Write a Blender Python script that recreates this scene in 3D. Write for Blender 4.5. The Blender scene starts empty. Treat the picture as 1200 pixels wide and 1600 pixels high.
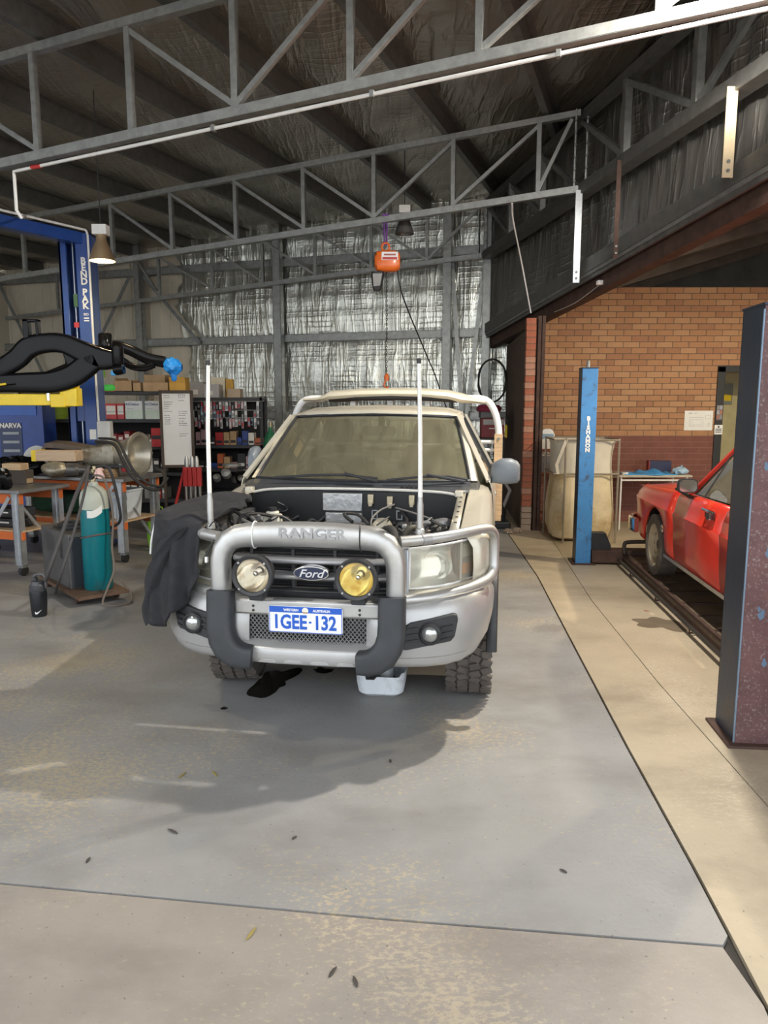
import bpy, math, random
from mathutils import Vector, Matrix
random.seed(7)
SC = bpy.context.scene
COL = SC.collection
R = math.radians

# ---------------- camera ----------------
F, HZ, CH = 1150.0, 632.0, 1.75          # focal length in px, horizon row, camera height
PIT = math.atan((800 - HZ) / F)
cam = bpy.data.cameras.new('camera')
cam.sensor_fit = 'VERTICAL'; cam.sensor_height = 24.0; cam.lens = F / 1600 * 24.0
cam.clip_start = .05; cam.clip_end = 200
co = bpy.data.objects.new('camera', cam); COL.objects.link(co)
co.location = (0, 0, CH); co.rotation_euler = (R(90) - PIT, 0, 0)
SC.camera = co
# ---------------- world, light, exposure ----------------
W = bpy.data.worlds.new('sky'); SC.world = W; W.use_nodes = True
bg = W.node_tree.nodes['Background']
bg.inputs[0].default_value = (.90, .95, 1.0, 1); bg.inputs[1].default_value = 2.8
SC.view_settings.view_transform = 'Standard'; SC.view_settings.look = 'None'
SC.view_settings.gamma = 1; SC.view_settings.use_curve_mapping = False
SC.view_settings.exposure = 0.0
LAMP_W, BAY_W, LEFT_W, ADDED_W = 1150, 800, 90, 180   # watts of the high-bay lamps, the last an added one

# ---------------- helpers ----------------
cp, sp = math.cos(PIT), math.sin(PIT)
def ray(px, py):
    xn = (px - 600) / F; yn = (800 - py) / F
    return Vector((xn, cp + yn * sp, -sp + yn * cp))
def ground(px, py, z=0.0):
    r = ray(px, py); return Vector((0, 0, CH)) + r * ((z - CH) / r.z)
def aty(px, py, Y):
    r = ray(px, py); return Vector((0, 0, CH)) + r * (Y / r.y)

class MB:
    def __init__(s): s.v = []; s.f = []
    def add(s, vs, fs):
        o = len(s.v); s.v += [tuple(v) for v in vs]; s.f += [[i + o for i in f] for f in fs]; return s
    def box(s, c, d, rot=None):
        hx, hy, hz = d[0] / 2, d[1] / 2, d[2] / 2
        vs = [Vector((x * hx, y * hy, z * hz)) for z in (-1, 1) for y in (-1, 1) for x in (-1, 1)]
        if rot is not None:
            m = rot if isinstance(rot, Matrix) else Matrix.Rotation(rot, 3, 'Z')
            vs = [m @ v for v in vs]
        c = Vector(c)
        return s.add([v + c for v in vs], [[0, 2, 3, 1], [4, 5, 7, 6], [0, 1, 5, 4], [2, 6, 7, 3], [0, 4, 6, 2], [1, 3, 7, 5]])
    def bx(s, x0, x1, y0, y1, z0, z1):
        return s.box(((x0 + x1) / 2, (y0 + y1) / 2, (z0 + z1) / 2), (abs(x1 - x0), abs(y1 - y0), abs(z1 - z0)))
    def bar(s, a, b, w, h, up=(0, 0, 1)):
        a, b = Vector(a), Vector(b); d = (b - a); L = d.length; d.normalize()
        u = Vector(up)
        if abs(d.dot(u)) > .98: u = Vector((0, 1, 0))
        x = d.cross(u).normalized(); u = x.cross(d)
        m = Matrix((x, d, u)).transposed()
        return s.box((a + b) / 2, (w, L, h), m)
    def loft(s, secs, closed=True, cap=True):
        n = len(secs[0]); vs = [p for q in secs for p in q]; fs = []
        for i in range(len(secs) - 1):
            for j in range(n if closed else n - 1):
                k = (j + 1) % n
                fs.append([i * n + j, i * n + k, (i + 1) * n + k, (i + 1) * n + j])
        if cap and closed:
            fs.append(list(range(n))[::-1]); fs.append([(len(secs) - 1) * n + j for j in range(n)])
        return s.add(vs, fs)
    def sweep(s, pts, sec, cap=True, up=None, scl=None, closed=False):
        """sec: list of (a,b) offsets in the frame normal to the path"""
        P = [Vector(p) for p in pts]; n = len(P); secs = []; pn = None
        for i in range(n):
            if closed: t = (P[(i + 1) % n] - P[i - 1])
            else: t = (P[min(i + 1, n - 1)] - P[max(i - 1, 0)])
            t.normalize()
            if up is not None:
                N = Vector(up); N = (N - t * N.dot(t))
            elif pn is None:
                N = Vector((0, 0, 1)) if abs(t.z) < .9 else Vector((1, 0, 0)); N = N - t * N.dot(t)
            else: N = pn - t * pn.dot(t)
            N.normalize(); pn = N; B = t.cross(N); k = 1 if scl is None else scl[i]
            secs.append([P[i] + (N * a + B * b) * k for a, b in sec])
        if closed: secs.append(secs[0]); cap = False
        return s.loft(secs, True, cap)
    def tube(s, pts, r, n=8, cap=True, closed=False):
        rr = r if isinstance(r, (list, tuple)) else None
        base = [(math.cos(2 * math.pi * k / n), math.sin(2 * math.pi * k / n)) for k in range(n)]
        return s.sweep(pts, base, cap, None, rr if rr else [r] * len(pts), closed)
    def lathe(s, prof, n=20, M=None):
        M = M or Matrix(); secs = []
        for r, z in prof:
            secs.append([M @ Vector((r * math.cos(2 * math.pi * k / n), r * math.sin(2 * math.pi * k / n), z)) for k in range(n)])
        return s.loft(secs, True, False)
    def prism(s, poly, fn0, fn1):
        n = len(poly)
        vs = [fn0(*p) for p in poly] + [fn1(*p) for p in poly]
        fs = [list(range(n))[::-1], list(range(n, 2 * n))] + [[i, (i + 1) % n, n + (i + 1) % n, n + i] for i in range(n)]
        return s.add(vs, fs)
    def grid(s, fn, nu, nv):
        vs = [fn(i / nu, j / nv) for i in range(nu + 1) for j in range(nv + 1)]; w = nv + 1
        return s.add(vs, [[i * w + j, (i + 1) * w + j, (i + 1) * w + j + 1, i * w + j + 1] for i in range(nu) for j in range(nv)])
    def build(s, name, mat, parent=None, smooth=40, bevel=0, seg=2, solid=0, sub=0):
        me = bpy.data.meshes.new(name); me.from_pydata(s.v, [], s.f); me.update()
        import bmesh
        b = bmesh.new(); b.from_mesh(me); bmesh.ops.recalc_face_normals(b, faces=b.faces); b.to_mesh(me); b.free()
        o = bpy.data.objects.new(name, me); COL.objects.link(o); me.materials.append(mat)
        if smooth:
            me.polygons.foreach_set('use_smooth', [True] * len(me.polygons)); me.set_sharp_from_angle(angle=R(smooth))
        if parent is not None: o.parent = parent
        if solid:
            m = o.modifiers.new('s', 'SOLIDIFY'); m.thickness = solid; m.offset = 0
        if bevel:
            m = o.modifiers.new('b', 'BEVEL'); m.width = bevel; m.segments = seg; m.limit_method = 'ANGLE'; m.angle_limit = R(35); m.harden_normals = False
        if sub:
            m = o.modifiers.new('u', 'SUBSURF'); m.levels = sub; m.render_levels = sub
        return o

def tag(o, label=None, cat=None, group=None, kind=None):
    if label: o['label'] = label
    if cat: o['category'] = cat
    if group: o['group'] = group
    if kind: o['kind'] = kind
    return o
def thing(name, label, cat, loc=(0, 0, 0), rz=0, group=None):
    o = bpy.data.objects.new(name, None); COL.objects.link(o); o.empty_display_size = .1
    o.location = loc; o.rotation_euler = (0, 0, rz)
    return tag(o, label, cat, group)
def struct(o): o['kind'] = 'structure'; return o
def dup(o, parent=None, loc=None, rz=None, label=None):
    c = o.copy(); COL.objects.link(c)
    if parent is not None: c.parent = parent
    if loc is not None: c.location = loc
    if rz is not None: c.rotation_euler = (0, 0, rz)
    if label: c['label'] = label
    for ch in list(o.children): dup(ch, c)
    return c
def text(s, size, mat, parent, M, name='lettering', ext=.0008, bold=0, ax='CENTER', sx=1.0, shear=0, label=None):
    cu = bpy.data.curves.new('t', 'FONT'); cu.body = s; cu.size = size; cu.extrude = ext; cu.offset = bold
    cu.align_x = ax; cu.align_y = 'CENTER'; cu.shear = shear; cu.resolution_u = 3
    t = bpy.data.objects.new('t', cu); COL.objects.link(t)
    dg = bpy.context.evaluated_depsgraph_get(); me = bpy.data.meshes.new_from_object(t.evaluated_get(dg))
    bpy.data.objects.remove(t); bpy.data.curves.remove(cu)
    me.transform(M @ Matrix.Diagonal((sx, 1, 1, 1))); me.name = name
    me.materials.clear(); me.materials.append(mat)
    o = bpy.data.objects.new(name, me); COL.objects.link(o); o.parent = parent
    if label: o['label'] = label
    return o
FRONT = Matrix.Rotation(R(90), 4, 'X')     # text plane facing -y
def rr(w, h, r=.3, n=4):
    """rounded rectangle outline, w x h, r = corner radius"""
    o = []
    for cx, cy, a0 in ((w/2-r, h/2-r, 0), (-w/2+r, h/2-r, 90), (-w/2+r, -h/2+r, 180), (w/2-r, -h/2+r, 270)):
        for k in range(n + 1):
            a = R(a0 + 90 * k / n); o.append((cx + r * math.cos(a), cy + r * math.sin(a)))
    return o
def arc(pts, n=6):
    """smooth Catmull-Rom through points"""
    P = [Vector(p) for p in pts]; out = []
    for i in range(len(P) - 1):
        p0, p1, p2, p3 = P[max(i-1, 0)], P[i], P[i+1], P[min(i+2, len(P)-1)]
        for k in range(n):
            t = k / n
            out.append(.5 * ((2*p1) + (p2-p0)*t + (2*p0-5*p1+4*p2-p3)*t*t + (3*p1-p0-3*p2+p3)*t**3))
    out.append(P[-1]); return out

# ---------------- materials ----------------
MC = {}
def mat(name, col, rough=.5, metal=0, var=.12, scale=6, bump=0, bscale=60, dirt=None, dscale=3, damt=.5, coat=0, coords='Object', emit=0, spec=.5, stretch=None):
    if name in MC: return MC[name]
    m = bpy.data.materials.new(name); m.use_nodes = True; N = m.node_tree.nodes; L = m.node_tree.links
    b = N['Principled BSDF']; b.inputs['Roughness'].default_value = rough; b.inputs['Metallic'].default_value = metal
    b.inputs['Coat Weight'].default_value = coat; b.inputs['Coat Roughness'].default_value = .12; b.inputs['Specular IOR Level'].default_value = spec
    tc = N.new('ShaderNodeTexCoord'); src = tc.outputs[coords]
    if stretch:
        mp = N.new('ShaderNodeMapping'); mp.inputs['Scale'].default_value = stretch; L.new(src, mp.inputs[0]); src = mp.outputs[0]
    nz = N.new('ShaderNodeTexNoise'); nz.inputs['Scale'].default_value = scale; nz.inputs['Detail'].default_value = 6; nz.inputs['Roughness'].default_value = .6
    L.new(src, nz.inputs[0])
    rp = N.new('ShaderNodeValToRGB'); L.new(nz.outputs[0], rp.inputs[0])
    c = Vector(col[:3])
    rp.color_ramp.elements[0].position = .3; rp.color_ramp.elements[1].position = .72
    rp.color_ramp.elements[0].color = (*(c * (1 - var)), 1); rp.color_ramp.elements[1].color = (*[min(1, x) for x in c * (1 + var)], 1)
    out = rp.outputs[0]
    if dirt:
        n2 = N.new('ShaderNodeTexNoise'); n2.inputs['Scale'].default_value = dscale; n2.inputs['Detail'].default_value = 8; n2.inputs['Roughness'].default_value = .7; L.new(src, n2.inputs[0])
        r2 = N.new('ShaderNodeValToRGB'); L.new(n2.outputs[0], r2.inputs[0]); h = .62 - damt * .3
        r2.color_ramp.elements[0].position = h; r2.color_ramp.elements[1].position = h + .14
        mx = N.new('ShaderNodeMixRGB'); L.new(r2.outputs[0], mx.inputs[0]); L.new(out, mx.inputs[1]); mx.inputs[2].default_value = (*dirt, 1); out = mx.outputs[0]
    L.new(out, b.inputs['Base Color'])
    if bump:
        n3 = N.new('ShaderNodeTexNoise'); n3.inputs['Scale'].default_value = bscale; n3.inputs['Detail'].default_value = 4; L.new(src, n3.inputs[0])
        bp = N.new('ShaderNodeBump'); bp.inputs['Strength'].default_value = bump; bp.inputs['Distance'].default_value = .01; L.new(n3.outputs[0], bp.inputs['Height']); L.new(bp.outputs[0], b.inputs['Normal'])
    if emit:
        b.inputs['Emission Color'].default_value = (*col, 1); b.inputs['Emission Strength'].default_value = emit
    MC[name] = m; return m

def foil_mat(name, col, rough, quilt, strength, axis='X'):
    """crinkled reflective insulation: scrim grid, vertical creases, crumple"""
    m = bpy.data.materials.new(name); m.use_nodes = True; N = m.node_tree.nodes; L = m.node_tree.links
    b = N['Principled BSDF']; b.inputs['Metallic'].default_value = .92; b.inputs['Roughness'].default_value = rough
    tc = N.new('ShaderNodeTexCoord')
    nz = N.new('ShaderNodeTexNoise'); nz.inputs['Scale'].default_value = 1.4; nz.inputs['Detail'].default_value = 7; L.new(tc.outputs['Object'], nz.inputs[0])
    rp = N.new('ShaderNodeValToRGB'); L.new(nz.outputs[0], rp.inputs[0]); c = Vector(col)
    rp.color_ramp.elements[0].color = (*(c * .8), 1); rp.color_ramp.elements[1].color = (*c, 1); L.new(rp.outputs[0], b.inputs['Base Color'])
    def wave(direc, sc, dist):
        w = N.new('ShaderNodeTexWave'); w.bands_direction = direc; w.inputs['Scale'].default_value = sc; w.inputs['Distortion'].default_value = dist; w.inputs['Detail'].default_value = 2; w.inputs['Detail Scale'].default_value = 1.5
        L.new(tc.outputs['Object'], w.inputs[0]); return w.outputs['Fac']
    def math_(op, a, c_, v=None):
        q = N.new('ShaderNodeMath'); q.operation = op; L.new(a, q.inputs[0])
        if c_ is not None: L.new(c_, q.inputs[1])
        else: q.inputs[1].default_value = v
        return q.outputs[0]
    w1 = math_('POWER', wave('X', quilt, .8), None, 9.0); w2 = math_('POWER', wave('Z' if axis == 'X' else 'Y', quilt * 1.3, .8), None, 9.0)
    mp = N.new('ShaderNodeMapping'); mp.inputs['Scale'].default_value = (3.4, 3.4, .45) if axis == 'X' else (3.4, .45, 3.4); L.new(tc.outputs['Object'], mp.inputs[0])
    cr = N.new('ShaderNodeTexNoise'); cr.inputs['Scale'].default_value = 1.5; cr.inputs['Detail'].default_value = 4; L.new(mp.outputs[0], cr.inputs[0])
    fold = math_('POWER', math_('SUBTRACT', math_('MULTIPLY', math_('ABSOLUTE', math_('SUBTRACT', cr.outputs[0], None, .5), None, 0), None, -6.0), None, -1.0), None, 3.0)   # sharp creases where the noise crosses its mean
    f2 = N.new('ShaderNodeMath'); f2.operation = 'MAXIMUM'; L.new(fold, f2.inputs[0]); f2.inputs[1].default_value = 0
    fine = N.new('ShaderNodeTexNoise'); fine.inputs['Scale'].default_value = 14; fine.inputs['Detail'].default_value = 5; L.new(tc.outputs['Object'], fine.inputs[0])
    msk = N.new('ShaderNodeMapRange'); msk.inputs[1].default_value = .42; msk.inputs[2].default_value = .62; L.new(nz.outputs[0], msk.inputs[0])
    h = math_('MULTIPLY', math_('ADD', w1, w2), msk.outputs[0]); h = math_('MULTIPLY', h, None, .35)
    h = math_('ADD', h, math_('MULTIPLY', f2.outputs[0], None, .9)); h = math_('ADD', h, math_('MULTIPLY', cr.outputs[0], None, 1.0)); h = math_('ADD', h, math_('MULTIPLY', fine.outputs[0], None, .55))
    bp = N.new('ShaderNodeBump'); bp.inputs['Strength'].default_value = strength; bp.inputs['Distance'].default_value = .03; L.new(h, bp.inputs['Height']); L.new(bp.outputs[0], b.inputs['Normal'])
    return m

def floor_mat(name, paint, bare, dark, thr):
    m = bpy.data.materials.new(name); m.use_nodes = True; N = m.node_tree.nodes; L = m.node_tree.links
    b = N['Principled BSDF']; tc = N.new('ShaderNodeTexCoord')
    def noise(sc, det=8, ro=.65, st=None):
        s = tc.outputs['Object']
        if st:
            mp = N.new('ShaderNodeMapping'); mp.inputs['Scale'].default_value = st; L.new(s, mp.inputs[0]); s = mp.outputs[0]
        n = N.new('ShaderNodeTexNoise'); n.inputs['Scale'].default_value = sc; n.inputs['Detail'].default_value = det; n.inputs['Roughness'].default_value = ro; L.new(s, n.inputs[0]); return n.outputs[0]
    def ramp(f, p0, p1, c0=(0, 0, 0), c1=(1, 1, 1)):
        r = N.new('ShaderNodeValToRGB'); L.new(f, r.inputs[0]); e = r.color_ramp.elements; e[0].position = p0; e[1].position = p1; e[0].color = (*c0, 1); e[1].color = (*c1, 1); return r.outputs[0]
    def mix(f, a, c, mode='MIX'):
        q = N.new('ShaderNodeMixRGB'); q.blend_type = mode; L.new(f, q.inputs[0]) if not isinstance(f, float) else setattr(q.inputs[0], 'default_value', f)
        for i, x in ((1, a), (2, c)):
            if isinstance(x, tuple): q.inputs[i].default_value = (*x, 1)
            else: L.new(x, q.inputs[i])
        return q.outputs[0]
    base = ramp(noise(1.3), .3, .7, tuple(x * .86 for x in paint), tuple(min(1, x * 1.1) for x in paint))
    big = noise(.75, 3, .5); fine = noise(32, 7, .78, (1, 1.7, 1))
    ad = N.new('ShaderNodeMath'); ad.operation = 'MULTIPLY_ADD'; L.new(big, ad.inputs[0]); ad.inputs[1].default_value = .75; L.new(fine, ad.inputs[2])
    wear = ramp(ad.outputs[0], thr, thr + .08)
    c = mix(wear, base, mix(noise(9), tuple(x * .85 for x in bare), bare))
    grime = ramp(noise(1.1, 6, .6, (.7, 1.2, 1)), .47, .70); gm = N.new('ShaderNodeMath'); gm.operation = 'MULTIPLY'; L.new(grime, gm.inputs[0]); gm.inputs[1].default_value = .62
    c = mix(gm.outputs[0], c, dark)
    scr = ramp(noise(5, 9, .8, (1.6, 5, 1)), .60, .66); sc_ = N.new('ShaderNodeMath'); sc_.operation = 'MULTIPLY'; L.new(scr, sc_.inputs[0]); sc_.inputs[1].default_value = .45
    c = mix(sc_.outputs[0], c, bare)
    spk = ramp(noise(60, 2, .5), .70, .74); sm = N.new('ShaderNodeMath'); sm.operation = 'MULTIPLY'; L.new(spk, sm.inputs[0]); sm.inputs[1].default_value = .55
    c = mix(sm.outputs[0], c, tuple(x * .35 for x in dark))
    L.new(c, b.inputs['Base Color'])
    L.new(ramp(noise(3), .3, .7, (.42,) * 3, (.66,) * 3), b.inputs['Roughness'])
    bp = N.new('ShaderNodeBump'); bp.inputs['Strength'].default_value = .15; bp.inputs['Distance'].default_value = .01; L.new(noise(40, 5), bp.inputs['Height']); L.new(bp.outputs[0], b.inputs['Normal'])
    return m

def glass_mat(name, tint, dust, dcol, gloss_rough=.03, dscale=5):
    m = bpy.data.materials.new(name); m.use_nodes = True; N = m.node_tree.nodes; L = m.node_tree.links
    N.remove(N['Principled BSDF']); out = N['Material Output']
    tr = N.new('ShaderNodeBsdfTransparent'); tr.inputs[0].default_value = (*tint, 1)
    gl = N.new('ShaderNodeBsdfGlossy'); gl.inputs['Roughness'].default_value = gloss_rough
    df = N.new('ShaderNodeBsdfDiffuse'); df.inputs[0].default_value = (*dcol, 1)
    fr = N.new('ShaderNodeFresnel'); fr.inputs[0].default_value = 1.5
    m1 = N.new('ShaderNodeMixShader'); L.new(fr.outputs[0], m1.inputs[0]); L.new(tr.outputs[0], m1.inputs[1]); L.new(gl.outputs[0], m1.inputs[2])
    tc = N.new('ShaderNodeTexCoord'); mp = N.new('ShaderNodeMapping'); mp.inputs['Scale'].default_value = (3, 1, .6); L.new(tc.outputs['Object'], mp.inputs[0])
    nz = N.new('ShaderNodeTexNoise'); nz.inputs['Scale'].default_value = dscale; nz.inputs['Detail'].default_value = 8; L.new(mp.outputs[0], nz.inputs[0])
    rp = N.new('ShaderNodeMapRange'); rp.inputs[1].default_value = .3; rp.inputs[2].default_value = .75; rp.inputs[3].default_value = dust * .8; rp.inputs[4].default_value = dust * 1.2; L.new(nz.outputs[0], rp.inputs[0])
    m2 = N.new('ShaderNodeMixShader'); L.new(rp.outputs[0], m2.inputs[0]); L.new(m1.outputs[0], m2.inputs[1]); L.new(df.outputs[0], m2.inputs[2]); L.new(m2.outputs[0], out.inputs[0])
    return m

galv = mat('galvanised_steel', (.36, .37, .36), .45, .75, .2, 14, .1, 90)
galvd = mat('dull_galvanised', (.26, .27, .265), .55, .6, .2, 10)
purl = mat('purlin_steel', (.17, .17, .165), .5, .6, .2, 10)
bright = mat('bright_zinc', (.62, .66, .70), .32, .8, .12, 20)
chrome = mat('chrome', (.8, .8, .8), .12, 1, .05, 20)
alu = mat('brushed_alloy', (.50, .50, .49), .42, .7, .08, 9, .05, 120, (.42, .40, .36), 2.5, .25)
blk = mat('black_plastic', (.022, .023, .026), .5, 0, .25, 12)
blkg = mat('gloss_black_paint', (.006, .006, .007), .14, 0, .2, 8, spec=.16)
dkrub = mat('black_rubber', (.025, .024, .024), .75, 0, .3, 20, .1)
white = mat('white_paint', (.78, .78, .76), .45, 0, .06, 8)
whiteb = mat('white_board', (.82, .83, .84), .25, 0, .03, 6)
paper = mat('paper', (.80, .79, .75), .8, 0, .05, 5)
cardb = mat('cardboard', (.46, .31, .18), .85, 0, .14, 9)
timber = mat('timber', (.55, .38, .22), .7, 0, .2, 7, stretch=(1, 1, 8))
redp = mat('red_paint', (.50, .03, .03), .4, 0, .15, 8)
orangep = mat('orange_rack_paint', (.62, .14, .03), .5, 0, .15, 6, dirt=(.25, .08, .03), damt=.35)
greenp = mat('lime_plastic', (.28, .62, .04), .45, 0, .08, 6)
bluep = mat('blue_plastic', (.02, .06, .30), .4, 0, .15, 6)
liftblue = mat('lift_blue_paint', (.012, .055, .26), .35, 0, .12, 5, coat=.2)
yellowp = mat('yellow_paint', (.80, .58, .02), .4, 0, .1, 6, dirt=(.4, .3, .05), damt=.2)
rust = mat('rusty_brown_steel', (.075, .042, .032), .75, .2, .35, 9, .2, 30)
castal = mat('cast_aluminium', (.40, .37, .30), .45, .7, .25, 12, .2, 60, (.20, .17, .12), 5, .45)
# ---------------- building frame ----------------
tv = Vector((-.947, .321, 0)).normalized(); dv = Vector((-tv.y * -1, -tv.x, 0)).normalized()   # along a truss (leftwards), into the building
dv = Vector((.3212, .947, 0)).normalized()
HB = 4.25; KS = math.tan(R(3.7)); TD = .84
E2 = Vector((2.24, 9.13, 0)); E3 = Vector((1.612, 13.022, 0)); gv = (E2 - E3); E1 = E2 + gv * 1.15; gh = gv.normalized()
_den = tv.x * gh.y - tv.y * gh.x
def u_of(P):     # distance along the truss direction from the girder line
    q = P - E2; return (q.x * gh.y - q.y * gh.x) / _den
def roof_z(P): return HB + TD + .06 - KS * u_of(P)
def T(E, u, z=0): p = E + tv * u; return Vector((p.x, p.y, HB - KS * u + z))

# floor: concrete slabs with recessed joints
jt = [ground(*p) for p in ((1250, 1700), (1197, 1572), (1140, 1462), (1084, 1356), (981, 1169), (887, 991), (840, 901), (812, 860))]
jt = [jt[0] + (jt[0] - jt[1]) * 30] + jt + [jt[-1] + (jt[-1] - jt[-2]) * 4.5]
j2 = [ground(*p) for p in ((1169, 1225), (1028, 1066), (925, 939), (873, 859))]
j2 = [j2[0] + (j2[0] - j2[1]) * 7] + j2 + [j2[-1] + (j2[-1] - j2[-2]) * 2.2]
cj = [ground(*p) for p in ((0, 1380), (300, 1408), (600, 1436), (1131, 1478))]
cj = [cj[0] + (cj[0] - cj[1]) * 12] + cj
def jx(line, Y):
    for a, b in zip(line, line[1:]):
        if (a.y - Y) * (b.y - Y) <= 0: return a.x + (b.x - a.x) * (Y - a.y) / (b.y - a.y)
    return line[-1].x
fl_paint = floor_mat('floor_painted', (.285, .282, .278), (.45, .38, .27), (.145, .13, .115), .935)
fl_worn = floor_mat('floor_worn', (.30, .27, .24), (.46, .39, .29), (.12, .095, .08), .92)
fl_conc = floor_mat('floor_concrete', (.43, .365, .265), (.53, .46, .35), (.17, .135, .095), .98)
def slab(poly, m, name, parent):
    b = MB(); b.prism([(p.x, p.y) for p in poly], lambda x, y: (x, y, -.12), lambda x, y: (x, y, 0)); return b.build(name, m, parent, smooth=0)
floor = MB().bx(-30, 16, -14, 20, -.2, -.02).build('floor', mat('joint_filler', (.05, .045, .04), .9), None, 0); struct(floor)
off = Vector((.007, 0, 0)); offy = Vector((0, .006, 0))
right_far = Vector((15, 19, 0)); left_far = Vector((-29, 19, 0))
jj = [p for p in jt if p.y > cj[-1].y + .02]
slab([p + offy for p in cj] + [p - off for p in jj] + [Vector((jt[-1].x - .007, 19, 0)), left_far], fl_paint, 'painted_slab', floor)
jn = [p for p in jt if p.y < cj[-1].y]
slab([Vector((-29, -13.5, 0)), Vector((jn[0].x - .007, -13.5, 0))] + [p - off for p in jn] + [cj[-1] - offy - off] + [p - offy for p in cj[::-1][1:]], fl_worn, 'worn_slab', floor)
slab([p + off for p in jt] + [Vector((jt[-1].x + .007, 19, 0)), Vector((j2[-1].x - .003, 19, 0))] + [p - off * .4 for p in j2[::-1]] + [Vector((j2[0].x, -13.5, 0)), Vector((jt[0].x + .007, -13.5, 0))], fl_conc, 'bare_slab', floor)
slab([p + off * .4 for p in j2] + [Vector((j2[-1].x + .003, 19, 0)), right_far, Vector((15, -13.5, 0)), Vector((j2[0].x + .003, -13.5, 0))], fl_conc, 'bare_slab', floor)

# ---- back wall ----
foil_w = foil_mat('wall_foil', (.68, .69, .63), .30, 2.6, .28)
foil_r = foil_mat('side_wall_foil', (.58, .57, .55), .32, 2.6, .45)
foil_c = foil_mat('ceiling_foil', (.52, .48, .42), .34, 2.4, .45, axis='Y')
cream = mat('cream_cladding', (.60, .54, .43), .6, 0, .06, 2)
wb = MB()
BW0 = E3 + dv * .28                                    # wall plane (girt face at ~.2)
angW = math.atan2(tv.y, tv.x)
wall_back = thing('wall_back', None, None, (BW0.x, BW0.y, 0), angW - R(180)); struct(wall_back)
# local frame of the wall: +x to the right, +y into the building depth (away), z up ; leftwards is -x
clad = MB()
xs = []; x = -11.0
prof = [(0, 0), (.16, 0), (.175, .025), (.215, .025), (.23, 0)]
pts = []
while x < 1.6:
    for a, c in prof[:-1]: pts.append((x + a, .06 - c))
    x += .23
def clad_fn(z): return [(p[0], p[1] + .02, z) for p in pts]
clad.loft([clad_fn(0), clad_fn(5.6)], closed=False, cap=False)
clad.build('cladding_sheet', cream, wall_back, 0)
# foil sheets between columns; sheet bulges and hangs
def foil_sheet(x0, x1, z0, z1, seed, parent, m, nm='foil_sheet', ragged=False):
    rnd = random.Random(seed); ph = [rnd.uniform(0, 6) for _ in range(6)]
    def fn(u, v):
        X = x0 + (x1 - x0) * u; Z = z0 + (z1 - z0) * v
        if ragged and u < .02: X += .07 * math.sin(v * 9 + ph[0]) + .05 * math.sin(v * 23)
        e = math.sin(math.pi * v) ** .6 if v not in (0, 1) else 0
        y = -.03 * e * (1 + .3 * math.sin(u * 9 + ph[1])) + .005 * math.sin(u * 37 + ph[2] + 2 * math.sin(v * 3 + ph[4])) * e + .004 * math.sin(X * 16 + ph[3] + 1.5 * math.sin(v * 5)) * e
        y += .006 * math.sin(v * 26 + ph[5]) * e
        return (X, y + .02, Z)
    b = MB(); b.grid(fn, max(8, int((x1 - x0) * 14)), 14); return b.build(nm, m, parent, 60)
colx = [-11, -6.95, -3.85, -.58, .14, .6]
zlev = [0, 1.55, 3.0, 4.4, 5.5]
k = 0
for (xa, xb) in ((-6.15, -3.85), (-3.85, -.58), (-.58, .14), (.14, .62)):
    for za, zb in zip(zlev, zlev[1:]):
        if xa < -6 and za < 2.9: xa2 = -6.0
        else: xa2 = xa
        foil_sheet(xa2 + .02, xb - .02, za + .03, zb - .03, k, wall_back, foil_w, ragged=xa < -6); k += 1
for z in (1.55, 3.0, 4.4):
    b = MB(); b.bx(-11, .62, -.10, -.085, z - .075, z + .075); b.bx(-11, .62, -.10, -.02, z + .06, z + .075); b.bx(-11, .62, -.10, -.02, z - .075, z - .06); b.build('girt', galv, wall_back, 0)
for x, w, top in ((-6.95, .16, 5.0), (-3.85, .16, 5.0), (-.56, .15, 5.1), (.14, .14, 5.2)):
    b = MB(); b.bx(x - w / 2, x + w / 2, -.25, -.235, 0, top); b.bx(x - w / 2, x - w / 2 + .012, -.25, -.11, 0, top); b.bx(x + w / 2 - .012, x + w / 2, -.25, -.11, 0, top); b.build('column', galv, wall_back, 0)
b = MB(); b.bar((-.50, -.16, 4.3), (-.26, -.16, 1.3), .012, .07, (1, 0, 0)); b.build('wall_brace', galv, wall_back, 0)
b = MB(); b.bar((.10, -.18, 4.25), (-.22, -.18, 1.3), .012, .07, (1, 0, 0)); b.build('wall_brace', galv, wall_back, 0)
for x0_, z0_, x1_, z1_ in ((-10.6, 4.4, -9.1, 1.6), (-9.0, 1.6, -7.2, 4.3), (-6.9, 4.35, -5.6, 2.95)):
    b = MB(); b.bar((x0_, -.16, z0_), (x1_, -.16, z1_), .012, .07, (1, 0, 0)); b.build('wall_brace', galvd, wall_back, 0)

# ---- left wall ----
LU = 10.6
def girder_pt(a): return E2 + gh * a           # a>0 towards the camera
A = E3 + dv * .35 + tv * LU
wl = MB()
def side_wall(P, Q, z0, z1a, z1b, thick, name, m, parent=None):
    n = Vector((-(Q - P).y, (Q - P).x, 0)).normalized() * thick
    b = MB(); b.add([(P.x, P.y, z0), (Q.x, Q.y, z0), (Q.x, Q.y, z1b), (P.x, P.y, z1a), (P.x + n.x, P.y + n.y, z0), (Q.x + n.x, Q.y + n.y, z0), (Q.x + n.x, Q.y + n.y, z1b), (P.x + n.x, P.y + n.y, z1a)],
        [[0, 1, 2, 3], [7, 6, 5, 4], [0, 4, 5, 1], [1, 5, 6, 2], [2, 6, 7, 3], [3, 7, 4, 0]])
    return b.build(name, m, parent, 0)
B = A - dv * 14.8
struct(side_wall(A, B, 0, 4.6, 4.6, -.1, 'wall_left', cream))

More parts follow.
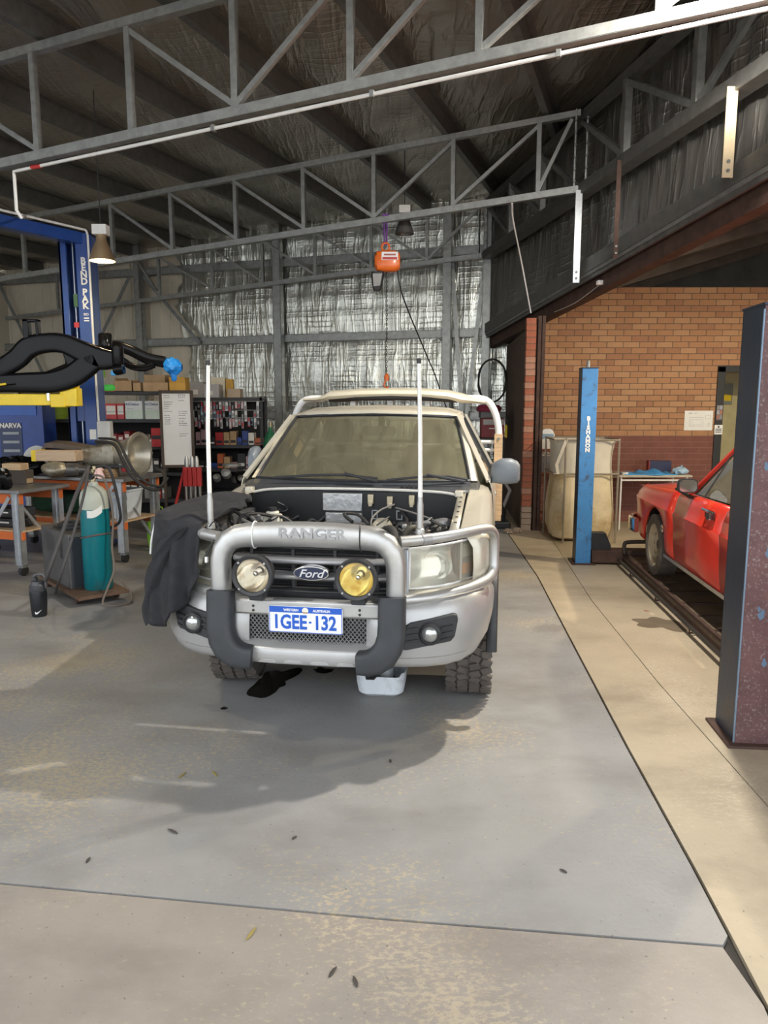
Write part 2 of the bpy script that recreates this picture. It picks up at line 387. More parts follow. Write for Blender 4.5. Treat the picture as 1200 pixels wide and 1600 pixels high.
# ---- ceiling: foil blanket over purlins ----
ceil = MB()
def roof_pt(u, s, dz=0):        # u along truss from the girder line at T3, s along depth (towards camera)
    P = E3 + tv * u - dv * s; P.z = 0; P.z = roof_z(P) + dz; return P
S0, S1 = -.35, 14.0
b = MB(); c = [roof_pt(-6.5, S0, .35), roof_pt(LU + .2, S0, .35), roof_pt(LU + .2, S1, .35), roof_pt(-6.5, S1, .35)]
c2 = [p + Vector((0, 0, .05)) for p in c]
b.add(c + c2, [[0, 1, 2, 3], [7, 6, 5, 4], [0, 4, 5, 1], [1, 5, 6, 2], [2, 6, 7, 3], [3, 7, 4, 0]]); ceiling = struct(b.build('ceiling', galvd, None, 0))
ush = [-6.4 + 1.22 * i for i in range(15)]
for i, u0 in enumerate(ush):
    rnd = random.Random(i); ph = [rnd.uniform(0, 6) for _ in range(4)]
    def fn(a, v, u0=u0, ph=ph):
        u = u0 + 1.22 * a; s = S0 + (S1 - S0) * v
        e = math.sin(math.pi * a)
        dz = .20 - .05 * e * (1 + .35 * math.sin(s * 3 + ph[0])) + .012 * math.sin(s * 11 + ph[1] + 4 * a) * e + .010 * math.sin(a * 17 + s * 5 + ph[2]) * e
        return roof_pt(u, s, dz)
    MB().grid(fn, 10, 90).build('foil_sheet', foil_c, ceiling, 60)
    b = MB(); p, q = roof_pt(u0, S0 + .1, .10), roof_pt(u0, S1 - .2, .10)
    b.bar(p, q, .012, .20); off_ = tv * .035
    b.bar(p + off_ + Vector((0, 0, -.094)), q + off_ + Vector((0, 0, -.094)), .075, .012); b.bar(p - off_ + Vector((0, 0, .094)), q - off_ + Vector((0, 0, .094)), .075, .012)
    b.build('purlin', purl, ceiling, 0)

# ---- roof trusses ----
def truss(E, L, posts, diags, label, splice=True, light=galv):
    t = thing('roof_truss', label, 'truss', tuple(T(E, 0)), 0, None)
    o = T(E, 0)
    def l(u, z): return T(E, u, z) - o
    def part(nm, a, c, w=.07, h=.07, m=light):
        b = MB(); 
        # C section: web + two flanges
        a, c = Vector(a), Vector(c); d = (c - a).normalized(); n = d.cross(dv).normalized()
        b.bar(a - dv * w / 2, c - dv * w / 2, .008, h, n); b.bar(a + n * h / 2, c + n * h / 2, w, .008, n); b.bar(a - n * h / 2, c - n * h / 2, w, .008, n)
        return b.build(nm, m, t, 0)
    part('bottom_chord', l(-.05, 0), l(L, 0), .07, .068); part('top_chord', l(-.05, TD), l(L, TD), .07, .06)
    for u in posts: part('web_post', l(u, .04), l(u, TD - .03), .05, .045)
    for u0, u1 in diags: part('web_diagonal', l(u0, .05), l(u1, TD - .05), .04, .034)
    if splice:
        for du in (0.0, -.13):
            b = MB(); b.bar(l(du, -.03), l(du, TD + .04), .11, .018, tv); b.build('splice_plate', galv, t, 0)
            for kk in range(6):
                bb = MB(); z = .08 + kk * .135; bb.lathe([(.0, .0), (.016, 0), (.016, .014), (.0, .014)], 6, Matrix.Translation(l(du, z) - dv * .068) @ Matrix.Rotation(R(90), 4, 'X')); bb.build('bolt', galvd, t, 0)
    return t
# posts read off the photograph: T2 at x = 840, 708, 585, 475, 370, 270 ...
def u_at(E, px):
    best = min((abs(600 + F * (T(E, k * .01).x / (T(E, k * .01).y * cp - (T(E, k * .01).z - CH) * sp)) - px), k * .01) for k in range(-150, 1100)); return best[1]
p2 = [u_at(E2, x) for x in (840, 708, 585, 475, 370, 270, 178)] + [8.2, 9.3]
truss(E2, LU - .3, p2, [(p2[0], .05), (p2[1], p2[0]), (p2[2], p2[1]), (p2[2], p2[3]), (p2[3], p2[4]), (p2[4], p2[5]), (p2[5], p2[6]), (p2[6], p2[7])][:8], 'galvanised steel roof truss the orange chain hoist hangs from')
p3 = [u_at(E3, x) for x in (667, 580, 493, 411, 332, 250)] + [6.9, 7.9, 8.9]
truss(E3, LU - .3, p3, [(p3[0], .0), (p3[0], p3[1]), (p3[1], p3[2]), (p3[2], p3[3]), (p3[3], p3[4]), (p3[4], p3[5]), (p3[5], p3[6])], 'galvanised steel roof truss running along the foil back wall')
p1 = [u_at(E1, x) for x in (748, 548, 368, 207, 60)]; d = p1[0] - p1[1]
p1 = [p1[0] - 1.15] + p1 + [p1[-1] + 1.1, p1[-1] + 2.2, p1[-1] + 3.3]
truss(E1 - gh * 0 + tv * -.0, LU - .3, [.0] + p1, [(p1[0], .03), (p1[1], p1[0]), (p1[2], p1[1]), (p1[3], p1[2]), (p1[3], p1[4]), (p1[5], p1[6])], 'galvanised steel roof truss with white conduit clipped beneath its bottom chord', splice=False)
E0 = E1 + gv * 1.1
truss(E0, LU - .3, [1.2 * i for i in range(9)], [(1.2 * i, 1.2 * (i + 1)) for i in range(8)], 'galvanised steel roof truss nearest the open shed front', splice=False)

# ---- right wall: girder truss and hanging foil above the side opening ----
gd = gh
def gp(a, z, off=0):           # along girder from E2, a>0 to the camera; off to the right
    n = Vector((-gd.y, gd.x, 0)); P = E2 + gd * a + n * off; return Vector((P.x, P.y, z))
gir = thing('girder_truss', 'dark steel girder truss above the foil strip over the side opening', 'truss', tuple(gp(-3.9, HB)), 0); go = gp(-3.9, HB)
def gpart(nm, a, c, w=.09, h=.09, m=galvd):
    n = Vector((-gd.y, gd.x, 0)); b = MB(); a, c = a - go, c - go; dd = (c - a).normalized(); nn = dd.cross(n).normalized()
    b.bar(a - n * w / 2, c - n * w / 2, .008, h, nn); b.bar(a + nn * h / 2, c + nn * h / 2, w, .008, nn); b.bar(a - nn * h / 2, c - nn * h / 2, w, .008, nn)
    return b.build(nm, m, gir, 0)
gpart('bottom_chord', gp(-3.85, HB, .12), gp(9.5, HB, .12), .16, .12, purl); gpart('top_chord', gp(-3.85, HB + TD, .12), gp(9.5, HB + TD, .12), .1, .1, purl)
ga = [-2.6, -1.3, 1.05, 2.35, 3.6, 4.9, 6.2]
for i, a in enumerate(ga): gpart('web_post', gp(a, HB + .05, .10), gp(a, HB + TD - .04, .10), .07, .07, galv)
for a0, a1 in ((-2.6, -3.8), (-1.3, -2.6), (-.1, -1.3), (1.05, -.05), (2.35, 1.05), (2.35, 3.6), (3.6, 4.9), (4.9, 6.2)):
    gpart('web_diagonal', gp(a0, HB + .06, .10), gp(a1, HB + TD - .06, .10), .045, .05, galvd)
GZ0, GZ1 = 3.14, 3.67          # bottom edge of the hanging foil at a=-3.5 and a=+3.2
def gz(a): return GZ0 + (GZ1 - GZ0) * (a + 3.5) / 6.7
rw = MB()
n_ = Vector((-gd.y, gd.x, 0))
P, Q = gp(-4.15, 0, .34), gp(9.6, 0, .34)
b = MB(); b.add([(P.x, P.y, gz(-4.1)), (Q.x, Q.y, gz(9.6)), (Q.x, Q.y, 5.5), (P.x, P.y, 5.4)] + [(P.x + .04, P.y, gz(-4.1)), (Q.x + .04, Q.y, gz(9.6)), (Q.x + .04, Q.y, 5.5), (P.x + .04, P.y, 5.4)],
    [[0, 1, 2, 3], [7, 6, 5, 4], [0, 4, 5, 1], [1, 5, 6, 2], [2, 6, 7, 3], [3, 7, 4, 0]])
wall_right = struct(b.build('wall_right', galvd, None, 0))
rndp = [1.1, 2.7, .4]
for (a0, a1) in ((-4.1, -.4), (-.4, 3.2), (3.2, 6.8), (6.8, 9.5)):
    def fn(u, v, a0=a0, a1=a1):
        a = a0 + (a1 - a0) * u; z = gz(a) + .02 + (5.30 - gz(a)) * v
        e = math.sin(math.pi * min(1, v * 1.0)) 
        return gp(a, z, .27 + .02 * math.sin(a * 21 + 2 * math.sin(v * 4)) * e + .035 * e + .012 * math.sin(a * 47 + v * 3) * (1 - v))
    MB().grid(fn, 60, 12).build('foil_sheet', foil_r, wall_right, 60)
# trims along the bottom edge
def edge_beam(nm, off, dz, w, h, m, a0=-4.1, a1=9.4):
    b = MB(); b.bar(gp(a0, gz(a0) + dz, off), gp(a1, gz(a1) + dz, off), w, h); return b.build(nm, m, wall_right, 0)
edge_beam('edge_flashing', .20, -.06, .16, .16, purl); edge_beam('edge_channel', .24, -.16, .22, .04, galvd)
edge_beam('rusty_beam', .30, -.28, .14, .18, rust); edge_beam('gutter_lip', .16, -.20, .03, .05, purl)
# dark roof over the brick bay (slopes up with the edge beam)
bay = MB()
def bayc(a, off, dz): return gp(a, gz(a) + dz, off)
c = [bayc(-4.1, .36, -.16), bayc(9.4, .36, -.16), bayc(9.4, 7.5, 2.0), bayc(-4.1, 7.5, 2.0)]
c2 = [p + Vector((0, 0, .05)) for p in c]
bay.add(c + c2, [[0, 1, 2, 3], [7, 6, 5, 4], [0, 4, 5, 1], [1, 5, 6, 2], [2, 6, 7, 3], [3, 7, 4, 0]])
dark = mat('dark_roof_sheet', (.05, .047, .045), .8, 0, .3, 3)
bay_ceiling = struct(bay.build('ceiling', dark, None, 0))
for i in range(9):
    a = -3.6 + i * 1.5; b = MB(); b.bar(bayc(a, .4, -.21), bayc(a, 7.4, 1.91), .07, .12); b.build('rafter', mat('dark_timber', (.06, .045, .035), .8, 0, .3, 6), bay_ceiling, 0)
P, Q = gp(-3.2, 0, 6.4), gp(9.5, 0, 7.3)
struct(side_wall(Vector((9.6, 13, 0)), Vector((9.9, -1.0, 0)), 0, 6.0, 6.6, .1, 'wall_bay', mat('bay_wall_paint', (.33, .29, .24), .8)))
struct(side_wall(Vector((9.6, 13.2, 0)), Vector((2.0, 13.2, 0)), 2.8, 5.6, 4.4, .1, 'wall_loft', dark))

# hanging steel hangers from the girder
def hanger(px0, y0, px1, y1, w, label, m, th=.02):
    from_ = None
    n = Vector((gd.y, -gd.x, 0)) 
    def on(px, py, off):
        r = ray(px, py); P0 = E2 + Vector((-gd.y, gd.x, 0)) * off; nn = Vector((-gd.y, gd.x, 0))
        k = (P0.dot(nn)) / (r.x * nn.x + r.y * nn.y); return Vector((0, 0, CH)) + r * k
    a, c = on(px0, y0, .02), on(px1, y1, .02); c.x, c.y = a.x, a.y
    t = thing('roof_hanger', label, 'steel bar', tuple(c)); b = MB()
    b.bar((0, 0, 0), a - c, w, .006, (0, 1, 0)); b.bar(Vector((w / 2, .015, 0)), a - c + Vector((w / 2, .015, 0)), .006, .03, (0, 1, 0)); b.build('bar', m, t, 0)
    for z in (.05, .12):
        q = MB(); q.lathe([(0, 0), (.014, 0), (.014, .012), (0, .012)], 6, Matrix.Translation((0, -.005, z)) @ Matrix.Rotation(R(90), 4, 'X')); q.build('bolt', galvd, t, 0)
    return t
hanger(905, 297, 904, 440, .075, 'pale galvanised hanger bar below the truss splice plates', bright)
hanger(968, 250, 965, 402, .045, 'thin brown steel hanger bar dropping past the foil strip', rust)
hanger(1145, 135, 1137, 277, .085, 'wide cream coloured hanger bar bolted to the rusty beam', mat('cream_steel', (.72, .60, .40), .5, .3, .1, 5))

# ---- brick wall of the side bay ----
BY = 11.0
brick_o = mat('orange_brick', (.42, .215, .105), .85, 0, .16, 5, .25, 90)
brick_o2 = mat('tan_brick', (.46, .255, .13), .85, 0, .16, 5, .25, 90)
brick_o3 = mat('brown_brick', (.36, .175, .09), .85, 0, .2, 5, .25, 90)
brick_r = mat('dark_red_brick', (.20, .075, .055), .85, 0, .18, 5, .25, 90)
brick_r2 = mat('plum_brick', (.165, .065, .055), .85, 0, .18, 5, .25, 90)
mortar = mat('mortar', (.18, .12, .085), .95, 0, .12, 20, .2)
BX0, BX1, DX0, DX1 = 2.30, 9.5, 4.90, 5.85
cz, bl, bh = .0857, .240, .0757
wbk = MB(); wbk.bx(BX0, DX0, BY, BY + .11, 0, 3.43); wbk.bx(DX0, DX1, BY, BY + .11, 2.31, 3.43); wbk.bx(DX1, BX1, BY, BY + .11, 0, 3.43)
wall_bay = struct(wbk.build('wall_brick', mortar, None, 0))
mb_ = MB(); mb_.bx(BX0, DX0, BY - .001, BY + .02, 0, 1.215); mb_.build('lower_mortar', mat('pale_mortar', (.27, .15, .12), .95, 0, .12, 20), wall_bay, 0)
cand = []
for ci in range(40):
    z = ci * cz + .005
    x = BX0 - (ci % 2) * bl / 2
    while x < BX1:
        a, c = max(x, BX0), min(x + bl - .010, BX1)
        top = z + bh
        lim = 3.30 + max(0, min(1, (a - BX0) / .2)) * .04 + (.09 if a > 2.75 else 0)
        segs = [(a, c)]
        if top <= 2.36:
            segs = []
            if a < DX0: segs.append((a, min(c, DX0)))
            if c > DX1: segs.append((max(a, DX1), c))
        for a_, c_ in segs:
            if c_ - a_ > .03 and top < lim: cand.append((a_, c_, z, ci))
        x += bl
vis = [q for q in cand if q[0] < 5.5 and q[2] > 1.02]; vis.sort(key=lambda q: -q[2])
own = set(vis[:300]); rest = {0: MB(), 1: MB()}
shared = {}
for q in cand:
    a, c, z, ci = q; red = z < 1.22
    if q in own:
        L = round(c - a, 3); mi = random.choice([0, 0, 1, 1, 2]) if not red else 3 + random.randint(0, 1)
        key = (L, mi)
        if key not in shared:
            o = MB().bx(-L / 2, L / 2, -.006, .05, 0, bh).build('brick', (brick_o, brick_o2, brick_o3, brick_r, brick_r2)[mi], wall_bay, 0, bevel=.003, seg=1); shared[key] = o
        else:
            o = shared[key].copy(); COL.objects.link(o)
        o.location = ((a + c) / 2, BY + random.uniform(-.003, .002), z)
    else: rest[1 if red else 0].bx(a, c, BY - .006, BY + .04, z, z + bh)
rest[0].build('bricks', brick_o, wall_bay, 0)['kind'] = 'stuff'; rest[1].build('bricks', brick_r, wall_bay, 0)['kind'] = 'stuff'

# brick pier at the corner with the dark side wall running back
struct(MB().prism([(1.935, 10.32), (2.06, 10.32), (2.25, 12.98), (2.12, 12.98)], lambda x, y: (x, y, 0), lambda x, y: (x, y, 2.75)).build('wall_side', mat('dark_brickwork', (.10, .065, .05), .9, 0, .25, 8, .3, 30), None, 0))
pier = thing('brick_pier', 'narrow stack of red bricks ending the dark side wall', 'brick pier', (1.995, 10.25, 0))
MB().bx(-.062, .062, -.045, .03, 0, 2.90).build('mortar_core', mortar, pier, 0)
pb = mat('pier_brick', (.36, .12, .07), .85, 0, .2, 7, .2, 80); pb2 = mat('pier_brick_pale', (.42, .22, .15), .85, 0, .2, 7, .2, 80); pbd = mat('pier_brick_dusty', (.38, .29, .22), .9, 0, .15, 7)
for i in range(34):
    o = MB().bx(-.067, .067, -.05, .035, 0, .077).build('brick', pbd if i < 4 else random.choice((pb, pb, pb2)), pier, 0, bevel=.003, seg=1); o.location = (random.uniform(-.003, .003), random.uniform(-.004, .004), i * cz)
b = MB(); x, y = 2.13, 10.22
b.bx(-.05, .05, -.05, -.04, 0, 2.93); b.bx(-.05, .05, .04, .05, 0, 2.93); b.bx(-.005, .005, -.05, .05, 0, 2.93); b.bx(-.058, .058, -.06, .06, 0, .012)
o = b.build('steel_post', rust, None, 0); o.location = (x, y, 0); tag(o, 'rusty brown steel post standing beside the brick pier', 'post')

# doorway beside the poster
dr = thing('door_1', None, None, (DX0, BY, 0)); struct(dr)
b = MB(); b.bx(0, .11, -.03, .12, 0, 2.30); b.bx(.84, .95, -.03, .12, 0, 2.30); b.bx(0, .95, -.03, .12, 2.22, 2.31); b.build('door_frame', mat('black_frame', (.018, .017, .016), .5), dr, 0, bevel=.004)
oroom = mat('office_cream', (.62, .56, .32), .8)
b = MB(); b.bx(DX0 - .5, DX1 + 1.0, BY + 1.3, BY + 1.36, 0, 2.6); struct(b.build('wall_office', oroom, None, 0))
pic = thing('wall_picture', 'picture of a yellow car on the office wall beyond the doorway', 'picture', (DX0 + .62, BY + 1.28, 1.75))
MB().bx(-.28, .22, -.01, 0, 0, .34).build('backing', mat('pic_back', (.25, .27, .22), .6), pic, 0)
b = MB(); b.prism([(-.24, .06), (.2, .06), (.2, .15), (.08, .17), (.03, .25), (-.16, .25), (-.2, .17), (-.24, .15)], lambda x, z: (x, -.011, z), lambda x, z: (x, -.014, z)); b.build('car_print', yellowp, pic, 0)
for z0, h, lab in ((1.52, .22, 'strip of small photos stuck on the black door frame'), (1.31, .14, 'white notice stuck on the black door frame')):
    o = thing('door_notice', lab, 'notice', (DX0 + .055, BY - .032, z0)); MB().bx(-.045 if h > .2 else -.06, .045 if h > .2 else .06, -.002, 0, 0, h).build('sheet', mat('dark_print', (.12, .11, .11), .5) if h > .2 else paper, o, 0)
    if h > .2:
        for kk in range(6): MB().bx(-.04 + (kk % 2) * .042, -.002 + (kk % 2) * .042, -.004, -.002, .015 + (kk // 2) * .07, .075 + (kk // 2) * .07).build('photo', (mat('ph_a', (.4, .16, .1), .5), mat('ph_b', (.25, .25, .25), .5), mat('ph_c', (.35, .35, .4), .5))[kk % 3], o, 0)
    else:
        for kk in range(3): MB().bx(-.045, .045, -.003, -.002, .03 + kk * .022, .04 + kk * .022).build('printed_line', blk, o, 0)
        MB().bx(-.012, .012, -.003, -.002, .1, .125).build('printed_mark', blk, o, 0)
po = thing('wall_poster', 'white paper floor plan taped to the brick wall', 'poster', (4.66, BY - .012, 1.37))
MB().bx(-.21, .21, -.002, 0, 0, .29).build('sheet', paper, po, 0)
ink = mat('faint_ink', (.38, .38, .38), .8)
def frame(b, x0, x1, z0, z1, y, w):
    b.bx(x0, x1, y - .001, y, z0, z0 + w); b.bx(x0, x1, y - .001, y, z1 - w, z1); b.bx(x0, x0 + w, y - .001, y, z0, z1); b.bx(x1 - w, x1, y - .001, y, z0, z1)
b = MB(); frame(b, -.13, .07, .06, .19, -.002, .004); frame(b, -.10, .04, .08, .16, -.002, .003); frame(b, .10, .18, .17, .22, -.002, .003); b.bx(-.15, -.10, -.003, -.002, .245, .26); b.bx(-.07, -.03, -.003, -.002, .25, .258); b.bx(.12, .18, -.003, -.002, .06, .065); b.bx(.14, .17, -.003, -.002, .09, .1); b.build('plan_lines', ink, po, 0)

# ---- lamps ----
def high_bay(loc, watts, label, lit=True, col=(1, .93, .82), cord=None, r=.16, shade_m=None):
    P_ = Vector(loc); cord = roof_z(P_) - loc[2] - .36 + .19 if cord is None else cord
    t = thing('high_bay_lamp', label, 'lamp', loc)
    MB().lathe([(0, .26), (.05, .26), (.055, .20), (.07, .17), (r * .75, .10), (r, .0), (r - .008, .0), (r * .72, .095), (.06, .16), (0, .165)], 24).build('shade', shade_m or galv, t, 50)
    MB().bx(-.075, .075, -.06, .06, .26, .36).build('ballast_box', white, t, 0, bevel=.006)
    MB().tube([(0, 0, .36), (0, 0, .36 + cord)], .006, 6).build('cord', blk, t, 0)
    MB().lathe([(0, .02), (.035, .03), (.05, .07), (.035, .12), (.02, .16), (0, .16)], 14).build('bulb', mat('lit_bulb', (1, .86, .6), .4, emit=28) if lit else mat('dull_bulb', (.4, .4, .38), .3), t, 60)
    if lit:
        l = bpy.data.lights.new('lamp', 'POINT'); l.energy = watts; l.color = col; l.shadow_soft_size = .06
        lo = bpy.data.objects.new('lamp_light', l); COL.objects.link(lo); lo.parent = t; lo.location = (0, 0, .03)
    return t
high_bay((2.05, 4.75, 4.28), LAMP_W, 'bright high bay lamp hanging right of the silver utility truck', r=.2)
high_bay((4.7, 6.6, 3.3), BAY_W, 'high bay lamp hanging above the red car', col=(1, .84, .58), cord=.42)
high_bay(tuple(aty(160, 408, 8.0)), LEFT_W, 'lit pendant lamp with white box beside the blue lift post', col=(1, .82, .5), r=.135, shade_m=mat('lamp_shade_warm', (.5, .36, .22), .4, .6))
high_bay((-2.6, 2.2, 4.0), ADDED_W, 'added unseen high bay lamp lighting the near floor', r=.2)  # added lamp out of view, no known source, brightens the near floor
h = high_bay(tuple(aty(632, 366, 10.2)), 0, 'unlit dark pendant lamp behind the orange chain hoist', lit=False, r=.13, shade_m=purl)

o = thing('junction_box', 'small white junction box with cable on the rusty edge beam', 'junction box', tuple(gp(.35, gz(.35) - .30, .21)))
MB().box((0, 0, 0), (.07, .07, .05), math.atan2(gd.y, gd.x)).build('box', white, o, 0, bevel=.006)
q = gp(-1.0, gz(-1.0) - .36, .21) - gp(.35, gz(.35) - .30, .21); MB().tube(arc([(0, 0, -.02), tuple(q * .5 + Vector((0, 0, -.05))), tuple(q)], 4), .007, 6).build('cable', mat('grey_cable', (.35, .33, .30), .6), o)
# ================= utility truck =================
TO = Vector((-.385, 3.52, 0)); TA = R(9.0)
paint = mat('champagne_paint', (.60, .555, .455), .32, .25, .05, 5, coat=.6, dirt=(.50, .44, .33), dscale=4, damt=.15)
creamp = mat('cream_wing_paint', (.66, .61, .48), .4, 0, .06, 5, coat=.2)
silver = mat('silver_bumper_paint', (.42, .42, .42), .36, .45, .06, 7, .05, 100, (.36, .34, .31), 3, .2, coat=.3)
darkg = mat('dark_grille_plastic', (.035, .036, .038), .5, 0, .2, 10)
mirror_grey = mat('grey_mirror_plastic', (.16, .18, .20), .45, 0, .1, 6)
wsglass = glass_mat('dusty_windscreen', (.50, .51, .40), .26, (.40, .37, .25))
sideglass = glass_mat('side_glass', (.35, .38, .33), .08, (.4, .4, .35))
lensglass = glass_mat('hazy_headlight_lens', (.95, .94, .88), .22, (.75, .72, .60), .08, 3)
truck = thing('utility_truck', 'champagne silver utility truck with bonnet removed and steel bull bar', 'truck', tuple(TO), -TA)
def TP(nm, mb, m, par=truck, **k): return mb.build(nm, m, par, **k)

# ---- bumper wings ----
path = [(.30, .015), (.40, .02), (.50, .035), (.60, .065), (.70, .115), (.78, .18), (.845, .27), (.885, .38), (.905, .50), (.912, .62)]
ztop = [.79, .79, .795, .80, .805, .81, .815, .82, .82, .80]
zbot = [.455, .452, .448, .445, .445, .45, .465, .505, .57, .66]
for s in (-1, 1):
    b = MB(); secs = []
    for i, (x, y) in enumerate(path):
        a, c = Vector(path[max(i-1, 0)]), Vector(path[min(i+1, len(path)-1)]); t = (c - a).normalized(); n = Vector((-t.y, t.x))   # inwards
        zt, zb = ztop[i], zbot[i]; h = zt - zb; pr = []
        for v, o in ((0, .16), (0, .075), (.03, .04), (.10, .022), (.17, .02), (.20, .006), (.35, .0), (.6, .004), (.8, .018), (.92, .035), (1, .07), (1, .20)):
            pr.append((s * (x + n.x * o), y + n.y * o, zb + h * v))
        secs.append(pr)
    b.loft(secs, closed=False, cap=False)
    TP('bumper_wing', b, silver, solid=.006)
# wheel arch flares in black
for s in (-1, 1):
    b = MB(); pts = []
    for k in range(15):
        a = R(182 - 184 * k / 14); pts.append((s * .905, 1.0 - .47 * math.cos(a) * -1, .42 + .46 * math.sin(a)))
    b.sweep(pts, rr(.06, .05, .02, 2), up=(s, 0, 0)); TP('wheel_arch_flare', b, blk)
# centre panel
b = MB(); b.bx(-.37, .37, .0, .07, .712, .792); TP('number_plate_bar', b, alu, bevel=.012)
for x in (-.27, .27):
    for z in (.758, .735):
        q = MB(); q.lathe([(0, 0), (.007, 0), (.007, .004), (0, .004)], 8, Matrix.Translation((x, .001, z)) @ Matrix.Rotation(R(90), 4, 'X')); TP('bolt_hole', q, blk)
b = MB(); sec = [(-.02, .47), (-.03, .50), (-.02, .545), (.02, .572), (.10, .575), (.10, .455), (.03, .452)]
b.loft([[(x, y, z + dz) for y, z in sec] for x, dz in ((-.34, .008), (-.15, 0), (.15, 0), (.34, .008))]); TP('lower_bumper_panel', b, silver, bevel=.008)
for i in range(4):
    x = -.20 + i * .135; q = MB(); q.prism([(x - .05, .476), (x - .035, .494), (x + .035, .494), (x + .05, .476)], lambda a, z: (a, -.0285, z), lambda a, z: (a, -.01, z)); TP('panel_notch', q, mat('notch_grey', (.36, .36, .36), .45, .4), bevel=.003)
# expanded mesh
b = MB(); cw, chh = .021, .0125
for r in range(12):
    for cidx in range(36):
        x = -.37 + cidx * cw + (r % 2) * cw / 2; z = .572 + r * chh
        for sx in (-1, 1): b.bar((x, .035, z), (x + sx * cw / 2, .035, z + chh), .004, .005, (0, 1, 0))
o = TP('mesh_grille', b, mat('mesh_steel', (.22, .22, .22), .5, .5), smooth=0); o['kind'] = 'stuff'
b = MB(); b.bx(-.60, .60, .14, .16, .47, .80); TP('mesh_backing', b, blk)
# ---- bull bar hoop ----
hp = [(-.445, .03, .78), (-.445, .03, .86), (-.445, .03, .93), (-.443, .03, .985), (-.43, .032, 1.035), (-.40, .037, 1.078), (-.355, .043, 1.10), (-.30, .05, 1.107), (-.15, .065, 1.112)]
hp = hp + [(0, .07, 1.114)] + [(-x, y, z) for x, y, z in hp[::-1]]
wid = [1] * 4 + [1.06, 1.12, 1.2, 1.25, 1.28, 1.3] + [1.28, 1.25, 1.2, 1.12, 1.06] + [1] * 4
b = MB(); secs = []
for i, p in enumerate(hp):
    a, c = Vector(hp[max(i-1, 0)]), Vector(hp[min(i+1, len(hp)-1)]); t = (c - a).normalized(); n = Vector((0, 1, 0)); nn = t.cross(n).normalized(); n = nn.cross(t)
    secs.append([Vector(p) + nn * q[0] * wid[i] + n * q[1] for q in rr(.098, .095, .042, 4)])
b.loft(secs); TP('bull_bar_hoop', b, alu)
for x, w in ((-.27, .137), (.27, .137)):
    q = MB(); pts = [(x, .055 + c2 * .0505, 1.108 + a * (w * .47 / .049)) for a, c2 in [(p[0], p[1] / .0475) for p in rr(.102, .095, .042, 4)]]
    q.tube(pts, .0035, 5, closed=True); TP('hoop_seam', q, white if x < 0 else darkg)
text('RANGER', .070, mat('worn_lettering', (.33, .33, .33), .55, .3), truck, Matrix.Translation((.03, .0155, 1.125)) @ Matrix.Rotation(R(-10), 4, 'X') @ FRONT, 'bar_lettering', .002, .002, sx=1.25)
# black over-riders
for s in (-1, 1):
    pts = [(.432, -.012, .835), (.432, -.018, .78), (.432, -.024, .70), (.430, -.03, .64), (.418, -.036, .59), (.395, -.04, .55), (.355, -.042, .52), (.31, -.04, .508), (.27, -.035, .505)]
    b = MB(); secs = []
    for i, p in enumerate(pts):
        p = Vector((p[0] * s, p[1], p[2])); a, c = Vector(pts[max(i-1, 0)]), Vector(pts[min(i+1, len(pts)-1)]); t = (c - a); t.x *= s; t.normalize(); n = Vector((0, 1, 0)); nn = t.cross(n).normalized(); n = nn.cross(t)
        k = [1.0, 1.0, 1.0, 1.02, 1.05, 1.05, .98, .88, .84][i]
        secs.append([p + nn * q[0] * k + n * q[1] for q in rr(.132, .10, .03, 3)])
    b.loft(secs); TP('bumper_overrider', b, mat('overrider_rubber', (.035, .038, .043), .6, 0, .2, 9))
# ---- side rails ----
for s in (-1, 1):
    P = [(.46, .06, 1.092), (.60, .13, 1.098), (.74, .24, 1.108), (.835, .36, 1.113), (.878, .43, 1.105), (.903, .485, 1.07), (.908, .50, 1.02), (.908, .50, .93), (.905, .485, .875), (.885, .44, .842), (.84, .37, .825), (.75, .255, .812), (.60, .135, .80), (.46, .07, .796)]
    b = MB(); b.tube(arc([(x * s, y, z) for x, y, z in P], 3), .027, 12); TP('side_rail', b, alu)
    q = MB(); q.tube([(s * .56, .105, 1.095), (s * .60, .13, 1.098)], .030, 12); TP('rail_clamp', q, mat('clamp_steel', (.35, .35, .35), .45, .6))
# aerials
for s in (-1, 1):
    x, y = s * .545, .16
    ae = MB(); ae.lathe([(0, 1.115), (.024, 1.115), (.022, 1.14), (.016, 1.145), (.016, 1.26), (.013, 1.28), (.012, 1.30), (0, 1.30)], 12, Matrix.Translation((x, y, 0)))
    a_ = TP('aerial_base', ae, mat('aerial_spring', (.45, .45, .44), .4, .6))
    ae = MB(); ae.tube([(x, y, 1.30), (x - .003 * s, y, 1.62), (x - .012 * s, y + .01, 1.95)], [.0115, .0105, .0095], 10); TP('aerial_whip', ae, white, a_)
    ae = MB(); ae.tube([(x - .012 * s, y + .01, 1.945), (x - .0125 * s, y + .01, 1.97)], .0112, 10); TP('aerial_cap', ae, blk, a_)
    b = MB(); b.bx(x - .035, x + .035, y - .03, y + .03, 1.095, 1.116); TP('aerial_bracket', b, blk, a_)
# aerial cable clip on driver side
b = MB(); b.tube(arc([(-.535, .12, 1.13), (-.50, .10, 1.16), (-.47, .08, 1.12), (-.50, .03, 1.04), (-.515, .02, .99)], 5), .004, 6); TP('aerial_cable', b, blk)
b = MB(); b.bx(-.522, -.508, .01, .03, .965, .995); TP('cable_plug', b, white, bevel=.003)
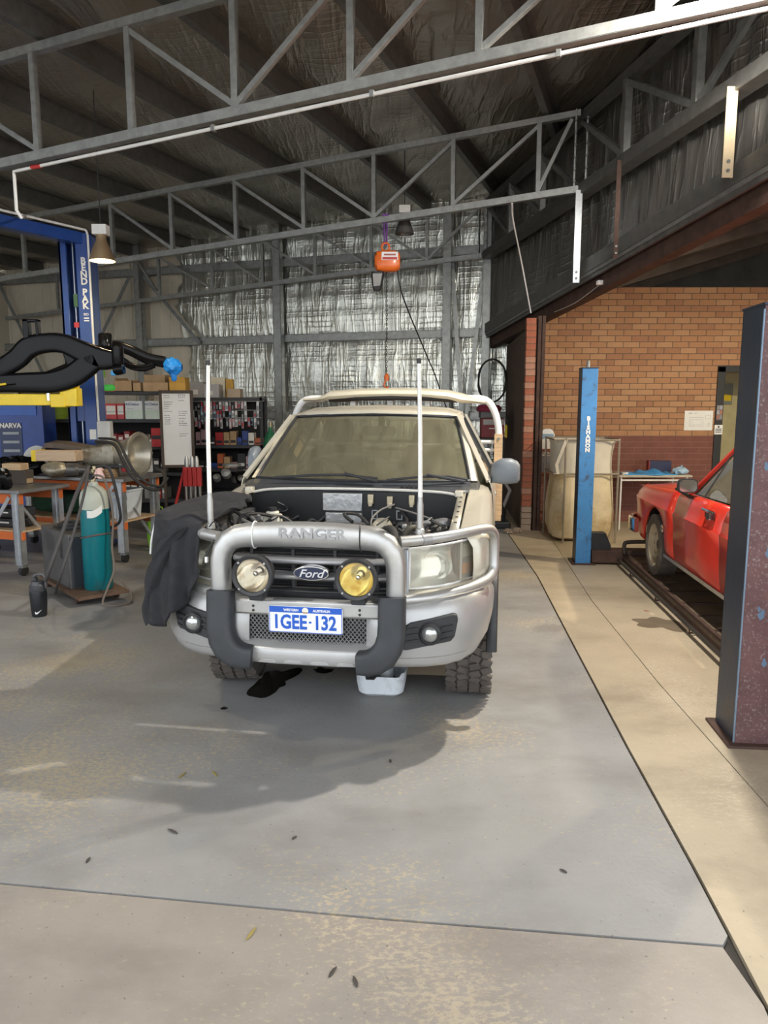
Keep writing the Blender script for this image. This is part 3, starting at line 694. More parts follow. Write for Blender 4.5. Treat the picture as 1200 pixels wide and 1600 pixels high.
# ---- driving lights ----
for i, (x, z, lens) in enumerate(((-.245, .928, mat('tarnished_reflector', (.74, .71, .64), .12, .9, .18, 9, dirt=(.42, .25, .10), dscale=9, damt=.25)), (.268, .928, mat('yellowed_reflector', (.82, .72, .38), .12, .85, .12, 9, dirt=(.60, .42, .12), dscale=10, damt=.3)))):
    Mx = Matrix.Translation((x, -.03, z)) @ Matrix.Rotation(R(90), 4, 'X')
    hsg = MB(); hsg.lathe([(.0, -.09), (.05, -.09), (.085, -.05), (.098, 0), (.104, .03), (.104, .05), (.098, .056), (.084, .05), (.082, .03)], 32, Mx)
    sp_ = TP('driving_light', hsg, mat('light_housing', (.03, .03, .033), .5, 0, .2, 12))
    TP('reflector', MB().lathe([(.085, .045), (.078, .015), (.062, -.02), (.04, -.05), (.018, -.068), (0, -.07)], 32, Mx), lens, sp_)
    TP('bulb', MB().lathe([(0, -.07), (.016, -.06), (.016, -.01), (.008, .005), (0, .008)], 12, Mx), chrome, sp_)
    TP('lens', MB().lathe([(.086, .046), (.05, .052), (0, .055)], 32, Mx), glass_mat('clear_lens', (.97, .96, .92), .03, (.7, .6, .4), .04, 6) if i == 0 else bpy.data.materials['clear_lens'], sp_)
    q = MB(); q.bx(x - .035, x + .035, -.03, .05, .792, .83); TP('mounting_foot', q, blk, sp_, bevel=.004)
    for a in (45, 135, 225, 315):
        q = MB(); q.lathe([(0, 0), (.006, 0), (.005, .006), (0, .006)], 8, Mx @ Matrix.Translation((.092 * math.cos(R(a)), .092 * math.sin(R(a)), .053))); TP('rim_screw', q, alu, sp_)
# ---- grille ----
def gbar(z0, z1, y, m, nm='grille_bar'):
    b = MB(); secs = []
    for x, dy in ((-.43, .05), (-.3, .02), (0, 0), (.3, .02), (.43, .05)):
        secs.append([(x, y + dy + .0, z0), (x, y + dy - .02, (z0 * .7 + z1 * .3)), (x, y + dy - .02, (z0 * .3 + z1 * .7)), (x, y + dy, z1), (x, y + dy + .05, z1), (x, y + dy + .05, z0)])
    b.loft(secs); return TP(nm, b, m, bevel=.004)
gm_ = mat('grille_silver', (.40, .40, .41), .4, .5, .06, 8)
gbar(.945, .982, .13, gm_); gbar(.862, .898, .13, gm_)
gbar(.79, .815, .15, darkg); gbar(1.012, 1.04, .17, darkg)
b = MB(); b.bx(-.45, .45, .30, .33, .6, 1.05); TP('radiator', b, mat('radiator_core', (.02, .02, .021), .6))
for x in (-.33, -.11, .11, .33):
    b = MB(); b.bx(x - .008, x + .008, .17, .20, .80, 1.03); TP('grille_upright', b, darkg)
for i in range(9):
    b = MB(); z = .80 + i * .028; b.bx(-.43, .43, .285, .30, z, z + .006); TP('radiator_fin', b, mat('fin_grey', (.10, .10, .11), .5, .4))
# oval badge
def oval(rx, rz, y, n=40): return [(rx * math.cos(2 * math.pi * k / n), rz * math.sin(2 * math.pi * k / n)) for k in range(n)]
bd = MB().prism(oval(.094, .039, 0), lambda x, z: (x + .012, .10, z + .918), lambda x, z: (x + .012, .06, z + .918)).build('oval_badge', chrome, truck, bevel=.005)
MB().prism(oval(.086, .032, 0), lambda x, z: (x + .012, .066, z + .918), lambda x, z: (x + .012, .056, z + .918)).build('badge_field', mat('badge_navy', (.012, .022, .06), .25, 0, .1, 6, coat=.5), bd, bevel=.003)
text('Ford', .056, mat('badge_silver', (.75, .76, .78), .3, .4), bd, Matrix.Translation((.012, .054, .917)) @ FRONT, 'badge_lettering', .002, .0006, sx=1.15, shear=.35)
# ---- number plate ----
np_ = MB(); np_.prism([(x, z) for x, z in rr(.374, .134, .012, 3)], lambda x, z: (x, -.012, z + .700), lambda x, z: (x, -.004, z + .700)); plate = TP('number_plate', np_, mat('plate_white', (.80, .82, .86), .35, 0, .02, 5))
pblue = mat('plate_blue', (.015, .10, .50), .4, 0, .03, 5)
MB().bx(-.181, .181, -.014, -.012, .735, .763).build('blue_band', pblue, plate, 0)
b = MB()
for x0, x1, z0, z1 in ((-.184, .184, .634, .637), (-.184, .184, .762, .765), (-.184, -.181, .634, .765), (.181, .184, .634, .765)): b.bx(x0, x1, -.0135, -.012, z0, z1)
b.build('blue_border', pblue, plate, 0)
text('1GEE', .098, pblue, plate, Matrix.Translation((-.080, -.0135, .684)) @ FRONT, 'plate_characters', .0008, .0028, sx=.80)
text('132', .098, pblue, plate, Matrix.Translation((.098, -.0135, .684)) @ FRONT, 'plate_characters', .0008, .0028, sx=.80)
MB().bx(.018, .030, -.0145, -.012, .684, .693).build('plate_dot', pblue, plate, 0)
text('WESTERN', .017, white, plate, Matrix.Translation((-.072, -.0145, .748)) @ FRONT, 'plate_heading', .0004, .0006)
text('AUSTRALIA', .017, white, plate, Matrix.Translation((.082, -.0145, .748)) @ FRONT, 'plate_heading', .0004, .0006)
MB().lathe([(0, 0), (.016, 0), (.016, .001), (0, .001)], 20, Matrix.Translation((.0, -.0142, .747)) @ Matrix.Rotation(R(90), 4, 'X')).build('state_emblem', mat('emblem_pale', (.75, .72, .62), .5), plate)
MB().prism([(-.014, .742), (.014, .742), (.010, .733), (-.010, .733)], lambda x, z: (x, -.0142, z), lambda x, z: (x, -.0152, z)).build('state_emblem', mat('emblem_orange', (.75, .30, .05), .5), plate)
# ---- fog lamps ----
for s in (-1, 1):
    def fp(u, w, o=0):   # surface following the wing front ; u 0..1 outward
        x = .475 + .265 * u; y = .022 + .03 * u + .075 * u * u; return (s * x, y - o, w)
    outl = [(0, .575), (0, .635), (.06, .680), (.15, .695), (.92, .728), (.98, .72), (1, .69), (.95, .615), (.88, .592), (.1, .562), (.03, .562)]
    b = MB(); b.prism(outl, lambda u, z: fp(u, z, -.03), lambda u, z: fp(u, z, .012)); fg = TP('fog_lamp_surround', b, mat('fog_surround', (.028, .03, .034), .55, 0, .2, 12), bevel=.006)
    for zz in (.60, .63, .66):
        for u0, u1 in ((.06, .30), (.72, .92)):
            q = MB(); q.prism([(u0, zz), (u1, zz + .008), (u1, zz + .018), (u0, zz + .010)], lambda u, z: fp(u, z, .010), lambda u, z: fp(u, z, .017)); TP('vent_rib', q, blk, fg)
    c = fp(.51, .64, .0); Mx = Matrix.Translation(c) @ Matrix.Rotation(R(90), 4, 'X')
    TP('fog_bezel', MB().lathe([(.052, 0), (.055, .02), (.046, .028), (.040, .02), (.038, .0)], 24, Mx), blk, fg)
    TP('fog_reflector', MB().lathe([(.040, .018), (.025, .004), (0, -.004)], 20, Mx), chrome, fg)
    TP('fog_lens', MB().lathe([(.040, .018), (.03, .030), (.012, .036), (0, .037)], 20, Mx), mat('fog_lens', (.42, .43, .42), .12, .7, .15, 20), fg)
# ---- headlights ----
for s in (-1, 1):
    def hl(u, v, o=0):
        x = .492 + .335 * u; y = .165 + .11 * u + .20 * u ** 3 ; zb = .835 - .0 * u + .012 * u; zt = 1.035 + .022 * u
        z = zb + (zt - zb) * v; y += .03 * (v - .3)
        if u > .93: z = zb + (zt - zb) * (.5 + (v - .5) * (.96))
        return (s * x, y + o, z)
    b = MB(); b.grid(lambda u, v: hl(u, v, .06 * min(1, 5 * min(u, 1 - u, v, 1 - v) + .2)), 12, 8); h_ = TP('headlight', b, mat('headlight_reflector', (.80, .79, .74), .22, .7, .06, 6))
    b = MB(); b.grid(lambda u, v: hl(u, v), 12, 8); TP('headlight_lens', b, lensglass, h_)
    b = MB(); rim = [hl(u / 8, 0) for u in range(9)] + [hl(1, v / 4) for v in range(1, 5)] + [hl(1 - u / 8, 1) for u in range(1, 9)] + [hl(0, 1 - v / 4) for v in range(1, 4)]
    b.tube(rim, .006, 6, closed=True); TP('headlight_rim', b, white, h_)
    c = hl(.40, .5, .05); TP('bowl', MB().lathe([(.075, .02), (.06, .0), (.03, -.015), (0, -.02)], 24, Matrix.Translation(c) @ Matrix.Rotation(R(90), 4, 'X')), mat('bowl_mirror', (.86, .86, .84), .15, .9, .05, 6), h_)
    b = MB(); b.grid(lambda u, v: hl(.76 + .18 * u, .14 + .26 * v, .03), 4, 4); TP('indicator', b, mat('amber_lens', (.70, .30, .10), .25), h_)
    b = MB(); b.grid(lambda u, v: hl(.76 + .18 * u, .55 + .33 * v, .03), 4, 4); TP('parking_light', b, mat('parking_lens', (.75, .72, .60), .25, .3), h_)
    q = MB(); q.grid(lambda u, v: (s * (.735 + .01 * u), hl(.73, v, .004)[1] + .03 * u, hl(.73, .05 + .9 * v)[2]), 1, 6); TP('divider', q, white, h_)
    # surround: silver strip between hoop and lens, ledge below
    b = MB(); b.bx(s * .45, s * .492, .13, .20, .80, 1.04) if s > 0 else b.bx(s * .492, s * .45, .13, .20, .80, 1.04); TP('headlight_surround', b, mat('surround_silver', (.50, .54, .60), .35, .5), bevel=.006)
    b = MB(); b.grid(lambda u, v: (s * (.45 + .45 * u), .10 + .07 * u + .28 * u ** 3 + .12 * v - .02, .79 + .045 * v + .02 * u), 12, 3); TP('valance_panel', b, paint, solid=.004)
# ---- fenders ----
AX, AR, AZ = 1.0, .455, .40
def arch(y, base): 
    d = abs(y - AX)
    return max(base, AZ + math.sqrt(AR * AR - d * d)) if d < AR else base
for s in (-1, 1):
    ys = [.36, .44, .50, .545] + [AX - AR * math.cos(R(a)) for a in range(4, 180, 11)] + [1.456, 1.5, 1.55]
    secs = []
    for y in ys:
        f = (y - .36) / 1.2; top = 1.095 + .125 * min(1, f); xo = .80 + .088 * min(1, max(0, (y - .36) / .16)) ** .5; zb = arch(y, .83 if y < .55 else .55)
        sec = [(xo, zb), (xo + .005, zb * .7 + top * .3), (xo, zb * .3 + top * .7), (xo - .012, top - .06), (xo - .035, top - .022), (xo - .075, top - .004), (.735, top), (.728, top - .008), (.722, top - .05)]
        secs.append([(s * x, y, z) for x, z in sec])
    b = MB(); b.loft(secs, closed=False, cap=False); TP('front_fender', b, paint, solid=.004)
    b = MB(); b.add([(s * .722, .36, 1.09), (s * .722, 1.22, 1.20), (s * .672, 1.22, 1.19), (s * .672, .36, 1.08)], [[0, 1, 2, 3]]); ch = TP('bay_rail', b, paint, solid=.006)
    for k in range(6):
        y = .55 + k * .11; q = MB(); q.lathe([(0, 0), (.009, 0), (.009, .003), (0, .003)], 8, Matrix.Translation((s * .697, y, 1.111 + (y - .55) * .128 + .003))); TP('rail_bolt', q, blk, ch)
    b = MB(); b.bx(s * .66, s * .70, .36, 1.22, .62, 1.08) if s > 0 else b.bx(s * .70, s * .66, .36, 1.22, .62, 1.08); TP('inner_guard', b, mat('bay_grey', (.10, .10, .105), .5, .1, .2, 8))
    b = MB(); b.bx(-.025, .025, -.03, .03, -.02, .02); o = TP('bonnet_hinge', b, paint, bevel=.006); o.location = (s * .68, 1.16, 1.20)
# ---- engine bay ----
b = MB(); b.bx(-.68, .68, 1.20, 1.23, .55, 1.195); fw = TP('firewall', b, mat('firewall_black', (.010, .0105, .012), .45, 0, .25, 8))
b = MB(); b.bx(-.20, .06, 1.185, 1.20, 1.07, 1.185); TP('heat_shield', b, mat('shield_silver', (.55, .56, .57), .35, .7, .1, 12, .4, 25), bevel=.005)
b = MB(); b.bx(-.18, .06, 1.17, 1.20, .98, 1.06); TP('heat_shield', b, mat('shield_silver', (.5,)*3), bevel=.005)
for x, z in ((.115, 1.15), (.24, 1.14), (.38, 1.15)):
    b = MB(); b.bx(x - .018, x + .018, 1.175, 1.20, z - .03, z + .03); b.bx(x - .012, x + .012, 1.165, 1.18, z - .045, z - .01); TP('firewall_clip', b, mat('clip_brass', (.55, .48, .34), .4, .6), bevel=.003)
for x, z in ((.14, 1.05), (.30, 1.05)):
    b = MB(); frame(b, x - .02, x + .02, z - .03, z + .03, 1.195, .007); TP('firewall_bracket', b, bright)
b = MB(); b.tube(arc([(-.66, 1.17, 1.185), (-.5, 1.19, 1.205), (0, 1.20, 1.212), (.5, 1.19, 1.205), (.66, 1.17, 1.19)], 5), .009, 8); TP('weather_seal', b, mat('seal_pale', (.55, .54, .50), .6))
b = MB(); b.bx(-.30, .20, .55, 1.10, .62, .95); TP('engine_block', b, mat('engine_grey', (.12, .12, .12), .5, .4, .3, 14, .2), bevel=.03)
b = MB(); b.bx(-.16, .17, .62, .98, .95, 1.02); b.bx(-.13, .14, .66, .92, 1.02, 1.045); TP('engine_cover', b, mat('cover_grey', (.06, .06, .065), .5, 0, .2, 10), bevel=.018)
b = MB(); b.bx(-.46, -.36, .74, .83, .98, 1.10); b.bx(-.445, -.375, .755, .815, 1.10, 1.12); rs = TP('brake_fluid_reservoir', b, mat('translucent_white', (.72, .70, .60), .4), bevel=.012)
TP('reservoir_cap', MB().lathe([(0, 0), (.026, 0), (.026, .022), (0, .022)], 14, Matrix.Translation((-.41, .785, 1.12))), blk, rs)
b = MB(); b.bx(.30, .62, .42, .68, .80, 1.02); TP('battery_box', b, mat('battery_black', (.018, .018, .02), .45), bevel=.02)
b = MB(); b.bx(.30, .52, .80, 1.10, .85, 1.03); TP('airbox', b, mat('airbox_black', (.03, .03, .033), .5), bevel=.03)
b = MB(); b.bx(-.64, -.40, .45, .68, .80, 1.03); TP('fuse_box', b, blk, bevel=.02)
TP('intake_canister', MB().lathe([(0, 0), (.06, 0), (.065, .05), (.055, .09), (.03, .10), (0, .10)], 18, Matrix.Translation((.24, .92, 1.0)) @ Matrix.Rotation(R(70), 4, 'X')), castal)
TP('strut_top', MB().lathe([(.06, 0), (.055, .03), (.02, .04), (0, .04)], 16, Matrix.Translation((.60, .98, 1.03))), mat('strut_grey', (.35, .35, .36), .4, .7))
TP('strut_top', MB().lathe([(.06, 0), (.055, .03), (.02, .04), (0, .04)], 16, Matrix.Translation((-.56, .98, 1.03))), mat('strut_grey', (.35,)*3))
b = MB(); b.tube(arc([(.42, .42, .95), (.44, .40, 1.06), (.47, .42, 1.10), (.52, .50, 1.08)], 5), .018, 10); TP('radiator_hose', b, mat('hose_olive', (.06, .055, .04), .6))
b = MB(); b.tube(arc([(.24, .75, 1.0), (.33, .62, 1.05), (.36, .55, 1.0)], 5), .03, 12); TP('intake_hose', b, dkrub)
rnd = random.Random(3)
for k in range(40):
    x = rnd.choice((rnd.uniform(-.64, -.25), rnd.uniform(-.64, -.25), rnd.uniform(.15, .64))); y = rnd.uniform(.5, 1.12); z = rnd.uniform(.98, 1.07)
    pts = [(x, y, z)]
    for j in range(4):
        pts.append((max(-.65, min(.65, pts[-1][0] + rnd.uniform(-.09, .09))), max(.45, min(1.18, pts[-1][1] + rnd.uniform(-.09, .09))), max(.95, min(1.12, pts[-1][2] + rnd.uniform(-.06, .06)))))
    b = MB(); b.tube(arc(pts, 4), rnd.choice((.005, .006, .008, .011)), 6); TP('wiring_loom', b, rnd.choice((blk, blk, dkrub, mat('wire_grey', (.2, .2, .2), .5))))
for k in range(22):
    x = rnd.choice((rnd.uniform(-.62, -.22), rnd.uniform(.2, .62))); y = rnd.uniform(.55, 1.12); z = rnd.uniform(.95, 1.04); w = rnd.uniform(.02, .05)
    b = MB(); b.box((x, y, z), (w, w * rnd.uniform(.7, 1.4), w * rnd.uniform(.8, 1.6)), rnd.uniform(0, 3)); TP('engine_fitting', b, rnd.choice((blk, castal, alu, mat('fitting_grey', (.25, .25, .26), .4, .5))), bevel=.005)
b = MB(); b.tube(arc([(.27, 1.18, 1.12), (.20, 1.05, 1.10), (.17, .9, 1.06), (.20, .78, 1.0)], 5), .006, 6); TP('vacuum_line', b, mat('line_grey', (.16, .155, .15), .5))
b = MB(); b.tube(arc([(.28, 1.17, 1.10), (.40, 1.05, 1.09), (.52, 1.0, 1.06), (.62, .8, 1.05)], 5), .006, 6); TP('vacuum_line', b, mat('line_grey', (.35,)*3))
b = MB(); b.bx(-.72, .72, .34, .42, .74, 1.04); TP('radiator_support', b, mat('support_black', (.03, .03, .03), .5), bevel=.01)
b = MB(); b.bx(-.70, .70, .40, 1.22, .48, .62); TP('bay_floor', b, blk)
# ---- cowl, wipers ----
b = MB(); b.grid(lambda u, v: (-.74 + 1.48 * u, 1.20 + .17 * v + .12 * (2 * u - 1) ** 2 * (v ** .5), 1.20 + .045 * v + .006 * math.sin(v * 9)), 24, 5); cw_ = TP('cowl_panel', b, mat('cowl_plastic', (.045, .05, .058), .45, 0, .15, 9), solid=.004)
for k in range(5):
    b = MB(); x = .30 + .03 * k; b.bx(x, x + .12 * .15, 1.26, 1.30, 1.222, 1.228); TP('cowl_slot', b, blk, cw_)
for pts in ([(-.58, 1.36, 1.262), (-.30, 1.33, 1.285), (-.10, 1.325, 1.29), (.14, 1.31, 1.272)], [(.20, 1.31, 1.262), (.42, 1.33, 1.285), (.60, 1.38, 1.285), (.72, 1.42, 1.262)]):
    b = MB(); b.tube(pts, .008, 6); TP('wiper_blade', b, blk); 
b = MB(); b.tube([(.14, 1.29, 1.255), (-.08, 1.315, 1.30)], .010, 6); TP('wiper_arm', b, blk)
b = MB(); b.tube([(.70, 1.36, 1.255), (.46, 1.325, 1.30)], .010, 6); TP('wiper_arm', b, blk)
# ---- cab shell ----
def ws(u, v, o=0.0):        # windscreen surface: u -1..1, v 0..1
    hw = .735 - .135 * v; y = 1.34 + .60 * v + .13 * u * u * (1 - .25 * v) + .02 * math.sin(math.pi * v); z = 1.243 + .432 * v + .015 * math.sin(math.pi * v) - .02 * u * u * v
    return Vector((hw * u, y - o, z + o * .8))
b = MB(); b.grid(lambda u, v: ws((2 * u - 1) * .985, .02 + .96 * v), 24, 10); TP('windscreen', b, wsglass)
b = MB(); rim = [ws(-1 + 2 * k / 20, .005, .004) for k in range(21)] + [ws(1, k / 8, .004) for k in range(1, 9)] + [ws(1 - 2 * k / 20, 1, .004) for k in range(1, 21)] + [ws(-1, 1 - k / 8, .004) for k in range(1, 8)]
b.tube(rim, .012, 6, closed=True); TP('windscreen_seal', b, blk)
# roof
def roofs(y, hw, zc, ze): return [(-hw - .03, y + .02, ze - .05), (-hw, y + .01, ze - .005), (-hw * .85, y, ze + (zc - ze) * .5), (-hw * .45, y - .01, zc - .006), (0, y - .015, zc), (hw * .45, y - .01, zc - .006), (hw * .85, y, ze + (zc - ze) * .5), (hw, y + .01, ze - .005), (hw + .03, y + .02, ze - .05)]
b = MB(); secs = []
for y, hw, zc, ze in ((1.93, .60, 1.688, 1.655), (1.99, .605, 1.712, 1.675), (2.10, .61, 1.73, 1.69), (2.35, .615, 1.745, 1.70), (2.7, .61, 1.74, 1.695), (2.86, .60, 1.72, 1.68), (2.93, .59, 1.66, 1.62)):
    s_ = roofs(y, hw, zc, ze)
    if y < 2.0: s_ = [(x, yy + .10 * (x / hw) ** 2 * (1 if y < 1.95 else .6), z) for x, yy, z in s_]
    secs.append(s_)
b.loft(secs, closed=False, cap=False); TP('roof_panel', b, paint, solid=.006)
for s in (-1, 1):
    # a pillar
    b = MB(); secs = []
    for v in (0, .25, .5, .75, 1.0, 1.06):
        p = ws(1, min(v, 1)); x = p.x + .0; y = p.y + (v > 1) * .05; z = p.z + (v > 1) * .015
        secs.append([(s * (x - .005), y - .008, z + .008), (s * (x + .045), y + .02, z + .004), (s * (x + .055), y + .07, z - .01), (s * (x + .0), y + .06, z - .02)])
    b.loft(secs); TP('windscreen_pillar', b, paint)
    # doors / side
    secs = []
    for y in (1.55, 1.7, 2.0, 2.3, 2.6, 2.93):
        secs.append([(s * x, y, z) for x, z in ((.83, .50), (.875, .58), (.893, .80), (.895, 1.0), (.888, 1.14), (.87, 1.22), (.855, 1.245))])
    b = MB(); b.loft(secs, closed=False, cap=False); dd = TP('door_panel', b, paint, solid=.006)
    b = MB(); b.bx(s * .888, s * .905, 2.25, 2.40, 1.06, 1.09) if s > 0 else b.bx(s * .905, s * .888, 2.25, 2.40, 1.06, 1.09); TP('door_handle', b, chrome, dd, bevel=.006)
    b = MB(); b.grid(lambda u, v: (s * (.853 - .235 * v), 1.60 + .42 * v + (1.30 - .40 * v) * u, 1.245 + .42 * v), 6, 4); TP('side_window', b, sideglass)
    for ya, yb in ((1.56, 1.99), (2.50, 2.50), (2.92, 2.90)):
        b = MB(); b.bar((s * .855, ya, 1.24), (s * .625, yb, 1.665), .05 if ya != 1.56 else .025, .03, (s, 0, 0)); TP('window_frame', b, paint if ya != 2.50 else blk)
    b = MB(); b.tube([(s * .86, 1.58, 1.247), (s * .858, 2.92, 1.247)], .010, 6); TP('belt_moulding', b, blk)
    b = MB(); b.bx(s * .70, s * .88, 1.5, 2.93, .42, .52) if s > 0 else b.bx(s * .88, s * .70, 1.5, 2.93, .42, .52); TP('sill', b, blk)
# rear of cab
b = MB(); b.bx(-.86, .86, 2.91, 2.93, .45, 1.26); TP('cab_rear_panel', b, paint)
b = MB(); b.grid(lambda u, v: (-.70 + 1.40 * u + .12 * v * (1 - 2 * u), 2.91 - .02 * v, 1.26 + .36 * v), 4, 2); TP('rear_window', b, sideglass)
b = MB(); b.bx(-.84, .84, 1.5, 2.92, .55, .60); TP('cab_floor', b, blk)
# interior
it = mat('dash_grey', (.07, .068, .06), .7, 0, .15, 8); fab = mat('seat_fabric', (.14, .13, .115), .9, 0, .2, 12)
b = MB(); secs = [[(x, y, z) for y, z in ((1.38, 1.0), (1.36, 1.20), (1.44, 1.235), (1.62, 1.24), (1.74, 1.21), (1.78, 1.10), (1.74, .95))] for x in (-.80, -.4, 0, .4, .80)]; b.loft(secs); TP('dashboard', b, it, bevel=.02)
b = MB(); b.loft([[(-.36 + .14 * a, 1.66 + c, z) for a, c, z in ((-1, 0, 1.23), (-.8, -.02, 1.29), (.8, -.02, 1.29), (1, 0, 1.23))], [(-.36 + .14 * a, 1.78 + c, z) for a, c, z in ((-1, 0, 1.22), (-.8, -.02, 1.27), (.8, -.02, 1.27), (1, 0, 1.22))]]); TP('instrument_hood', b, it)
Mw = Matrix.Translation((-.36, 1.90, 1.20)) @ Matrix.Rotation(R(-62), 4, 'X')
b = MB(); b.tube([Mw @ Vector((.18 * math.cos(2 * math.pi * k / 28), .18 * math.sin(2 * math.pi * k / 28), 0)) for k in range(28)], .014, 8, closed=True); sw = TP('steering_wheel', b, blk)
b = MB(); 
for a in (0, 180, 270): b.tube([Mw @ Vector((0, 0, 0)), Mw @ Vector((.18 * math.cos(R(a)), .18 * math.sin(R(a)), 0))], .014, 6)
b.lathe([(0, -.02), (.06, -.02), (.055, .02), (0, .025)], 14, Mw); TP('wheel_hub', b, blk, sw)
for x in (-.37, .37):
    b = MB(); b.loft([[(x + w * q[0], y + d * q[1], z) for q in rr(1, 1, .3, 3)] for y, z, w, d in ((2.28, 1.0, .46, .16), (2.34, 1.2, .48, .15), (2.40, 1.38, .42, .13), (2.42, 1.43, .34, .10))]); st = TP('seat_back', b, fab)
    b = MB(); b.loft([[(x + w * q[0], y + d * q[1], z) for q in rr(1, 1, .3, 3)] for y, z, w, d in ((2.43, 1.45, .22, .08), (2.44, 1.50, .26, .10), (2.45, 1.58, .25, .10), (2.46, 1.63, .18, .07))]); TP('headrest', b, fab, st)
    b = MB(); b.bx(x - .24, x + .24, 1.85, 2.3, .82, 1.0); TP('seat_cushion', b, fab, bevel=.05)
mr = TP('rear_view_mirror', MB().prism(rr(.25, .07, .025, 4), lambda x, z: (x + .03, 2.06, z + 1.555), lambda x, z: (x + .03, 2.03, z + 1.555)), mat('mirror_back', (.30, .34, .34), .3, .3))
TP('hanging_freshener', MB().prism([(0, .04), (-.018, .0), (-.01, 0), (-.026, -.035), (.026, -.035), (.01, 0), (.018, 0)], lambda x, z: (x + .045, 2.02, z + 1.52), lambda x, z: (x + .045, 2.016, z + 1.52)), blk)
b = MB(); b.bx(.02, .06, 2.06, 2.10, 1.56, 1.68); TP('mirror_stalk', b, blk)
b = MB(); b.bx(-.22, -.20, 2.5, 2.53, 1.25, 1.52); TP('seat_belt', b, redp)
# door mirrors
b = MB(); b.loft([[(x, y + d * q[1], zc + h * q[0]) for q in rr(1, 1, .38, 4)] for x, y, d, zc, h in ((.87, 1.62, .05, 1.275, .10), (.89, 1.60, .09, 1.295, .14), (.94, 1.59, .12, 1.305, .172), (1.0, 1.59, .12, 1.308, .17), (1.045, 1.60, .10, 1.30, .145), (1.062, 1.61, .05, 1.295, .10))]); m1 = TP('door_mirror', b, mirror_grey)
b = MB(); b.bx(.84, .93, 1.59, 1.65, 1.225, 1.25); TP('mirror_arm', b, blk, m1, bevel=.008)
b = MB(); b.loft([[(-.84 + d * q[1], y, zc + h * q[0]) for q in rr(1, 1, .38, 4)] for y, d, zc, h in ((1.66, .05, 1.33, .13), (1.70, .08, 1.345, .19), (1.78, .09, 1.35, .2), (1.84, .05, 1.35, .15))]); m2 = TP('folded_door_mirror', b, mirror_grey)
b = MB(); b.bx(-.87, -.83, 1.64, 1.70, 1.24, 1.30); TP('mirror_arm', b, blk, m2)
# ---- tray headboard, wing and load hoop ----
b = MB(); b.loft([[(x, y + dy, z + dz * k_) for dy, dz in ((.03, -.045), (0, -.02), (.02, .01), (.10, .03), (.32, .035), (.42, .0), (.30, -.03), (.06, -.05))] for x, y, z, k_ in ((-.79, 2.90, 1.795, .35), (-.66, 2.87, 1.80, .4), (-.60, 2.84, 1.815, .7), (-.54, 2.82, 1.84, 1), (-.25, 2.80, 1.856, 1), (0, 2.80, 1.86, 1), (.25, 2.80, 1.856, 1), (.48, 2.82, 1.84, 1), (.60, 2.84, 1.81, 1), (.70, 2.87, 1.79, .6), (.79, 2.90, 1.775, .4))]); wg = TP('roof_wing', b, creamp)
b = MB(); b.loft([[(x, y + dy, z + dz) for dy, dz in ((0, 0), (.02, .03), (.2, .03), (.2, -.02), (.03, -.02))] for x, y, z in ((-.55, 2.86, 1.79), (-.3, 2.82, 1.80), (0, 2.81, 1.803), (.3, 2.82, 1.80), (.55, 2.86, 1.785))]); TP('wing_underside', b, blk, wg)
for x in (-.35, -.02, .30):
    b = MB(); b.bx(x - .02, x + .02, 2.95, 3.02, 1.66, 1.80); TP('wing_bracket', b, white, wg)
for s in (-1, 1):
    b = MB(); b.tube(arc([(s * .62, 3.0, 1.80), (s * .74, 3.0, 1.80), (s * .82, 3.0, 1.77), (s * .875, 3.0, 1.68), (s * .905, 3.0, 1.56), (s * .91, 3.0, 1.48)], 5), .030, 12); hb = TP('load_hoop', b, white)
    b = MB(); b.bx(s * .91 - .035, s * .91 + .035, 2.97, 3.03, .75, 1.50); TP('hoop_post', b, timber, hb)
    q = MB(); q.lathe([(0, 0), (.012, 0), (.012, .01), (0, .01)], 8, Matrix.Translation((s * .91, 2.97, 1.46)) @ Matrix.Rotation(R(90), 4, 'X')); TP('bolt', q, galvd, hb)
for z in (1.36, 1.43):
    b = MB(); b.tube([(-.91, 3.02, z), (.91, 3.02, z)], .016, 8); TP('headboard_rail', b, white)
b = MB(); b.bx(-.92, .92, 3.0, 5.0, .80, .88); tr_ = TP('tray_deck', b, timber)
for s in (-1, 1):
    b = MB(); b.bx(s * .92, s * .95, 3.0, 5.0, .80, 1.05) if s > 0 else b.bx(s * .95, s * .92, 3.0, 5.0, .80, 1.05); TP('tray_side', b, timber, tr_)
b = MB(); b.bx(-.40, -.30, .6, 4.9, .38, .52); b.bx(.30, .40, .6, 4.9, .38, .52); TP('chassis_rail', b, blk)
b = MB(); b.tube([(-.62, 1.0, .40), (.62, 1.0, .40)], .05, 10); TP('front_axle', b, rust)
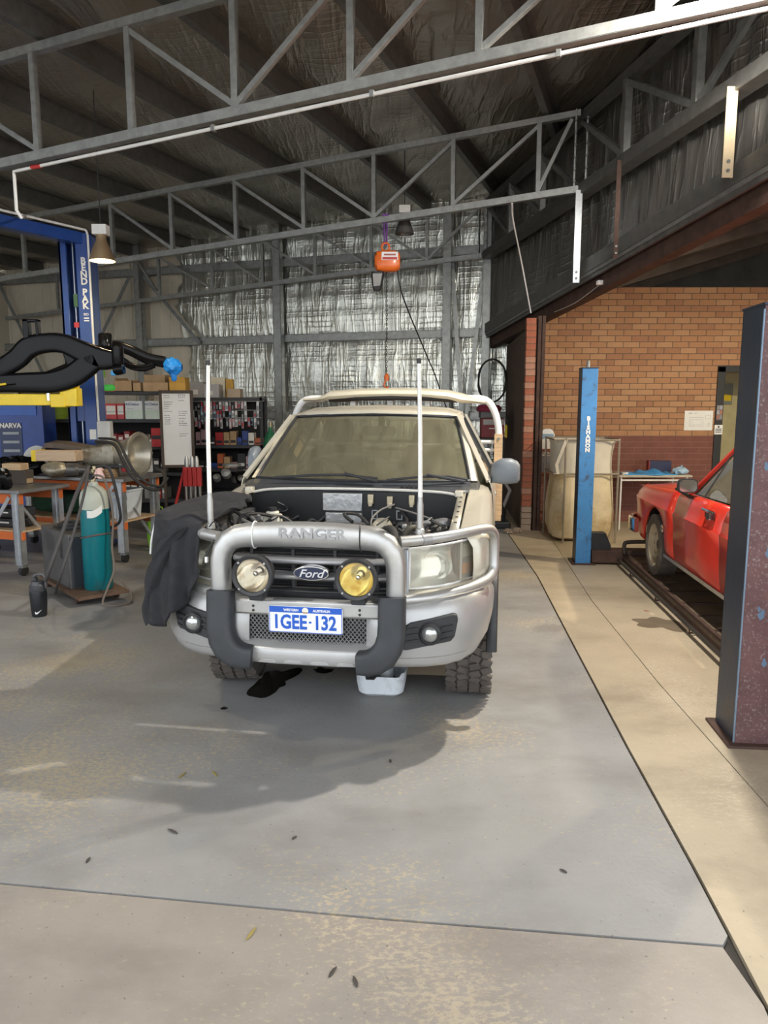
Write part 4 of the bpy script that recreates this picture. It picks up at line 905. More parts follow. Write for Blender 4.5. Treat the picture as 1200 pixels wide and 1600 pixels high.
# ---- wheels ----
tyre_m = mat('dusty_tyre_rubber', (.095, .082, .072), .85, 0, .3, 12, .15, 60)
def wheel(R_, w, rim_r, blocks=True, rm=None):
    root = bpy.data.objects.new('wheel', None); COL.objects.link(root); Mx = Matrix.Rotation(R(90), 4, 'Y')
    b = MB(); h = w / 2; b.lathe([(rim_r, -h * .8), (rim_r + .02, -h), (R_ * .82, -h), (R_ - .035, -h * .96), (R_ - .012, -h * .86), (R_ - .012, h * .86), (R_ - .035, h * .96), (R_ * .82, h), (rim_r + .02, h), (rim_r, h * .8)], 40, Mx)
    b.build('tyre', tyre_m, root)
    if blocks:
        b = MB(); rnd = random.Random(5)
        for k in range(44):
            for j, xo in enumerate((-.40, -.14, .14, .40)):
                a = 2 * math.pi * (k + (.5 if j % 2 else 0)) / 44
                m = Matrix.Rotation(a, 3, 'X') @ Matrix.Rotation(rnd.choice((-.4, .3, .15)), 3, 'Z')
                b.box(Matrix.Rotation(a, 3, 'X') @ Vector((xo * w, 0, R_ - .006)), (w * .225, 2 * math.pi * R_ / 44 * .74, .016), m)
        o = b.build('tread_blocks', tyre_m, root, 0); o['kind'] = 'stuff'
    b = MB(); b.lathe([(0, -h * .2), (rim_r * .3, -h * .25), (rim_r * .5, -h * .5), (rim_r * .8, -h * .35), (rim_r * .95, -h * .8), (rim_r + .008, -h * .86), (rim_r + .006, h * .8), (0, h * .5)], 28, Mx); b.build('rim', rm or alu, root)
    return root
w0 = wheel(.375, .255, .205); w0.name = 'front_wheel'; w0.parent = truck; w0.location = (.765, 1.0, .375); w0.rotation_euler = (0, 0, R(2))
w1 = dup(w0, truck, (-.70, 1.0, .375), R(8)); 
for x in (-.76, .76): 
    w2 = dup(w0, truck, (x, 4.0, .375), 0); w2.name = 'rear_wheel'
# ================= jacket on the fender =================
jk = mat('charcoal_fleece', (.022, .022, .026), .95, 0, .3, 14, .25, 120)
def TW(p): return Matrix.Translation(TO) @ Matrix.Rotation(-TA, 4, 'Z') @ Vector(p)
jt_ = thing('jacket', 'dark charcoal fleece jacket draped over the truck fender', 'jacket', tuple(TW((-.80, .45, .6))), -TA)
jo = Vector((-.80, .45, .6))
def drape(u, v):
    # u: along the hem from front (0) round the corner to the side (1); v: 0 top inner .. 1 hem
    plan = arc([(-.575, .120, 0), (-.63, .085, 0), (-.71, .085, 0), (-.79, .12, 0), (-.86, .20, 0), (-.90, .33, 0), (-.915, .55, 0), (-.915, .80, 0)], 8)
    k = u * (len(plan) - 1); i = min(int(k), len(plan) - 2); e = plan[i].lerp(plan[i + 1], k - i)
    inner = Vector((-.47 - .10 * u + .02 * math.sin(u * 9), .42 + .42 * u, 0)); ztop = 1.175 + .03 * u
    hem = .90 - .30 * min(1, (u / .42)) ** .8 + .012 * math.sin(u * 24) + .22 * max(0, u - .55)
    if v < .35:
        w = v / .35; q = inner.lerp(e, w ** .9); z = ztop + .012 * math.sin(u * 20 + v * 12) - (w ** 4) * .025
        return Vector((q.x, q.y, z + .012 * math.sin(w * 7 + u * 5))) - jo
    w = (v - .35) / .65
    cen = Vector((-.55, .65, 0)); out = (e - cen).normalized()
    amp = .026 * w ** .7; fold = amp * math.sin(u * 26 + 1.2 * math.sin(w * 3)) + amp * .5 * math.sin(u * 47 + 2)
    p = e + out * (.004 + .03 * math.sin(w * 1.7) + fold)
    z = ztop - .025 - (ztop - .025 - hem) * w
    return Vector((p.x, p.y, z)) - jo
b = MB(); b.grid(drape, 90, 40); b.build('body', jk, jt_, 70, solid=.012)
sl = arc([(-.70, .065, 1.10), (-.77, .075, 1.00), (-.83, .105, .86), (-.87, .14, .72), (-.885, .165, .605)], 6); b = MB(); secs = []
for i_, p in enumerate(sl):
    q_ = i_ / (len(sl) - 1); secs.append([p - jo + Vector((.07 * (1 - .2 * q_) * math.cos(a) * (1 + .12 * math.sin(q_ * 17 + a * 2)), .028 * math.sin(a) * (1 + .3 * math.sin(q_ * 13 + a * 3)), .035 * math.cos(a))) for a in [k * math.pi / 8 for k in range(16)]])
b.loft(secs); b.build('sleeve', jk, jt_, 70)
b = MB(); b.tube([Vector(p) - jo for p in arc([(-.895, .25, 1.12), (-.915, .25, 1.05), (-.925, .25, 1.0), (-.93, .25, .95)], 4)], .006, 6); b.build('drawcord', white, jt_)
# ================= drain pan and oil =================
pan = thing('oil_drain_pan', 'white plastic drain pan cut from a container under the truck bumper', 'drain pan', tuple(ground(598, 1090) + Vector((0, .15, 0))), R(-6))
pan.scale = (1.08, 1.1, 1.25)
wp = mat('stained_white_plastic', (.66, .70, .74), .45, 0, .08, 8, dirt=(.45, .46, .46), dscale=7, damt=.25)
secs = []
def ring(w, d, z, notch=0): return [(w * q[0], d * q[1], z - (notch if (q[1] < -.3 and -.32 < q[0] < -.05) else 0)) for q in rr(1, 1, .22, 6)]
b = MB()
fr = rr(1, 1, .22, 8)
# densify the front edge for the pouring notch
fr2 = []
for a, c in zip(fr, fr[1:] + fr[:1]):
    fr2.append(a)
    if abs(a[1] - c[1]) < 1e-6 and abs(a[0] - c[0]) > .3:
        for k in range(1, 10): fr2.append((a[0] + (c[0] - a[0]) * k / 10, a[1]))
def ring2(w, d, z, n=0): return [(w * x, d * y, z - (n if (y < -.45 and -.30 < x < -.06) else 0) - (.015 if (y < -.45 and n and x > -.06) else 0)) for x, y in fr2]
b.loft([ring2(.20, .24, 0), ring2(.255, .29, .02), ring2(.275, .31, .07), ring2(.28, .32, .125, .03), ring2(.27, .31, .125, .03), ring2(.262, .30, .07), ring2(.24, .27, .024), ring2(.18, .20, .012)]); b.build('pan_shell', wp, pan)
b = MB(); b.lathe([(0, 0), (.04, 0), (.04, .085), (.03, .09), (0, .09)], 16, Matrix.Translation((.02, .02, .012))); b.build('moulded_neck', wp, pan)
MB().prism([(.115 * math.cos(a / 12 * 6.283), .13 * math.sin(a / 12 * 6.283)) for a in range(12)], lambda x, y: (x, y, .02), lambda x, y: (x, y, .028)).build('old_oil', mat('old_oil', (.10, .085, .07), .3), pan)
oil = mat('wet_oil', (.012, .011, .010), .12, 0, .2, 5)
def splat(cx, cy, rx, ry, seed, label, h=.0015, spikes=.35, m=None, cat='oil spill', nm='oil_spill'):
    rnd = random.Random(seed); n = 56; o = thing('oil_spill', None, None); bpy.data.objects.remove(o)
    ph = [(rnd.uniform(0, 6.28), rnd.uniform(.4, 1)) for _ in range(7)]; poly = []
    for k in range(n):
        a = 2 * math.pi * k / n; r = 1 + spikes * sum(math.sin(a * (j + 2) + p) * w / (1 + .35 * j) for j, (p, w) in enumerate(ph)) * .55
        poly.append((rx * r * math.cos(a), ry * r * math.sin(a)))
    c = ground(cx, cy); o = MB().prism(poly, lambda x, y: (x, y, 0), lambda x, y: (x, y, h)).build(nm, m or oil, None, 0); o.location = (c.x, c.y, .0004)
    return tag(o, label, cat)
splat(425, 1066, .12, .22, 2, 'large wet black oil spill below the bumper', spikes=.55)
splat(350, 1107, .018, .02, 4, 'tiny black oil drip on the grey floor ahead of the front wheel')
splat(505, 1048, .06, .05, 9, 'small dark oil patch between large spill and drain pan')
splat(1035, 975, .20, .17, 12, 'flat dark stain on the bare concrete beside the runway', h=.001, spikes=.4, m=mat('dark_mark', (.16, .125, .085), .6, 0, .2, 5), cat='mark', nm='floor_mark')  # thin flat shape, darker than the slab it lies on
# ================= chain hoist =================
top = T(E2, u_at(E2, 600), .0); hz_ = aty(606, 425, top.y)
ho = thing('chain_hoist', 'orange chain hoist with black chain bag hanging from the roof truss', 'hoist', tuple(hz_))
orng = mat('hoist_orange', (.80, .16, .02), .4, 0, .1, 8, coat=.2)
b = MB(); b.loft([[(x, w * q[1], .13 + h * q[0]) for q in rr(1, 1, .28, 4)] for x, w, h in ((-.17, .14, .16), (-.14, .20, .24), (-.03, .22, .27), (.10, .22, .26), (.15, .18, .20), (.16, .12, .14))]); b.build('hoist_body', orng, ho)
b = MB(); b.bx(-.08, .13, -.1125, -.109, .13, .23); lb = b.build('name_plate', whiteb, ho, 0)
MB().bx(-.07, .12, -.1145, -.1125, .135, .165).build('plate_band', redp, lb, 0)
b = MB(); b.bx(-.05, .10, -.1145, -.1125, .185, .205); b.build('plate_text', mat('plate_grey', (.4, .1, .1), .5), lb, 0)
b = MB(); b.tube([(-.03 + .05 * math.cos(R(a)), 0, .31 + .05 * math.sin(R(a))) for a in range(-60, 241, 20)], .014, 8); b.build('top_hook', orng, ho)
b = MB(); b.lathe([(0, .24), (.03, .24), (.03, .27), (0, .27)], 12, Matrix.Translation((-.03, 0, 0))); b.build('swivel', orng, ho)
pu = mat('purple_sling', (.16, .05, .30), .8)
zt = top.z - hz_.z - .014
b = MB(); b.tube([(-.045, 0, .33), (-.05, 0, zt + .06)], .010, 6); b.tube([(-.015, 0, .33), (-.01, 0, zt + .06)], .010, 6); b.tube([(-.06, -.06, zt + .06), (0, -.06, zt + .06), (0, .06, zt + .06), (-.06, .06, zt + .06)], .012, 6, closed=True); b.build('lifting_sling', pu, ho)
b = MB(); b.loft([[(-.13 + x + w * q[0], d * q[1], z) for q in rr(1, 1, .25, 4)] for x, z, w, d in ((.0, .0, .16, .12), (.0, -.03, .17, .13), (-.01, -.20, .12, .10), (-.015, -.24, .08, .07))]); cbag = b.build('chain_bag', blk, ho)
b = MB(); b.prism([(-.195, -.03), (-.075, -.03), (-.10, -.18), (-.185, -.19)], lambda x, z: (x, -.066, z), lambda x, z: (x, -.069, z)); b.build('bag_panel', mat('bag_grey', (.35, .35, .35), .8), cbag)
# load chain: alternating links
b = MB(); zend = 2.12 - hz_.z; z = .0; k = 0
while z > zend:
    ring_ = [Vector((.010 * math.cos(R(a)), 0, .020 * math.sin(R(a)))) for a in range(0, 360, 60)]
    m = Matrix.Rotation(R(90) * (k % 2), 3, 'Z'); b.tube([m @ p + Vector((-.015, 0, z)) for p in ring_], .0045, 4, closed=True); z -= .030; k += 1
b.build('load_chain', mat('chain_steel', (.09, .085, .08), .5, .7), ho, 0)['kind'] = 'stuff'
b = MB(); b.lathe([(0, .0), (.03, .0), (.035, .05), (.02, .09), (0, .10)], 12, Matrix.Translation((-.015, 0, zend - .06))); hb_ = b.build('hook_block', orng, ho)
b = MB(); b.tube([(-.015 + .035 * math.cos(R(a)), 0, zend - .11 + .04 * math.sin(R(a))) for a in range(95, 345, 25)], .010, 7); b.build('hook', orng, hb_)
b = MB(); b.tube(arc([(.12, .02, .06), (.2, .1, -.3), (.55, 1.0, -.95), (.75, 1.8, -1.25), (1.0, 2.6, -1.75), (1.15, 2.9, -1.9)], 6), .009, 6); b.build('control_cable', blk, ho)
# ================= white conduit along the first truss and down to the lift =================
co_ = T(E1, 0) ; cd = MB()
c_pts = [T(E1, u, -.10) - dv * .05 for u in (-.2, 2, 4, u_at(E1, 28) - .06, u_at(E1, 28))]
Lp = aty(33, 330, 8.15); zl = aty(33, 338, c_pts[-1].y).z; cq = [c_pts[-1] + Vector((0, 0, -.05)), Vector((c_pts[-1].x, c_pts[-1].y, zl + .05)), Vector((c_pts[-1].x + .02, c_pts[-1].y + .03, zl)), Vector((-3.92, 8.45, 3.80))]
cnd = thing('conduit', 'white electrical conduit under the first truss dropping towards the blue lift', 'conduit', tuple(c_pts[0]))
b = MB(); b.tube([p - c_pts[0] for p in c_pts + cq], .014, 8); b.build('pipe', white, cnd)
for u in (.6, 1.9, 3.2, 4.5):
    p = T(E1, u, -.10) - dv * .05 - c_pts[0]; q = MB(); q.box(p, (.03, .045, .045), math.atan2(tv.y, tv.x)); q.build('saddle', galvd, cnd, 0)
p = T(E1, u_at(E1, 62), -.10) - dv * .05 - c_pts[0]; q = MB(); q.tube([p - tv * .05, p + tv * .05], .017, 8); q.build('joiner', redp, cnd)
b = MB(); a0 = aty(800, 318, 9.0); pts = [a0, aty(802, 345, 9.3), aty(815, 410, 9.9), Vector((1.98, 10.2, 2.97))]
o = MB().tube(arc(pts, 5), .010, 6).build('roof_cable', white, None); tag(o, 'thin white cable running from truss down to the brick pier', 'cable')
# ================= blue two-post lift =================
lift = thing('two_post_lift', 'blue two post car lift with yellow arms under a black chassis', 'car lift', (-3.64, 9.0, 0))
def LP(nm, mb, m=liftblue, par=lift, **k): return mb.build(nm, m, par, **k)
LH = 3.74
b = MB(); b.bx(.01, .155, 0, .05, 0, LH); LP('post_face', b, bevel=.006)
b = MB(); b.bx(-.19, .155, .26, .30, 0, LH); b.bx(.125, .155, .05, .26, 0, LH); b.bx(-.19, -.16, .0, .26, 0, LH); b.bx(-.19, -.10, 0, .03, 0, LH); LP('post_channel', b, bevel=.005)
b = MB(); b.bx(-.25, .25, -.1, .45, 0, .02); LP('base_plate', b)
b = MB(); b.bx(-.09, .02, .03, .24, 1.55, 2.25); LP('carriage', b)
b = MB(); b.bx(-.05, .0, .02, .06, 2.9, 3.05); LP('carriage_lock', b, mat('dark_green_paint', (.05, .12, .06), .5))
for x in (-.06, -.01):
    b = MB(); b.tube([(x, .10, .02), (x, .10, LH)], .008, 6); LP('lift_cable', b, bright)
z = 3.42
for ch in 'BEND PAK':
    if ch != ' ': text(ch, .105, white, lift, Matrix.Translation((.098, -.003, z)) @ FRONT, 'post_letter', .001, .004)
    z -= .078 if ch != ' ' else .045
text('ISO', .04, white, lift, Matrix.Translation((.10, -.003, z - .02)) @ FRONT, 'post_letter', .001, .001)
for kz in range(2): LP('small_print', MB().bx(.07, .13, -.002, 0, z - .07 - kz * .03, z - .055 - kz * .03), white)
LP('warning_label', MB().bx(-.06, .0, .018, .022, 2.66, 2.72), redp)
LP('post_label', MB().bx(.06, .14, -.002, 0, 1.33, 1.45), paper)
LP('post_label', MB().bx(.07, .13, -.002, 0, .98, 1.15), cardb)
LP('control_box', MB().bx(.16, .32, -.03, .08, 1.30, 1.55), mat('control_grey', (.62, .62, .60), .5), bevel=.008)
b = MB(); b.tube(arc([(.13, -.02, LH + .03), (.165, -.01, LH), (.17, -.005, LH - .2), (.17, -.005, 2.4), (.18, -.01, 1.55)], 4), .013, 8); LP('hydraulic_pipe', b, white)
b = MB(); b.tube(arc([(.25, 0, 1.30), (.24, -.02, 1.1), (.28, -.02, .9), (.35, 0, .8)], 4), .015, 8); LP('hydraulic_pipe', b, white)
dirb = Vector((-1.55, -2.6, 0)); dirb = dirb.normalized() * 3.05
b = MB(); b.bar(Vector((0.1, .15, LH - .06)), dirb + Vector((0, 0, LH - .06)), .16, .13); LP('overhead_beam', b, bevel=.006)
b = MB(); b.tube([Vector((.15, .0, LH + .03)), dirb + Vector((.1, -.1, LH + .03))], .014, 8); LP('beam_pipe', b, white)
b = MB(); q = dirb; b.bx(q.x - .19, q.x + .19, q.y - .15, q.y + .15, 0, LH); LP('far_post', b, bevel=.006)
# arms
aw = Vector((-3.30, 7.95, 0)) - lift.location; aw.z = 1.80
e0 = dirb + Vector((.1, .1, 1.80))
b = MB(); m_ = Vector((-4.9, 7.75, 1.80)) - Vector((lift.location.x, lift.location.y, 0)); m2_ = Vector((-3.52, 7.92, 1.80)) - Vector((lift.location.x, lift.location.y, 0))
b.bar(m_, m2_, .12, .12); LP('swing_arm', b, yellowp, bevel=.008)
b = MB(); b.bar(e0, m_, .12, .12); LP('swing_arm', b, yellowp, bevel=.008)
b = MB(); b.bx(m2_.x + .0, m2_.x + .16, m2_.y - .08, m2_.y + .08, 1.72, 1.86); b.bx(m2_.x + .10, m2_.x + .28, m2_.y - .07, m2_.y + .09, 1.73, 1.92); b.bx(m2_.x + .20, m2_.x + .27, m2_.y - .06, m2_.y + .06, 1.92, 1.97); LP('arm_end', b, yellowp, bevel=.01)
LP('arm_pin', MB().lathe([(0, 0), (.025, 0), (.025, .11), (0, .11)], 14, Matrix.Translation((m2_.x - .02, m2_.y - .06, 1.79))), chrome)
b = MB(); b.bar(Vector((-.45, .05, 1.80)), Vector((-.05, .1, 1.80)), .1, .1); LP('swing_arm', b, yellowp)
b = MB(); b.tube([(m_.x + .25, m_.y - .05, 1.86), (m_.x + 1.0, m_.y - .05, 1.96)], .012, 6); LP('arm_tie_rod', b, yellowp)
# chassis on the lift
CY = 7.85
def cpx(x, y, Y=CY): return aty(x, y, Y)
cb = cpx(80, 610)
chs = thing('vehicle_chassis', 'gloss black bare vehicle chassis resting on the yellow lift arms', 'chassis', tuple(cb))
def rail(nm, pts, hs, w=.09, Y=CY, n=5):
    P = arc([cpx(x, y, Y) - cb for x, y in pts], n); Hh = []
    for i in range(len(P)):
        k = i / (len(P) - 1) * (len(hs) - 1); j = min(int(k), len(hs) - 2); Hh.append(hs[j] + (hs[j + 1] - hs[j]) * (k - j))
    b = MB(); secs = []
    for i, p in enumerate(P):
        t = (P[min(i + 1, len(P) - 1)] - P[max(i - 1, 0)]).normalized(); nn = Vector((0, 1, 0)).cross(t).normalized()
        secs.append([p + nn * q[0] * Hh[i] + Vector((0, 1, 0)) * q[1] for q in rr(1, w, .012 if w > .05 else .008, 3)] if False else [p + nn * (q[0] * Hh[i]) + Vector((0, q[1], 0)) for q in [(x_ , y_) for x_, y_ in [(a / .2, c) for a, c in rr(.2, w, .03, 4)]]])
    b.loft(secs); return b.build(nm, blkg, chs)
rail('kick_up_rail', [(-60, 590), (-10, 580), (25, 562), (45, 543), (72, 536), (100, 537), (128, 549), (155, 560), (178, 562)], [.18, .19, .21, .22, .2, .2, .22, .24, .18])
rail('lower_rail', [(-60, 604), (0, 599), (40, 598), (80, 597), (112, 588), (135, 572), (152, 563)], [.17, .19, .21, .23, .24, .24, .18])
rail('gusset', [(104, 545), (112, 562), (118, 580)], [.1, .14, .1], .05)
rail('far_rail', [(120, 546), (150, 548), (180, 541), (205, 548), (230, 560), (258, 566)], [.10, .12, .12, .12, .13, .13], .08, 8.6)
rail('track_arm', [(150, 552), (185, 560), (205, 572), (225, 575), (240, 570)], [.07, .08, .08, .08, .08], .07, 8.5)
b = MB(); 
for (x, y, Yd, w) in ((51, 530, CY, .15), (165, 542, 8.4, .14)):
    p = cpx(x, y, Yd) - cb; b2 = MB()
    if x < 100:
        b2.bx(p.x - .08, p.x - .02, p.y - .04, p.y + .04, p.z, p.z + .20); b2.bx(p.x + .05, p.x + .08, p.y - .04, p.y + .04, p.z, p.z + .20); b2.bx(p.x - .08, p.x + .08, p.y - .04, p.y + .04, p.z + .17, p.z + .20)
    else: b2.lathe([(0, 0), (.075, 0), (.075, .13), (.065, .15), (0, .15)], 18, Matrix.Translation(p))
    b2.build('spring_tower', blkg, chs, bevel=.008)
p = cpx(184, 556, 7.8) - cb
MB().lathe([(0, -.09), (.055, -.09), (.06, -.07), (.06, .09), (.05, .10), (0, .10)], 18, Matrix.Translation(p)).build('body_mount', blkg, chs)
p = cpx(186, 577, 7.8) - cb
MB().lathe([(.02, -.05), (.055, -.05), (.06, 0), (.055, .05), (.02, .05)], 18, Matrix.Translation(p) @ Matrix.Rotation(R(80), 4, 'Y')).build('bush_eye', blkg, chs)
p = cpx(177, 583, 7.78) - cb; b = MB(); b.box(p, (.05, .04, .05), .4); b.build('blue_tie', mat('sky_blue_plastic', (.05, .35, .75), .5), chs, bevel=.012)
p0 = cpx(68, 540) - cb; MB().lathe([(0, 0), (.035, 0), (.03, .03), (0, .035)], 12, Matrix.Translation(p0 + Vector((0, 0, .03)))).build('bolt_boss', blkg, chs)
b = MB(); q0, q1 = cpx(40, 600) - cb, cpx(140, 560, 8.6) - cb; b.tube([q0 + Vector((0, .05, 0)), q1], .05, 12); b.build('cross_member', blkg, chs)
bw = cpx(268, 571, 8.6)
rb = random.Random(11); b = MB()
def bagfn(u, v):
    a = u * 2 * math.pi; t = v; r = .085 * (math.sin(math.pi * min(.97, .08 + .92 * t)) ** .45) * (1 + .12 * math.sin(a * 5 + t * 6) + .08 * math.sin(a * 9 - t * 9))
    return Vector((-.08 + .20 * t, r * math.cos(a), r * 1.15 * math.sin(a) - .02 * t))
b.grid(bagfn, 28, 14); o = b.build('plastic_wrap', mat('blue_plastic_bag', (.02, .25, .75), .3, 0, .15, 12, .3, 30), None, 60); o.location = bw
tag(o, 'crumpled blue plastic bag wrapped over the chassis rail end', 'plastic bag')
bag2 = o; b = MB(); b.loft([[(x + .05 * k_ * q[0], .05 * k_ * q[1], z) for q in rr(1, 1, .3, 3)] for x, z, k_ in ((.02, -.06, 1.6), (.02, -.11, 1.3), (.025, -.16, 1.2), (.02, -.18, .6))]); b.build('bag_tail', MC['blue_plastic_bag'], bag2)

# ================= benches =================
def bench(loc, L, D, Hh, label, shelf=True):
    t = thing('work_bench', label, 'bench', loc, math.atan2(tv.y, tv.x) - math.pi)
    # local: x<0 to the left from the front right leg, y to the back
    MB().bx(-L, .12, -.10, D + .06, Hh - .035, Hh).build('bench_top', mat('bench_steel', (.33, .34, .34), .35, .7, .15, 6, dirt=(.2, .18, .15), damt=.3), t, 0, bevel=.004)
    for y in (0, D):
        MB().bx(-L + .05, .06, y - .02, y + .02, Hh - .15, Hh - .05).build('orange_beam', orangep, t, 0)
        MB().bx(-L + .05, .06, y - .02, y + .02, .38, .46).build('orange_beam', orangep, t, 0)
    MB().bx(-L + .05, .06, .0, D, .46, .475).build('lower_shelf', timber, t, 0)
    for x in (0, -L + .1):
        for y in (0, D):
            b = MB(); b.bx(x - .045, x + .045, y - .035, y - .028, .12, Hh - .035); b.bx(x - .045, x - .035, y - .035, y + .035, .12, Hh - .035); b.bx(x + .035, x + .045, y - .035, y + .035, .12, Hh - .035); b.bx(x - .012, x + .012, y - .04, y - .03, .12, Hh - .04); b.build('leg', bright, t, 0)
            c = MB(); c.lathe([(0, -.02), (.05, -.02), (.055, 0), (.05, .02), (0, .02)], 18, Matrix.Translation((x, y + .02, .055)) @ Matrix.Rotation(R(90), 4, 'Y')); cs = c.build('caster', dkrub, t)
            MB().bx(x - .035, x + .035, y - .02, y + .05, .09, .125).build('caster_fork', galvd, cs, 0)
    b = MB(); b.bar((-.02, 0, Hh - .1), (-.02, D, .15), .03, .02, (1, 0, 0)); b.build('brace', bright, t, 0)
    b = MB(); b.bar((-.06, -.04, Hh - .08), (-.48, -.04, .28), .04, .008, (0, 1, 0)); b.build('brace', bright, t, 0)
    return t
b1 = bench((-3.72, 7.40, 0), 1.7, .55, .90, 'galvanised bench with timber blocks on top and black cases below')
b2 = bench((-2.90, 8.05, 0), 1.95, .60, .95, 'galvanised bench with orange beams carrying gearboxes')
def BL(bn, x, y, z): return bn.matrix_basis @ Vector((x, y, z))
brot = math.atan2(tv.y, tv.x) - math.pi
# items on the gearbox bench: positions from pixels on the bench top
def on(px, py, z): return ground(px, py, z)
gb = thing('gearbox', 'large alloy gearbox with open bell housing lying on the bench', 'gearbox', tuple(on(174, 747, .95) + Vector((0, .22, .070))), R(-14)); gb.scale = (1.05,) * 3
Mx = Matrix.Translation((0, .05, .17)) @ Matrix.Rotation(R(90), 4, 'Y')
b = MB(); b.lathe([(.11, -.20), (.12, -.1), (.13, 0), (.17, .12), (.21, .18), (.225, .22), (.235, .22), (.235, .245), (.20, .245), (.18, .2), (.12, .10), (0, .1)], 28, Mx); b.build('bell_housing', mat('bell_alloy', (.50, .47, .40), .4, .75, .18, 8, .15, 50), gb)
b = MB(); b.loft([[(x, .05 + w * q[1], .17 + h * q[0] + dz) for q in rr(1, 1, .25, 4)] for x, w, h, dz in ((-.44, .12, .14, -.02), (-.40, .20, .20, -.02), (-.28, .22, .22, -.02), (-.2, .24, .24, 0), (-.1, .25, .26, 0), (0, .26, .28, 0))]); b.build('gear_case', castal, gb)
for k in range(8):
    a = k * math.pi / 4; q = MB(); q.lathe([(0, 0), (.016, 0), (.016, .03), (0, .03)], 8, Mx @ Matrix.Translation((.222 * math.cos(a), .222 * math.sin(a), .22))); q.build('flange_boss', castal, gb)
for x in (-.36, -.1): MB().bx(x - .03, x + .03, -.03, .13, -.066, .08).build('support_foot', castal, gb, 0)
MB().prism([(-.04, .15), (.03, .16), (.035, .19), (-.03, .185)], lambda x, z: (x + .16, -.13, z), lambda x, z: (x + .16, -.15, z)).build('paper_tag', paper, gb, 0)
tc_ = thing('transfer_case', 'small mottled alloy transfer case on the bench under the timber box', 'gearbox', (aty(88, 735, 8.14).x, 8.14, .951))
def blob(fn_r, sx, sy, sz, n=20, m=12):
    b = MB()
    def f(u, v):
        a = u * 2 * math.pi; t = v * math.pi; r = fn_r(a, t); return Vector((sx * r * math.sin(t) * math.cos(a), sy * r * math.sin(t) * math.sin(a), max(.001, sz + -sz * r * math.cos(t))))
    b.grid(f, n, m); return b
blob(lambda a, t: 1 + .08 * math.sin(3 * a) * math.sin(2 * t) + .05 * math.sin(7 * a + 3 * t), .16, .14, .085).build('case', castal, tc_)
b = MB(); b.lathe([(.075, 0), (.07, .12), (.05, .14), (.045, .22), (0, .22)], 16, Matrix.Translation((.12, 0, .085)) @ Matrix.Rotation(R(90), 4, 'Y')); b.build('output_housing', mat('oily_dark_metal', (.10, .095, .09), .4, .5, .3, 12), tc_)
for k in range(6):
    a = k * math.pi / 3; q = MB(); q.lathe([(0, 0), (.012, 0), (.012, .02), (0, .02)], 6, Matrix.Translation((.12, .06 * math.cos(a), .085 + .06 * math.sin(a))) @ Matrix.Rotation(R(90), 4, 'Y')); q.build('bolt', galvd, tc_)
bxp = aty(90, 712, 8.28); bxp.x -= .10; tb = thing('timber_box', 'long pale timber block with yellow tape above the transfer case', 'timber block', (bxp.x + .1, bxp.y, 1.125), R(-8))
MB().bx(-.26, .26, -.09, .09, 0, .115).build('block', mat('pale_timber', (.52, .38, .26), .75, 0, .12, 6, stretch=(1, 8, 8)), tb, 0, bevel=.004)
MB().bx(-.26, -.21, -.093, .093, -.003, .118).build('tape', yellowp, tb, 0)
MB().bx(-.15, .25, .05, .09, -.174, 0).build('packer', mat('packer_dark', (.09, .075, .06), .8), tb, 0)
sh = thing('steel_cover', 'bent dark brown sheet cover lying across the bench parts', 'cover', (bxp.x + .14, bxp.y + .30, .952), R(-6))
b = MB(); P = [(-.42, .16), (-.28, .36), (-.10, .35), (.20, .30), (.36, .20), (.42, .17)]; b.loft([[(x, -.08, z), (x, .16, z + .02), (x, .16, z - .02), (x, -.08, z - .06)] for x, z in P]); b.build('shell', mat('brown_oxide', (.11, .085, .07), .7, .2, .25, 7), sh, bevel=.006)
for x in (-.28, .30): MB().bx(x - .02, x + .02, .0, .12, 0, .20).build('support', MC['packer_dark'], sh, 0)
ds = thing('clutch_disc', 'grey round disc leaning behind the bench parts', 'disc', (aty(50, 700, 8.5).x, 8.62, .952))
MB().lathe([(0, 0), (.15, 0), (.16, .01), (.16, .03), (.05, .035), (0, .035)], 28, Matrix.Translation((0, 0, .16)) @ Matrix.Rotation(R(80), 4, 'X')).build('plate', mat('disc_grey', (.42, .42, .40), .5, .3), ds)
MB().lathe([(0, .03), (.05, .03), (.05, .055), (0, .055)], 16, Matrix.Translation((0, 0, .16)) @ Matrix.Rotation(R(80), 4, 'X')).build('hub', galvd, ds)
rg = thing('pink_rag', 'crumpled pink rag on the bench above the gas cylinder', 'rag', (aty(153, 740, 8.0).x, 8.02, .951))
b = MB()
def ragf(u, v):
    a = u * 2 * math.pi; r = .10 * v * (1 + .25 * math.sin(5 * a) + .15 * math.sin(9 * a + 2)); z = .13 * (1 - v ** 1.6) + .02 * math.sin(7 * a) * v
    return Vector((r * math.cos(a), r * .8 * math.sin(a), max(.004, z)))
b.grid(ragf, 40, 10); b.build('cloth', mat('pink_cloth', (.72, .50, .48), .9, 0, .12, 10), rg, 60, solid=.004)
br = thing('brake_drum', 'small brownish drum with stacked rings beside the pink rag', 'drum', (aty(170, 740, 8.05).x, 8.08, .951))
MB().lathe([(0, 0), (.07, 0), (.085, .02), (.08, .03), (.088, .045), (.08, .06), (.085, .075), (.07, .10), (0, .10)], 20).build('rings', mat('brown_brass', (.32, .22, .13), .5, .4), br)
MB().lathe([(0, .10), (.03, .10), (.03, .115), (0, .115)], 12).build('hub', galvd, br)
bp_ = thing('black_bracket', 'flat black steel bracket lying on the bench before the gearbox', 'bracket', (aty(172, 722, 8.05).x, 8.08, 1.066), R(-20))
